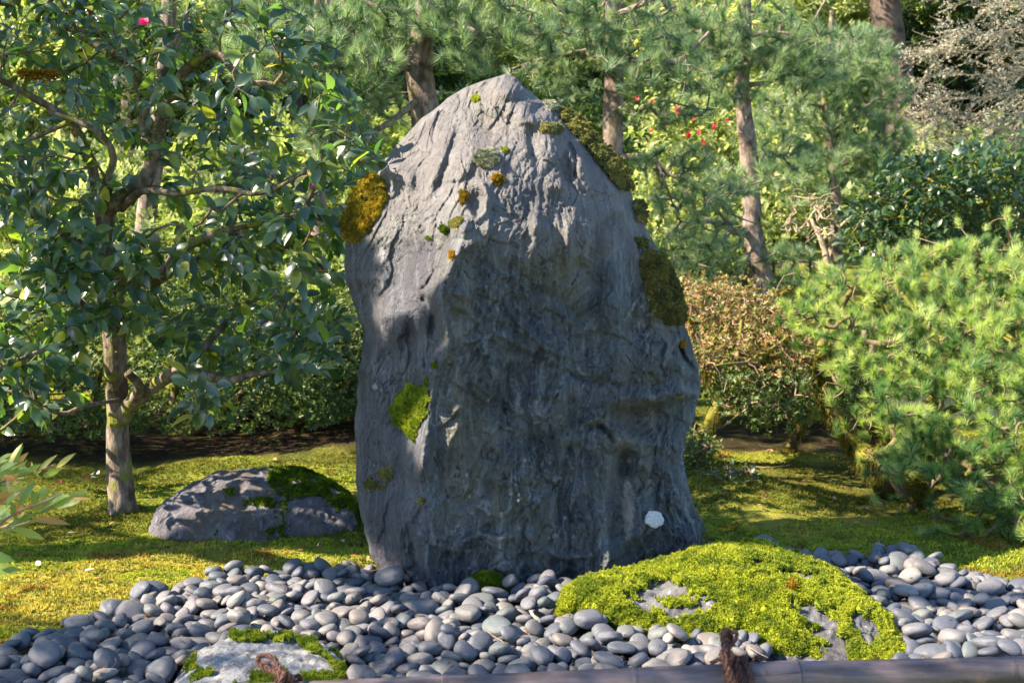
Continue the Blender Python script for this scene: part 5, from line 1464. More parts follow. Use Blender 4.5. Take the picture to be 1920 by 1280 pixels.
lines, radii, dirs = grow(sk, T_, 0.0042, 0.02, 0.07)
twig_part(root, lines, radii, TWIG, 5)
out_ = (T_ - at(np.array([1800.]), np.array([760.]), np.array([7.6]))[0]); out_ /= np.linalg.norm(out_, axis=1)[:, None]
emit(root, "needle_tuft", "needle_tufts", MUGO_T, T_, orient(out_ * 0.6 + dirs * 0.4, 0.45, 0.28, (-0.1, -0.15, 1)), rng.uniform(0.058, 0.086, len(T_)), L_MUGO, 300, rng)
for sp_ in (MW[0][1:7], MW[1][:4], MW[2][:4], MW[6][:3], MW[3][:3]):
    moss_on_limb(root, sp_, 1100, L_HANG, 0.02); moss_on_limb(root, sp_, 700, L_HANG, 0.09, 1.0, "hanging_moss")
moss_on_limb(root, [(1718, 905, 6.3, 0.03), (1725, 925, 6.3, 0.035), (1728, 945, 6.3, 0.02)], 700, L_HANG, 0.03)

# ------------------------------------------------------------------ azalea between the stone and the low pine
AW = [[(1296, 905, 7.6, 0.05), (1312, 840, 7.6, 0.042), (1330, 790, 7.55, 0.036), (1352, 745, 7.5, 0.03), (1372, 700, 7.5, 0.024), (1385, 660, 7.5, 0.016), (1390, 600, 7.6, 0.01)],
      [(1330, 790, 7.55, 0.028), (1365, 740, 7.4, 0.024), (1400, 700, 7.3, 0.018), (1440, 660, 7.3, 0.013), (1480, 630, 7.4, 0.008)], [(1352, 745, 7.5, 0.02), (1330, 700, 7.6, 0.014), (1310, 650, 7.7, 0.01), (1300, 590, 7.8, 0.008)],
      [(1480, 840, 8.1, 0.035), (1500, 800, 8.1, 0.03), (1500, 740, 8.0, 0.022), (1470, 680, 7.9, 0.014), (1440, 600, 7.9, 0.01)], [(1500, 800, 8.1, 0.02), (1530, 740, 8.1, 0.016), (1520, 660, 8.2, 0.012), (1480, 580, 8.2, 0.008)],
      [(1306, 792, 7.2, 0.008), (1330, 803, 7.1, 0.008), (1355, 800, 7.1, 0.006), (1380, 780, 7.1, 0.004)], [(1440, 690, 7.3, 0.010), (1400, 680, 7.2, 0.009), (1340, 685, 7.1, 0.006)]]
root = thing("azalea_bush", at(np.array([1296.]), np.array([905.]), np.array([7.6]))[0], "twiggy azalea with small reddish and green leaves between stone and low pine", "bush")
sk = limbs(root, AW, BARK_MOSSY, ("trunk", "trunk", "branch"), 10, 0.05, 0.12)
Ttop, _o = poly_points([(1255, 560), (1290, 535), (1380, 548), (1440, 560), (1500, 590), (1530, 640), (1520, 690), (1440, 700), (1360, 680), (1280, 700), (1255, 640)], 640, lambda x, y: np.interp(y, [540, 700], [8.3, 7.3]) + rng.uniform(-0.25, 0.5, len(x)))
Tbot, _o = poly_points([(1330, 720), (1400, 690), (1520, 700), (1530, 740), (1510, 790), (1440, 800), (1400, 790), (1350, 760)], 230, lambda x, y: 7.3 + rng.uniform(-0.3, 0.6, len(x)))
Tlo2, _o = poly_points([(1275, 800), (1320, 810), (1345, 850), (1320, 890), (1285, 880)], 70, lambda x, y: 7.2 + rng.uniform(-0.2, 0.3, len(x)))
Ttop = Ttop + np.array((0, 0, 1.0)) * (0.10 * np.maximum(0, fbm(Ttop * (3, 3, 0), 2)))[:, None]
T_ = np.vstack([Ttop, Tbot, Tlo2])
lines, radii, dirs = grow(sk, T_, 0.0022, 0.007, 0.05)
twig_part(root, lines, radii, TWIG_RED, 4)
ntop = len(Ttop)
Pt = np.repeat(Ttop, 4, 0) + rng.normal(size=(ntop * 4, 3)) * 0.05
emit(root, "leaf_whorl", "reddish_leaves", WHORL_T, Pt, orient(np.repeat(dirs[:ntop], 4, 0), 0.5, 0.4), rng.uniform(0.026, 0.044, len(Pt)), L_AZARED, 0, rng)
Tg = np.vstack([Tbot, Tlo2]); Pt = np.repeat(Tg, 4, 0) + rng.normal(size=(len(Tg) * 4, 3)) * 0.035
emit(root, "leaf_whorl", "green_leaves", WHORL_T, Pt, orient(np.repeat(dirs[ntop:], 4, 0), 0.5, 0.4), rng.uniform(0.024, 0.04, len(Pt)), L_AZA, 0, rng)
for sp_ in AW[:4]:
    moss_on_limb(root, sp_[:4], 700, L_HANG, 0.02); moss_on_limb(root, sp_[:5], 350, L_HANG, 0.08, 1.0, "hanging_moss")

# small leafy sprig in front of it
plant("leafy_sprig", ground_hit(np.array([1350.]), np.array([925.]))[0], "small twiggy sprig with glossy leaves on the moss just right of the stone", "plant",
      [[(1350, 928, 6.6, 0.006), (1345, 900, 6.6, 0.005), (1370, 885, 6.6, 0.004), (1405, 880, 6.6, 0.003)], [(1345, 900, 6.6, 0.004), (1320, 885, 6.6, 0.003), (1300, 880, 6.7, 0.003)]], TWIG, ("stem",),
      pads([(1365, 888, 60, 20, 6.6, 0.15, 36)]), LEAF_T, L_CAM_FAR, (0.03, 0.05), "leaf", "leaves", 60, 0.5, 0.5, 2, 0.01)

# ------------------------------------------------------------------ clipped azalea hedge behind the camellia
def dome_bush(label, cx, cy_, rx, ry, zb, zt, n, mat, stems, group=None, size=(0.03, 0.05)):
    zg = float(ground_z(np.array([cx]), np.array([cy_]))[0])
    root = thing("azalea_bush", (cx, cy_, zg), label, "bush", group)
    ph = rng.uniform(0, 2 * math.pi, n); ct = rng.uniform(-0.25, 1, n); st_ = np.sqrt(np.clip(1 - ct * ct, 0, 1))
    d = np.stack([st_ * np.cos(ph), st_ * np.sin(ph), ct], -1)
    lump = 1 + 0.10 * fbm(d * 2.6 + cx, 3)
    r = lump * (1 - 0.30 * rng.rand(n) ** 2)
    P = np.stack([cx + rx * d[:, 0] * r, cy_ + ry * d[:, 1] * r, zb + (zt - zb) * np.where(d[:, 2] > 0, d[:, 2], d[:, 2] * 0.8) * r], -1)
    sk_ = []
    for k in range(stems):
        a = 2 * math.pi * k / stems + 0.4; b = np.array((cx + rx * 0.25 * math.cos(a), cy_ + ry * 0.25 * math.sin(a), zg - 0.05)); e = np.array((cx + rx * 0.7 * math.cos(a), cy_ + ry * 0.7 * math.sin(a), zb + 0.35 * (zt - zb)))
        m1 = b * 0.6 + e * 0.4 + (0, 0, -0.05) + rng.normal(size=3) * 0.06; m2 = b * 0.25 + e * 0.75 + rng.normal(size=3) * 0.08
        V, Fq = bark_tube([b, m1, m2, e], [0.05, 0.04, 0.028, 0.012], 8, 0.08, 0.12); part("branch", V, Fq, BARK_MOSSY, root); sk_.append(smooth_line([b, m1, m2, e], [0] * 4, 0.1)[0])
    sub = P[rng.permutation(n)[:160]] 
    lines, radii, _d = grow(np.concatenate(sk_), sub, 0.003, 0.02); twig_part(root, lines, radii, TWIG, 4)
    out = np.stack([d[:, 0] / rx, d[:, 1] / ry, d[:, 2] / (zt - zb)], -1)
    emit(root, "leaf_whorl", "leaves", WHORL_T, P, orient(out / np.linalg.norm(out, axis=1)[:, None], 0.3, 0.35), rng.uniform(size[0], size[1], n), mat, 0, rng)
    return root
dome_bush("dark clipped azalea hedge mound behind the camellia trunk, reaching the left edge", -3.1, 9.1, 2.1, 1.35, 0.34, 1.20, 11000, L_AZA, 7)
dome_bush("clipped azalea mound with sunlit top between the camellia and the standing stone", -1.35, 9.7, 1.35, 1.1, 0.34, 1.05, 7200, L_AZA, 6)
dome_bush("dark azalea mound at the far left edge behind the camellia", -5.3, 8.6, 1.5, 1.2, 0.45, 1.35, 4200, L_AZA, 5)
dome_bush("dark low azalea behind the reddish azalea's stems, right of the stone", 2.25, 9.4, 0.75, 0.55, 0.3, 0.62, 1800, L_AZA, 4)

# ------------------------------------------------------------------ pines behind
def zbase(px, D_):
    return ground_z(np.array([(px - 960) / F * D_]), np.array([D_]))[0]
def down(px, D_):
    """photograph row at which the ground lies under this column at this distance"""
    z = zbase(px, D_); return 640 - F * math.tan(math.atan2(z - 1.5, D_) + PITCH)
def pine(label, px0, D0, wood, pad, size, nobj, wmat=BARK_PINE, jit=0.3, lmat=None, base_r=0.1):
    b = down(px0, D0); X = (px0 - 960) / F * D0
    w0 = [(px0, b + 6, D0, base_r * 1.1)] + wood[0]
    pp = pads(pad); pp = pp[sun_clear(pp, 0.0, True)]
    return plant("pine_tree", (X, D0, zbase(px0, D0)), label, "pine tree", [w0] + wood[1:], wmat, ("trunk", "branch"), pp, PINE_T, lmat or L_PINE, size, "needle_tuft", "needle_tufts", nobj, 0.55, jit, 1, 0.0, None, 0.0045, 0.025, None, 14, 0.16)
pine("pine with a leaning thick trunk directly behind the stone's left shoulder, blue-green needles", 822, 9.2,
     [(812, 400, 9.2, 0.125), (800, 230, 9.2, 0.115), (786, 150, 9.2, 0.10), (790, 60, 9.2, 0.085), (800, -40, 9.2, 0.07), (790, -160, 9.2, 0.05)] and
     [[(812, 400, 9.2, 0.125), (800, 230, 9.2, 0.115), (786, 150, 9.2, 0.10), (790, 60, 9.2, 0.085), (800, -40, 9.2, 0.07), (790, -160, 9.2, 0.05)],
      [(788, 135, 9.2, 0.030), (740, 120, 9.0, 0.028), (690, 105, 8.8, 0.028), (640, 120, 8.6, 0.02), (560, 130, 8.4, 0.014), (490, 150, 8.3, 0.01)],
      [(690, 105, 8.8, 0.02), (640, 70, 8.7, 0.016), (570, 60, 8.5, 0.012), (480, 80, 8.4, 0.008)],
      [(790, 60, 9.2, 0.035), (860, 50, 9.0, 0.028), (920, 70, 8.8, 0.02), (990, 60, 8.8, 0.014)],
      [(795, 180, 9.2, 0.03), (730, 230, 8.9, 0.022), (680, 260, 8.7, 0.014), (640, 300, 8.6, 0.008)],
      [(792, 20, 9.2, 0.03), (730, 20, 9.2, 0.022), (650, -10, 9.2, 0.014)]],
     [(600, 120, 150, 60, 8.5, 0.5, 150), (510, 90, 100, 70, 8.4, 0.5, 80), (660, 60, 130, 50, 8.9, 0.4, 90), (690, 180, 70, 40, 8.8, 0.4, 40), (640, 260, 90, 60, 8.7, 0.4, 60), (740, 15, 130, 40, 9.1, 0.5, 60), (900, 40, 110, 45, 8.9, 0.5, 80), (1000, 65, 80, 35, 8.8, 0.4, 40), (880, 110, 60, 25, 8.8, 0.4, 22), (620, -60, 200, 60, 9.0, 0.7, 50), (880, -60, 150, 60, 9.0, 0.7, 40)],
     (0.09, 0.13), 170, base_r=0.14)
pine("pine with a grey scaly trunk just right of the stone's top, mossy drooping lower branch", 1150, 10.2,
     [[(1150, 400, 10.2, 0.095), (1148, 300, 10.2, 0.09), (1150, 200, 10.2, 0.085), (1152, 90, 10.2, 0.075), (1150, -20, 10.2, 0.06), (1160, -160, 10.2, 0.04)],
      [(1160, 295, 10.2, 0.03), (1200, 295, 10.0, 0.026), (1232, 305, 9.9, 0.024), (1250, 325, 9.9, 0.018), (1300, 345, 9.8, 0.014), (1370, 400, 9.7, 0.01), (1420, 420, 9.7, 0.006)],
      [(1232, 305, 9.9, 0.016), (1250, 350, 9.8, 0.012), (1262, 385, 9.8, 0.008)],
      [(1150, 110, 10.2, 0.04), (1220, 120, 9.8, 0.03), (1280, 110, 9.6, 0.022), (1330, 60, 9.5, 0.014)],
      [(1150, 90, 10.2, 0.035), (1080, 100, 10.0, 0.026), (1020, 110, 9.9, 0.018), (960, 130, 9.9, 0.01)],
      [(1152, 30, 10.2, 0.035), (1200, 10, 10.0, 0.025), (1260, -20, 9.9, 0.015)]],
     [(1190, 85, 120, 45, 9.8, 0.5, 90), (1250, 140, 110, 40, 9.6, 0.4, 60), (1060, 90, 90, 40, 10.0, 0.4, 60), (1150, 25, 160, 40, 10.0, 0.6, 90), (1010, 140, 70, 30, 9.9, 0.3, 25), (1250, 215, 90, 25, 10.2, 0.4, 24), (1310, 370, 100, 40, 9.8, 0.4, 50), (1260, 300, 80, 30, 9.9, 0.3, 30), (1330, 440, 80, 30, 10.2, 0.4, 30), (1150, -70, 200, 50, 10.0, 0.8, 50)],
     (0.09, 0.13), 130, base_r=0.11)
pine("slender grey-trunked pine on the mossy rise, right of the red flowering shrub", 1430, 13.2,
     [[(1428, 520, 13.2, 0.12), (1412, 440, 13.2, 0.105), (1408, 350, 13.2, 0.10), (1400, 250, 13.2, 0.095), (1392, 170, 13.2, 0.085), (1398, 80, 13.2, 0.07), (1400, 0, 13.2, 0.05), (1405, -120, 13.2, 0.03)],
      [(1400, 160, 13.2, 0.035), (1440, 155, 13.1, 0.026), (1480, 140, 13.0, 0.018), (1530, 150, 12.9, 0.01)], [(1395, 110, 13.2, 0.03), (1340, 100, 13.0, 0.024), (1280, 80, 12.9, 0.014)],
      [(1412, 440, 13.2, 0.05), (1380, 435, 13.0, 0.04), (1340, 415, 12.8, 0.034), (1290, 420, 12.6, 0.025), (1250, 440, 12.5, 0.018)], [(1398, 70, 13.2, 0.03), (1450, 60, 13.1, 0.02), (1520, 70, 13.0, 0.012)]],
     [(1400, 60, 160, 40, 13.0, 0.6, 130), (1440, 100, 110, 35, 12.9, 0.5, 70), (1310, 60, 90, 40, 12.9, 0.5, 50), (1500, 130, 80, 40, 13.0, 0.5, 50), (1470, 290, 70, 35, 13.1, 0.4, 40), (1350, 180, 70, 25, 13.1, 0.4, 25), (1480, 500, 50, 50, 13.3, 0.4, 45), (1330, 500, 70, 60, 13.0, 0.5, 60), (1390, 330, 60, 30, 12.9, 0.4, 25), (1380, -30, 200, 40, 13.0, 0.8, 60)],
     (0.11, 0.16), 110, base_r=0.13)
pine("younger bushy pine with reddish trunk right of the slender grey pine", 1566, 16.5,
     [[(1566, 420, 16.5, 0.08), (1564, 330, 16.5, 0.075), (1556, 250, 16.5, 0.065), (1546, 190, 16.5, 0.05), (1555, 120, 16.5, 0.04), (1560, 20, 16.5, 0.03)],
      [(1564, 320, 16.5, 0.03), (1600, 300, 16.3, 0.022), (1640, 290, 16.2, 0.014)], [(1556, 250, 16.5, 0.03), (1590, 220, 16.3, 0.02), (1640, 190, 16.2, 0.014)], [(1550, 200, 16.5, 0.025), (1500, 195, 16.3, 0.018), (1450, 200, 16.2, 0.01)]],
     [(1560, 110, 120, 60, 16.3, 0.8, 130), (1630, 170, 80, 60, 16.2, 0.6, 90), (1500, 210, 90, 50, 16.4, 0.6, 80), (1640, 260, 70, 50, 16.3, 0.6, 80), (1580, 300, 90, 30, 16.3, 0.6, 60), (1520, 350, 70, 40, 16.4, 0.6, 50), (1680, 330, 80, 30, 16.6, 0.6, 40), (1620, 90, 70, 40, 16.6, 0.6, 50)],
     (0.13, 0.19), 60, base_r=0.09)
print("near plants", time.time() - T0)
# ------------------------------------------------------------------ shrubs and trees farther back
def shrub(name, label, cat, px0, D0, wood, pad, templates, mat, size, per=2, spread=0.06, nobj=0, up=0.2, jit=0.6, wmat=None, group=None, tw=True, r_tip=0.004, part_name="leaf", mass="leaves"):
    X = (px0 - 960) / F * D0
    return plant(name, (X, D0, zbase(px0, D0)), label, cat, wood, wmat or BARK_MOSSY, ("trunk", "branch"), pads(pad), templates, mat, size, part_name, mass, nobj, up, jit, per, spread, group, r_tip, 0.03, None, 8, 0.1, tw)
g0 = lambda px, D_: down(px, D_) + 5
shrub("camellia_bush", "large glossy-leaved camellia bush with a forked mossy trunk, above the low pine at right", "bush", 1822, 13.5,
      [[(1822, g0(1822, 13.5), 13.5, 0.10), (1820, 440, 13.5, 0.07), (1812, 400, 13.5, 0.05), (1785, 350, 13.4, 0.035), (1770, 310, 13.3, 0.02)], [(1820, 420, 13.5, 0.045), (1850, 380, 13.4, 0.03), (1860, 330, 13.4, 0.018)], [(1820, 440, 13.5, 0.04), (1870, 400, 13.3, 0.025), (1930, 370, 13.2, 0.015)]],
      [(1790, 330, 120, 40, 13.2, 0.9, 150), (1700, 380, 90, 55, 13.0, 0.7, 110), (1640, 440, 70, 50, 12.8, 0.5, 75), (1880, 330, 120, 50, 13.4, 0.9, 140), (1900, 430, 120, 50, 13.2, 0.8, 110), (1740, 450, 100, 35, 13.0, 0.6, 80), (2020, 380, 80, 80, 13.4, 0.9, 80)],
      LEAF_T, L_CAM_FAR, (0.085, 0.13), 6, 0.10, 150)
FLOWER_T = [tpl_whorl(6, 1.0, 0.9, 0.4, rng) for _ in range(3)]
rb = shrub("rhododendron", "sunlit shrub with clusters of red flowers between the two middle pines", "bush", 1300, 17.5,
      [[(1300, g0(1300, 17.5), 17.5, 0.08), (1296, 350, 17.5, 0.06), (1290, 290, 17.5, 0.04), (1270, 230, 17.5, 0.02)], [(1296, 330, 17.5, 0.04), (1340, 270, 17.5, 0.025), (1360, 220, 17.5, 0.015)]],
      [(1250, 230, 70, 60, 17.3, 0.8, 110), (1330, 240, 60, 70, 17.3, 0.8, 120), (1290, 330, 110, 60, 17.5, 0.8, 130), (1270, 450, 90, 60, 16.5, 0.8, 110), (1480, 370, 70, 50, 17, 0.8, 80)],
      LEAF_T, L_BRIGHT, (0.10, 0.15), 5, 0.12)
FP = np.array([(1195, 185), (1223, 192), (1295, 180), (1290, 187), (1310, 172), (1268, 203), (1272, 210), (1300, 205), (1299, 224), (1340, 234), (1337, 241), (1310, 250), (1318, 268), (1248, 238), (1222, 246), (1290, 255), (1364, 226), (1292, 361), (1326, 373), (1326, 420), (1447, 325), (1512, 418), (1366, 422)], float)
Pf = at(FP[:, 0], FP[:, 1], 16.3 + 0 * FP[:, 0])
emit(rb, "flower", "flowers", FLOWER_T, Pf, basis(np.array([(0, -1, 0.4)] * len(FP)) + rng.normal(size=Pf.shape) * 0.2, rng.normal(size=Pf.shape)), rng.uniform(0.035, 0.06, len(FP)), L_RED, 300, rng)
# sunny broadleaf shrubs seen through the camellia and beside the stone
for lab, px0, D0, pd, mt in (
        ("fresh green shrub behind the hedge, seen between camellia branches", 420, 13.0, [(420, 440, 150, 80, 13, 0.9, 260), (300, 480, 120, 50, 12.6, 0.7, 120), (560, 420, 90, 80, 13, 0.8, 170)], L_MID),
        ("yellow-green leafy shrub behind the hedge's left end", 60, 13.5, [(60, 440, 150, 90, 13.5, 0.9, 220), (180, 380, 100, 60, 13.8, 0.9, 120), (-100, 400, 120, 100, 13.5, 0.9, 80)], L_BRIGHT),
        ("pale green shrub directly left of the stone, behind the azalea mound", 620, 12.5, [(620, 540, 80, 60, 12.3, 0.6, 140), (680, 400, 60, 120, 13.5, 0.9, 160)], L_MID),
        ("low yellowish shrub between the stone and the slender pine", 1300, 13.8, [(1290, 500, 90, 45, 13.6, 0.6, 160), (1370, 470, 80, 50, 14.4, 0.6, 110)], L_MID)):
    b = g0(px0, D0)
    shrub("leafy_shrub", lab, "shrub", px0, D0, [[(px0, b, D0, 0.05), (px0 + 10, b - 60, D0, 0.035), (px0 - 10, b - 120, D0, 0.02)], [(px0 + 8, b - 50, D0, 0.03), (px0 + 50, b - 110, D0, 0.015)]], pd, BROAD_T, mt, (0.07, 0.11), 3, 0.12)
# bare curly little maple
def bare(name, label, px0, D0, trunk, tips, mat, r_tip, lich, seed_r, cat="tree", sag=0.0, wob=0.12):
    X = (px0 - 960) / F * D0
    root = thing(name, (X, D0, zbase(px0, D0)), label, cat)
    sk = limbs(root, trunk, mat, ("trunk", "branch"), 8, 0.06, 0.1)
    lines, radii, dirs = grow(sk, tips, r_tip, 0.010, wob, sag, 0.36)
    twig_part(root, lines, radii, mat, 4)
    if lich:
        S = np.concatenate([l_[0] + (l_[-1] - l_[0]) * rng.rand(lich, 1) for l_ in lines]); N = rng.normal(size=S.shape); N /= np.linalg.norm(N, axis=1)[:, None]
        V, Fq, r_ = blades(S + rng.normal(size=S.shape) * 0.015, N, 3, 0.045, 0.022, 0.6, rng)
        part("lichen_tufts", V, Fq, L_LICH, root, True, {'rnd': r_}, kind='stuff')
    return root
PALE = bark_mat("pale_twig_bark", (0.30, 0.24, 0.17), (0.50, 0.43, 0.33), (0.22, 0.17, 0.10), 0.15, 24.0)
bare("bare_maple", "small leafless maple with pale curly twigs behind the low pine's left shoulder", 1545, 14.5,
     [[(1545, g0(1545, 14.5), 14.5, 0.06), (1552, 500, 14.5, 0.045), (1540, 450, 14.5, 0.035), (1520, 410, 14.5, 0.02)], [(1540, 450, 14.5, 0.03), (1570, 430, 14.5, 0.022), (1600, 400, 14.5, 0.014)], [(1552, 500, 14.5, 0.03), (1500, 490, 14.4, 0.02), (1470, 520, 14.3, 0.012)]],
     pads([(1540, 410, 90, 45, 14.5, 0.6, 130), (1500, 510, 70, 30, 14.3, 0.5, 60)]), PALE, 0.0032, 0, 1, wob=0.22)
# pale lichen-covered larch at upper right
LW = [[(2010, g0(2010, 18.5), 18.5, 0.14), (2005, 300, 18.5, 0.11), (2000, 150, 18.5, 0.10), (1995, 0, 18.5, 0.07), (1995, -150, 18.5, 0.05)]]
for (y0, x1, y1) in ((30, 1790, -20), (110, 1720, 90), (170, 1715, 190), (200, 1760, 265), (250, 1800, 290), (60, 1800, 60), (140, 1760, 140), (230, 1745, 215), (0, 1850, -60), (280, 1770, 300)):
    LW.append([(2000, y0, 18.5, 0.035), (1940, y0 - 10 + (y1 - y0) * .2, 18.2, 0.028), (1870, y0 + (y1 - y0) * .55, 17.9, 0.02), (x1, y1, 17.6, 0.01)])
root = thing("larch", ((2010 - 960) / F * 18.5, 18.5, zbase(2010, 18.5)), "leafless larch with pale lichen-covered sweeping branches at the upper right", "tree")
limbs(root, [LW[0]] + [[(a_, b_, c_, d_ * 0.5) for a_, b_, c_, d_ in w_] for w_ in LW[1:]], PALE, ("trunk", "branch"), 8, 0.1, 0.1)
ls, rs_ = [], []
for w_ in LW[1:]:
    a_ = np.array(w_); Q, R = smooth_line(at(a_[:, 0], a_[:, 1], a_[:, 2]), a_[:, 3], 0.05)
    for k in rng.randint(6, len(Q) - 1, 26):
        d = Q[min(k + 1, len(Q) - 1)] - Q[k - 1]; d /= np.linalg.norm(d)
        d = d + np.array((0, rng.normal() * 0.5, rng.normal() * 0.42 - 0.08)); d /= np.linalg.norm(d); L = rng.uniform(0.3, 0.95)
        tt_ = np.linspace(0, 1, 6)[:, None]; P = Q[k] + d * L * tt_ + (0, 0, -0.10 * L) * tt_ ** 2 + rng.normal(size=(6, 3)) * 0.012 * tt_
        ls.append(P); rs_.append(np.linspace(0.007, 0.003, 6))
        for _ in range(6):
            q_ = rng.randint(1, 5); d2 = d + rng.normal(size=3) * (0.3, 0.4, 0.4); d2 /= np.linalg.norm(d2); l2 = rng.uniform(0.12, 0.35)
            ls.append(P[q_] + d2 * l2 * np.linspace(0, 1, 3)[:, None]); rs_.append(np.linspace(0.0045, 0.0025, 3))
V, Fq = tubes(ls, rs_, 3, closed=False); part("twigs", V, Fq, PALE, root, kind='stuff')
S = np.concatenate([l_[0] + (l_[-1] - l_[0]) * rng.rand(7, 1) for l_ in ls]) + rng.normal(size=(len(ls) * 7, 3)) * 0.012
V, Fq, r_ = blades(S, rng.normal(size=S.shape) * 0.6, 2, 0.034, 0.013, 0.6, rng)
part("lichen_tufts", V, Fq, L_LICH, root, True, {'rnd': r_}, kind='stuff')

# trunks standing behind
def trunk_tree(label, pts, wmat, crown=None, tmpl=None, lmat=None, size=(0.2, 0.3), per=3, spread=0.3, name="conifer_tree", cat="tree", up=0.0, jit=0.5, mass="foliage"):
    px0, D0 = pts[0][0], pts[0][2]
    p_ = [(px0, g0(px0, D0), D0, pts[0][3] * 1.15)] + pts
    X = (px0 - 960) / F * D0
    root = thing(name, (X, D0, zbase(px0, D0)), label, cat)
    limbs(root, [p_], wmat, ("trunk",), 16, 0.15, 0.1)
    if crown is not None:
        T_ = pads(crown); P = np.repeat(T_, per, 0) + rng.normal(size=(len(T_) * per, 3)) * spread
        dirs = rng.normal(size=P.shape) * (1, 1, 0.3) + (0, 0, -0.35)
        emit(root, "spray", mass, tmpl or SPRAY_T, P, orient(dirs, up, jit * 0.3), rng.uniform(size[0], size[1], len(P)), lmat, 0, rng)
    return root
trunk_tree("tall dark straight conifer trunk at the upper right", [(1690, 230, 25, 0.34), (1682, 150, 25, 0.33), (1664, 60, 25, 0.32), (1656, -60, 25, 0.30), (1650, -260, 25, 0.26)], BARK_DARK, [(1700, -190, 260, 90, 25, 1.5, 160)], None, L_DARK, (0.5, 0.8))
trunk_tree("orange-brown trunk rising behind the camellia trunk", [(268, 480, 12.4, 0.11), (275, 400, 12.4, 0.105), (285, 330, 12.4, 0.10), (300, 200, 12.4, 0.09), (315, 60, 12.4, 0.08), (320, -120, 12.4, 0.06)], BARK_PINE, [(330, -100, 200, 70, 12.4, 1.0, 90)], PINE_T, L_PINE, (0.12, 0.16), name="pine_tree", cat="pine tree", up=0.5, mass="needle_tufts")
trunk_tree("left trunk of a close pair, just left of the stone", [(603, 600, 12.2, 0.095), (600, 500, 12.2, 0.09), (596, 420, 12.2, 0.085), (600, 200, 12.2, 0.075), (600, -100, 12.2, 0.05)], BARK_PINE, [(600, -100, 150, 60, 12.2, 1.0, 60)], PINE_T, L_PINE, (0.12, 0.16), name="pine_tree", cat="pine tree", up=0.5, mass="needle_tufts")
trunk_tree("right, greyer trunk of a close pair, just left of the stone", [(645, 600, 13.4, 0.10), (634, 500, 13.4, 0.09), (620, 430, 13.4, 0.085), (625, 200, 13.4, 0.075), (630, -100, 13.4, 0.05)], BARK_PINE, [(640, -100, 150, 60, 13.4, 1.0, 60)], PINE_T, L_PINE, (0.12, 0.16), name="pine_tree", cat="pine tree", up=0.5, mass="needle_tufts")
trunk_tree("thin dark trunk far behind the top of the stone's left side", [(660, 200, 21, 0.14), (655, 60, 21, 0.13), (650, -100, 21, 0.1)], BARK_DARK, [(620, 60, 160, 100, 21, 1.2, 110)], None, L_DARK, (0.35, 0.55))
trunk_tree("dark trunk far behind, left of the first pine's crown", [(553, 200, 24, 0.16), (550, 60, 24, 0.15), (548, -100, 24, 0.12)], BARK_DARK, [(500, 30, 120, 120, 24, 1.2, 100)], None, L_DARK, (0.35, 0.55))
# conifers in rows
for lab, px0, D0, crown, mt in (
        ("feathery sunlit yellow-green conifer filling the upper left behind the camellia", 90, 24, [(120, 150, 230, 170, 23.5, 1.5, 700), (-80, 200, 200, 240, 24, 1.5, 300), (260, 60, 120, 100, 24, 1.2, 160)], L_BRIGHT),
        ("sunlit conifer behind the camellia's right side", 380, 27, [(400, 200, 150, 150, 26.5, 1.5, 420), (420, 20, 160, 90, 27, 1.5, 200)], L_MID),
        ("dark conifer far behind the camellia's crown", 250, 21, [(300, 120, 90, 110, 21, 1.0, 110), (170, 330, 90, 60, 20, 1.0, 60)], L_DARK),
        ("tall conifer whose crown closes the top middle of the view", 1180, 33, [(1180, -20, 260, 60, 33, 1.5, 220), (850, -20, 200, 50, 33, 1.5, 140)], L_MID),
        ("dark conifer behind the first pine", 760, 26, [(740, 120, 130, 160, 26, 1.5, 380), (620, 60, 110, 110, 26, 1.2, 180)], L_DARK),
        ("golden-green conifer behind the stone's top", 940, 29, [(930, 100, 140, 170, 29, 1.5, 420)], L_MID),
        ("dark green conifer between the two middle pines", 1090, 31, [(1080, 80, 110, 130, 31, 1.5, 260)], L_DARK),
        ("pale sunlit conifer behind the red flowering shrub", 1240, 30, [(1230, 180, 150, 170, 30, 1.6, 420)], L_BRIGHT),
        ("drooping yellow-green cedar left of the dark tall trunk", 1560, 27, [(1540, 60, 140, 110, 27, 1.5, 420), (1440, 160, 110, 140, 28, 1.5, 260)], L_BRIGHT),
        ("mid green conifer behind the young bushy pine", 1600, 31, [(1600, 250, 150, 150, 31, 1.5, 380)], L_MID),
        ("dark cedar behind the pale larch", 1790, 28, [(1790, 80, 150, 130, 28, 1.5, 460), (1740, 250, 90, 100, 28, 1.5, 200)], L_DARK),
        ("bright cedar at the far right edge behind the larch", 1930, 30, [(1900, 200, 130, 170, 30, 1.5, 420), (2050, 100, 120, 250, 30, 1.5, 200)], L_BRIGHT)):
    trunk_tree(lab, [(px0, 350, D0, 0.22), (px0, 100, D0, 0.2), (px0, -200, D0, 0.14)], BARK_DARK, crown, None, mt, (0.55, 0.85), 3, 0.35)
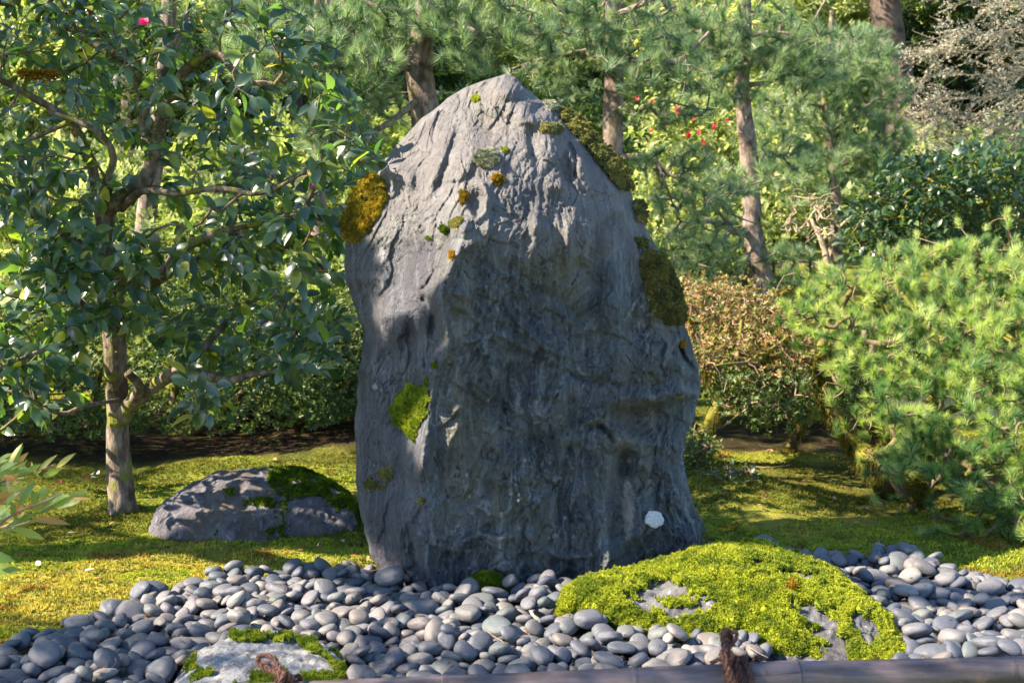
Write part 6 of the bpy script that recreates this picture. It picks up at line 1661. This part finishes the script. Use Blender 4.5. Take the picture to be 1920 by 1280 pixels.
# under-storey rows behind the rise
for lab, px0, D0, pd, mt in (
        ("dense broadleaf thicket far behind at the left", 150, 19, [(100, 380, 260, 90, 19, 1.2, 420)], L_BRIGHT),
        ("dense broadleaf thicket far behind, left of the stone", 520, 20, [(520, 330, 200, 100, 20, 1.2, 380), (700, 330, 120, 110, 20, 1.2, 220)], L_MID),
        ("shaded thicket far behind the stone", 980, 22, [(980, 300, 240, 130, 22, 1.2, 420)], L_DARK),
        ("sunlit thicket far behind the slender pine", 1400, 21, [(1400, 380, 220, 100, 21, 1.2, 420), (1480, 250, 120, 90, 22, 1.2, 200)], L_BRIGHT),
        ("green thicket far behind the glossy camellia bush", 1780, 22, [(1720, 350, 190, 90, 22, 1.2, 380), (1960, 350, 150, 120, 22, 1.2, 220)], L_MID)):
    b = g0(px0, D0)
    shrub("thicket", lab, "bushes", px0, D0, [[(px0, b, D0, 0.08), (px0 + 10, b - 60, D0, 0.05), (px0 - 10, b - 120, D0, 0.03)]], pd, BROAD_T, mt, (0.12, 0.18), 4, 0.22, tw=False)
# far wood: closes the view
n = 15000
a = rng.uniform(-0.75, 0.75, n); D_ = rng.uniform(34, 46, n)
P = np.stack([np.tan(a) * D_ * 1.05, D_, 0.4 + 14.0 * rng.rand(n) ** 1.15 + ground_z(np.tan(a) * D_, D_)], -1)
wood = thing("far_wood", (0, 40, 2.0), "distant wall of sunlit woodland behind everything", "wood")
tone = fbm(P * (0.16, 0.16, 0.10), 2)
lo = tone < -0.12
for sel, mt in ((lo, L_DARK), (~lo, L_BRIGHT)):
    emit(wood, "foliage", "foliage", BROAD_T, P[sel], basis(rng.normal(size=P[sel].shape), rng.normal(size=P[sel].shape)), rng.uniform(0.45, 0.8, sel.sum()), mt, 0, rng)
wood['kind'] = 'stuff'

# ------------------------------------------------------------------ nandina, bottom left, close to the camera
NW = [[(-90, 1120, 3.1, 0.006), (-60, 1050, 3.1, 0.005), (-10, 990, 3.08, 0.004), (40, 955, 3.05, 0.003), (70, 945, 3.03, 0.0022), (115, 925, 3.0, 0.0018)], [(-80, 1080, 3.15, 0.005), (-50, 960, 3.15, 0.004), (0, 905, 3.12, 0.003), (50, 890, 3.1, 0.002), (105, 870, 3.08, 0.0016)], [(-10, 990, 3.08, 0.003), (30, 985, 3.0, 0.002), (60, 975, 2.95, 0.0016)]]
root = thing("nandina", at(np.array([-90.]), np.array([1120.]), np.array([3.1]))[0] * (1, 1, 0), "nandina shrub with narrow yellow-green and reddish leaves at the lower left edge", "shrub")
w_ = at(np.array([-90.]), np.array([1120.]), np.array([3.1]))[0]
V, Fq = bark_tube([w_ * (1, 1, 0), w_ * (1, 1, 0.5), w_], [0.008, 0.007, 0.006], 8, 0.05); part("stem", V, Fq, TWIG_RED, root)
limbs(root, NW, TWIG_RED, ("stem",), 6, 0.03, 0.05)
NAN_T = [tpl_leaf(0.22 + 0.02 * (k % 3), 0.08, 0.12, 0.3 * math.sin(k), k) for k in range(8)]
# (px, py) of leaf base and tip
NL = [((-10, 905), (37, 845)), ((0, 900), (45, 855)), ((5, 895), (40, 870)), ((10, 890), (52, 880)), ((15, 886), (36, 836)), ((40, 890), (72, 872)), ((60, 890), (68, 872)), ((62, 900), (70, 875)), ((80, 893), (110, 880)), ((105, 878), (137, 852)), ((103, 880), (126, 877)), ((75, 895), (58, 868)), ((30, 900), (60, 905)), ((0, 915), (40, 915)),
      ((-20, 930), (30, 925)), ((30, 900), (25, 880)), ((70, 960), (88, 915)), ((72, 962), (60, 920)), ((74, 960), (118, 930)), ((72, 965), (108, 945)), ((100, 945), (160, 922)), ((98, 948), (140, 940)), ((112, 942), (162, 932)), ((60, 975), (124, 980)), ((35, 985), (62, 978)), ((30, 975), (20, 940)), ((28, 980), (0, 960)), ((28, 990), (45, 960)),
      ((0, 985), (35, 965)), ((-20, 980), (10, 950)), ((-5, 990), (20, 1000)), ((10, 955), (30, 925)), ((20, 925), (45, 930)), ((5, 925), (-20, 900)), ((-10, 870), (25, 850)), ((-20, 880), (10, 862)), ((45, 925), (52, 905)), ((-30, 940), (10, 935)), ((-40, 1000), (0, 975)), ((88, 925), (108, 920))]
for k, (b_, t_) in enumerate(NL):
    A = at(np.array([b_[0]]), np.array([b_[1]]), np.array([3.02 + 0.1 * rng.rand()]))[0]; B = at(np.array([t_[0]]), np.array([t_[1]]), np.array([A[1] + 0.03 * rng.randn()]))[0]
    L_ = np.linalg.norm(B - A); R_ = basis((B - A)[None], np.array([(rng.normal() * .5, -0.8, 0.6 + rng.normal() * .3)]))[0]
    t = NAN_T[k % 8]
    part("leaf", (t[0] * (L_ * 1.15)) @ R_.T + A, t[1], L_NAN, root, True, {'rnd': t[2]})
for k in range(26):
    A = at(np.array([rng.uniform(-30, 75)]), np.array([rng.uniform(870, 1000)]), np.array([rng.uniform(3.02, 3.2)]))[0]
    d_ = np.array((rng.uniform(-0.3, 1), rng.normal() * 0.4, rng.uniform(-0.2, 0.9))); t = NAN_T[k % 8]; L_ = rng.uniform(0.045, 0.08)
    part("leaf", (t[0] * L_ * 1.2) @ basis(d_[None], np.array([(rng.normal() * .5, -0.8, 0.7)]))[0].T + A, t[1], L_NAN, root, True, {'rnd': t[2]})
for (b_, t_) in (((-40, 1040), (24, 1050)), ((-50, 1075), (32, 1066)), ((-40, 1095), (4, 1085))):
    A = at(np.array([float(b_[0])]), np.array([float(b_[1])]), np.array([2.6]))[0]; B = at(np.array([float(t_[0])]), np.array([float(t_[1])]), np.array([2.62]))[0]
    R_ = basis((B - A)[None], np.array([(0, -0.7, 0.8)]))[0]; t = tpl_leaf(0.34, 0.05, 0.1)
    part("leaf", (t[0] * np.linalg.norm(B - A) * 1.1) @ R_.T + A, t[1], L_NAN, root, True, {'rnd': np.full(len(t[0]), 0.84)}, label="reddish leaf")

# ------------------------------------------------------------------ moss turf: real little leaves on the near lawn
MOSS_TURFSUN = moss_mat("sunlit_turf", [(0.0, (0.20, 0.15, 0.02)), (0.4, (0.46, 0.40, 0.06)), (0.8, (0.62, 0.56, 0.14)), (1.0, (0.50, 0.30, 0.06))])  # straw colour imitates moss in sunlight
MOSS_TURFOLIVE = moss_mat("olive_turf", [(0.0, (0.045, 0.06, 0.010)), (0.5, (0.13, 0.15, 0.018)), (0.9, (0.24, 0.23, 0.04)), (1.0, (0.25, 0.13, 0.04))])
MOSS_RUSSET = moss_mat("russet_turf", [(0.0, (0.08, 0.06, 0.012)), (0.5, (0.28, 0.17, 0.03)), (0.85, (0.40, 0.26, 0.06)), (1.0, (0.30, 0.12, 0.04))])
n = 150000
X_ = rng.uniform(-1, 1, n); Yt = 4.0 + 6.5 * rng.rand(n) ** 1.25; X_ = X_ * (0.52 * Yt + 0.55)
bd = bed_dist(X_[:1], Yt[:1])
inside = in_poly(X_, Yt, BED)
near_ = poly_edge(X_, Yt, BED)
ok = ~(inside & (near_ > 0.02)) & (near_ > -1)
X_, Yt = X_[ok], Yt[ok]
Zt = np.interp(Yt, [0, 1], [0, 1]) * 0
P = np.stack([X_, Yt, ground_z(X_, Yt)], -1)
pxy = project(P)
ok = (pxy[0] > -420) & (pxy[0] < 2340) & (pxy[1] < 1360)
bare_ = fbm(P * 1.7 + 8, 3)
ok &= (bare_ < 0.55) & (soil_at(P[:, 0], P[:, 1]) + 0.35 * fbm(P * 2.3 + 60, 3) < 0.45)
P = P[ok]; bare_ = bare_[ok]
kind_ = fbm(P * 0.9 + 40, 3); kind_ = kind_ + 0.25 * sstep(5.8, 6.3, P[:, 1]) - 0.9 * sun_patch_field(P[:, 0], P[:, 1])  # turf turns yellower over the painted sun patches
_r = (fbm(P * 3.2 + 21, 3) + 0.5 * np.exp(-((P[:, 0] + 1.15) / 0.5) ** 2 - ((P[:, 1] - 5.8) / 0.16) ** 2) + 0.6 * np.exp(-((P[:, 0] + 0.95) / 0.25) ** 2 - ((P[:, 1] - 6.5) / 0.4) ** 2)) > 0.55
kind_ = np.where(_r, 99, kind_)
for nm, sel, mt, L_, sp_ in (("russet_moss_turf", kind_ > 50, MOSS_RUSSET, 0.02, 0.5), ("star_moss_turf", (kind_ > 0.05) & (kind_ < 50), MOSS_TURFOLIVE, 0.018, 0.5), ("yellow_moss_turf", (kind_ <= 0.05) & (kind_ > -0.75), MOSS_BRIGHT, 0.015, 0.7), ("sunlit_moss_turf", kind_ <= -0.75, MOSS_TURFSUN, 0.018, 0.6)):
    Q = P[sel]
    V, Fq, r_ = blades(Q, np.tile((0, 0, 1.0), (len(Q), 1)), 4, L_, 0.007, sp_, rng)
    link(nm, raw_mesh(nm, V, Fq, mt, True, {'rnd': r_}), kind='stuff', label={"russet_moss_turf": "russet-brown moss patches in the lawn", "star_moss_turf": "upright green moss growing over the lawn", "yellow_moss_turf": "flat yellow-green moss growing over the lawn", "sunlit_moss_turf": "moss growing over the lawn, sunlight painted into its straw colour"}[nm], cat="moss")

rng2 = np.random.RandomState(77)
_n = 1500; _y = 4.2 + 5.0 * rng2.rand(_n); _x = rng2.uniform(-1, 1, _n) * (0.46 * _y + 0.1)
_k = ~in_poly(_x, _y, BED) & (fbm(np.stack([_x * 1.3, _y * 1.3, 0 * _x + 4], -1), 2) > -0.05)
_P = np.stack([_x, _y, ground_z(_x, _y) + 0.014], -1)[_k]
M_LIT = foliage_mat("needle_litter", [(0.0, (0.05, 0.025, 0.015)), (0.5, (0.16, 0.09, 0.05)), (1.0, (0.36, 0.24, 0.14))], 0.1, 0.8, 0.2, (1, 1, 1))
_Q = np.vstack([_P, LITTER]); _N = rng2.normal(size=_Q.shape) * (1, 1, 0.12)
V, Fq, r_ = blades(_Q, _N / np.linalg.norm(_N, axis=1)[:, None], 2, 0.035, 0.0035, 0.25, rng2)
link("needle_litter", raw_mesh("needle_litter", V, Fq, M_LIT, True, {'rnd': r_}), kind='stuff', label="brown pine needles and crumbs scattered on moss and pebbles", cat="litter")

# ------------------------------------------------------------------ litter
M_DRY = foliage_mat("dry_leaf", [(0.0, (0.18, 0.09, 0.04)), (0.5, (0.32, 0.17, 0.08)), (1.0, (0.42, 0.30, 0.18))], 0.15, 0.7, 0.2, (1.2, 1.1, 1))
M_WHITEP = foliage_mat("white_petal", [(0.0, (0.7, 0.68, 0.66)), (1.0, (0.8, 0.76, 0.76))], 0.3, 0.6, 0.3, (1, 1, 1))
M_CRIM = foliage_mat("crimson_petal", [(0.0, (0.28, 0.01, 0.04)), (1.0, (0.4, 0.02, 0.07))], 0.3, 0.6, 0.3, (1, 1, 1))
def litter(name, px, py, L_, mat, label, cat, group=None, w=0.5, z=0.022):
    g = ground_hit(np.array([float(px)]), np.array([float(py)]), z)[0]
    g[2] = max(float(ground_z(np.array([g[0]]), np.array([g[1]]))[0]) + z, 0.0)
    t = tpl_leaf(w, -0.12, 0.15, 0.4, rng.randint(9)); a = rng.uniform(0, 6.28)
    R_ = basis(np.array([(math.cos(a), math.sin(a), rng.normal() * .1)]), np.array([(rng.normal() * .3, rng.normal() * .3 - 0.2, 1.0)]))[0]
    me = raw_mesh(name, (t[0] * L_) @ R_.T, t[1], mat, True, {'rnd': t[2]})
    link(name, me, None, tuple(g), label=label, cat=cat, group=group)
for q_, (px, py) in enumerate(((172, 883), (180, 889), (186, 881))): litter("fallen_petal", px, py, 0.035, M_WHITEP, "white fallen petal left of the camellia trunk", "petal", "white fallen petals", 0.8)
for q_, (px, py) in enumerate(((160, 886), (166, 888), (190, 884), (196, 890), (115, 897))): litter("fallen_petal", px, py, 0.035, M_CRIM, "crimson fallen petal left of the camellia trunk", "petal", "crimson fallen petals", 0.8)
for px, py in ((137, 870), (145, 998), (512, 865), (455, 853), (1566, 940), (1630, 950), (1420, 960), (1510, 905), (205, 985), (560, 1030), (640, 1010), (1450, 860), (1480, 865), (1600, 985), (1385, 925)): litter("fallen_leaf", px, py, 0.05, M_DRY, "dry brown fallen leaf lying on the moss", "leaf", "dry leaves on the moss", 0.45)
for px, py in ((675, 1044), (655, 1040), (690, 1050)): litter("fallen_leaf", px, py, 0.05, M_DRY, "dark dry leaf on the moss at the stone's left foot", "leaf", "dry leaves left of the stone", 0.4)
litter("fallen_leaf", 158, 1066, 0.05, M_WHITEP, "silvery upturned leaf on the sunlit moss at lower left", "leaf", None, 0.4)
litter("fallen_leaf", 75, 1062, 0.04, M_WHITEP, "small white leaf on the moss beside the nandina", "leaf", None, 0.6)
def lay_twig(pts, r, label, z=0.05):
    a_ = np.array(pts, float); G = ground_hit(a_[:, 0], a_[:, 1], z); G[:, 2] = z
    V, Fq = bark_tube(G, np.linspace(r, r * 0.4, len(G)), 6, 0.02, 0.1)
    link("fallen_twig", raw_mesh("fallen_twig", V - G[0], Fq, TWIG_RED), None, tuple(G[0]), label=label, cat="twig")
lay_twig([(912, 1180), (925, 1192), (940, 1200), (950, 1209)], 0.003, "thin brown twig on the pebbles below the moss clump", 0.085)
lay_twig([(1393, 1205), (1420, 1222), (1440, 1232)], 0.0025, "thin pale twig at the front of the mossy boulder", 0.07)
lay_twig([(596, 1022), (602, 1005), (600, 985)], 0.002, "short dry twig on the moss beside the left boulder", 0.06)
lay_twig([(1480, 872), (1440, 876), (1400, 872)], 0.005, "dry twig on the ground below the reddish azalea", 0.04)
lay_twig([(225, 1215), (215, 1228), (218, 1240), (210, 1250)], 0.0015, "pale bent twig among the pebbles at lower left", 0.08)

# ------------------------------------------------------------------ bamboo rail with rope
m = NT("weathered_bamboo")
p = m.obj(); q = m.scalev(p, (0.12, 1, 1))
s1 = m.noise(40.0, q, 6.0, 0.7); s2 = m.noise(12.0, q, 4.0); s3 = m.noise(9.0, p, 5.0, 0.7)
col = m.mix(m.rng(s1, 0.35, 0.68), (0.072, 0.056, 0.056), (0.175, 0.138, 0.142))
col = m.mix(m.rng(s2, 0.5, 0.7, 0, 0.7), col, (0.14, 0.11, 0.12)); col = m.mix(m.rng(s3, 0.62, 0.72, 0, 0.6), col, (0.23, 0.14, 0.10)); col = m.mix(m.rng(s3, 0.42, 0.36, 0, 0.6), col, (0.05, 0.033, 0.03))
M_BAM = m.fin(col, 0.5, m.bump(s1, 0.3, 0.004), 0.4)
m = NT("dark_rope"); M_ROPE = m.fin(m.mix(m.noise(120.0, m.pos(), 3.0), (0.035, 0.018, 0.016), (0.16, 0.085, 0.07)), 0.9, m.bump(m.noise(260.0, m.pos(), 3.0), 0.8, 0.003), 0.15)
Dr = 2.9
def rail_c(px):    # centre of the culm under this photograph column
    r = 0.040
    top = np.interp(px, [200, 540, 1360, 1490, 1920, 2400], [1291, 1279, 1245, 1238, 1229, 1215])
    P = at(np.array([float(px)]), np.array([top]), np.array([Dr]))[0]
    return P - (0, 0, r * 1.02)
fence = thing("bamboo_fence", rail_c(1360) * (1, 1, 0), "low weathered bamboo rail along the bottom edge, tied with dark rope", "fence")
nodes = [-80, 300, 835, 1190, 1497, 1893, 2250]
for k, (a0, a1) in enumerate(zip(nodes[:-1], nodes[1:])):
    A, B = rail_c(a0), rail_c(a1); r0 = 0.0385 if a0 >= 1497 else 0.041
    n_ = 26; ss = np.linspace(0, 1, n_); L = A[None] + (B - A)[None] * ss[:, None]
    rr = r0 * (1 - 0.03 * np.sin(math.pi * ss)); rr[0] = r0 * 1.045; rr[1] = r0 * 1.05; rr[2] = r0 * 0.985; rr[-1] = r0 * 1.05; rr[-2] = r0 * 1.0
    ss2 = np.concatenate([[0, 0.006, 0.014], np.linspace(0.03, 0.97, 20), [0.985, 0.994, 1.0]])
    L = A[None] + (B - A)[None] * ss2[:, None]
    V, Fq = tubes([L], [rr], 40)
    V = V + (fbm(V * 22, 2) * 0.0007)[:, None]
    part("culm", V, Fq, M_BAM, fence)
part("split", *tubes([np.array([rail_c(1408) + (0, -0.0345, 0.0205), rail_c(1450) + (0, -0.034, 0.0215), rail_c(1494) + (0, -0.0335, 0.0225)])], [[0.0006, 0.0011, 0.0016]], 5), BARK_DARK, fence)
for px in (495, 1365):
    c_ = rail_c(px); V, Fq = bark_tube([(c_[0], c_[1] + 0.075, -0.1), (c_[0], c_[1] + 0.075, c_[2] - 0.03)], [0.035, 0.034], 20, 0.06, 0.03); part("post", V, Fq, M_BAM, fence)
def rope(pts, r, parent, turns=60.0, nm="rope"):
    """three strands twisted about a path, plus loose fibres"""
    P, _ = smooth_line(pts, np.zeros(len(pts)), 0.003); Tn = np.gradient(P, axis=0); Tn /= np.linalg.norm(Tn, axis=1)[:, None] + 1e-9
    s = np.concatenate([[0], np.cumsum(np.linalg.norm(np.diff(P, axis=0), axis=1))])
    A = np.cross(Tn, (0.2, 0.9, 0.3)); A /= np.linalg.norm(A, axis=1)[:, None] + 1e-9; B = np.cross(Tn, A)
    ls = []
    for k in range(3):
        ph_ = s * turns * 2.2 + k * 2.094
        ls.append(P + r * 0.55 * (np.cos(ph_)[:, None] * A + np.sin(ph_)[:, None] * B))
    V, Fq = tubes(ls, [r * 0.56] * 3, 7)
    n_ = int(s[-1] * 2600); i_ = rng.randint(0, len(P), n_); N = rng.normal(size=(n_, 3)); N -= (N * Tn[i_]).sum(1)[:, None] * Tn[i_]; N /= np.linalg.norm(N, axis=1)[:, None]
    bv, bf, _r = blades(P[i_] + N * r * 0.9, N + Tn[i_] * 1.2, 1, r * 1.7, r * 0.13, 0.5, rng)
    Fall = [Fq[0], np.vstack([Fq[1], bf + len(V)])] if len(Fq) > 1 else [Fq[0], bf + len(V)]
    part(nm, np.vstack([V, bv]), Fall, M_ROPE, parent)
def px3(l_, D0=Dr): return [at(np.array([float(a_)]), np.array([float(b_)]), np.array([D0 + (c_[0] if c_ else 0)]))[0] for a_, b_, *c_ in l_]
def wrap(px, parent, off):
    c_ = rail_c(px); th = np.linspace(-0.3, 2 * math.pi - 0.2, 26); return [c_ + np.array((off * (t_ - 1) * 0.35 + off, -math.sin(t_) * 0.052, math.cos(t_) * 0.052)) for t_ in th]
t1 = thing("rope_tie", rail_c(1365), "dark twisted rope knotted round the bamboo rail in front of the mossy boulder", "rope")
rope(wrap(1358, t1, 0.004), 0.0082, t1); rope(wrap(1372, t1, 0.012), 0.0082, t1); rope(wrap(1385, t1, 0.02), 0.0078, t1)
rope(px3([(1364, 1246, -0.055), (1362, 1225, -0.05), (1358, 1205, -0.03), (1357, 1188, -0.02), (1363, 1182, -0.01), (1369, 1192, 0.0), (1365, 1212, 0.0), (1360, 1236, -0.03)]), 0.0085, t1)
rope(px3([(1362, 1240, -0.05), (1366, 1215, -0.04), (1374, 1205, -0.02), (1381, 1194, -0.02), (1380, 1185, -0.02), (1372, 1184, -0.02)]), 0.0050, t1)
rope(px3([(1364, 1238, -0.05), (1352, 1234, -0.045), (1342, 1238, -0.04), (1332, 1243, -0.04)]), 0.0050, t1)
rope(px3([(1352, 1222, -0.05), (1358, 1230, -0.062), (1366, 1238, -0.062), (1372, 1228, -0.05), (1362, 1222, -0.045)]), 0.0085, t1)
rope(px3([(1360, 1236, -0.06), (1366, 1255, -0.068), (1374, 1275, -0.07), (1390, 1320, -0.06)]), 0.0085, t1)
t2 = thing("rope_tie", rail_c(505), "dark rope tie with a curled loop in front of the lichen-crusted boulder", "rope")
rope(px3([(538, 1300, -0.06), (530, 1278, -0.055), (520, 1262, -0.04), (505, 1256, -0.02), (490, 1248, -0.01), (483, 1238, 0), (488, 1229, 0), (500, 1228, 0), (514, 1234, -0.01), (520, 1244, -0.02), (528, 1260, -0.04), (540, 1278, -0.05), (552, 1310, -0.05)]), 0.0062, t2)
rope(px3([(524, 1256, -0.03), (510, 1248, -0.02), (500, 1242, -0.02), (492, 1241, -0.01)]), 0.0042, t2)
rope(px3([(520, 1300, -0.06), (528, 1275, -0.062), (536, 1262, -0.05), (545, 1275, -0.05), (550, 1300, -0.05)]), 0.0075, t2)
rope(wrap(520, t2, 0.004), 0.0082, t2); rope(wrap(532, t2, 0.012), 0.0082, t2)
print("done", time.time() - T0)
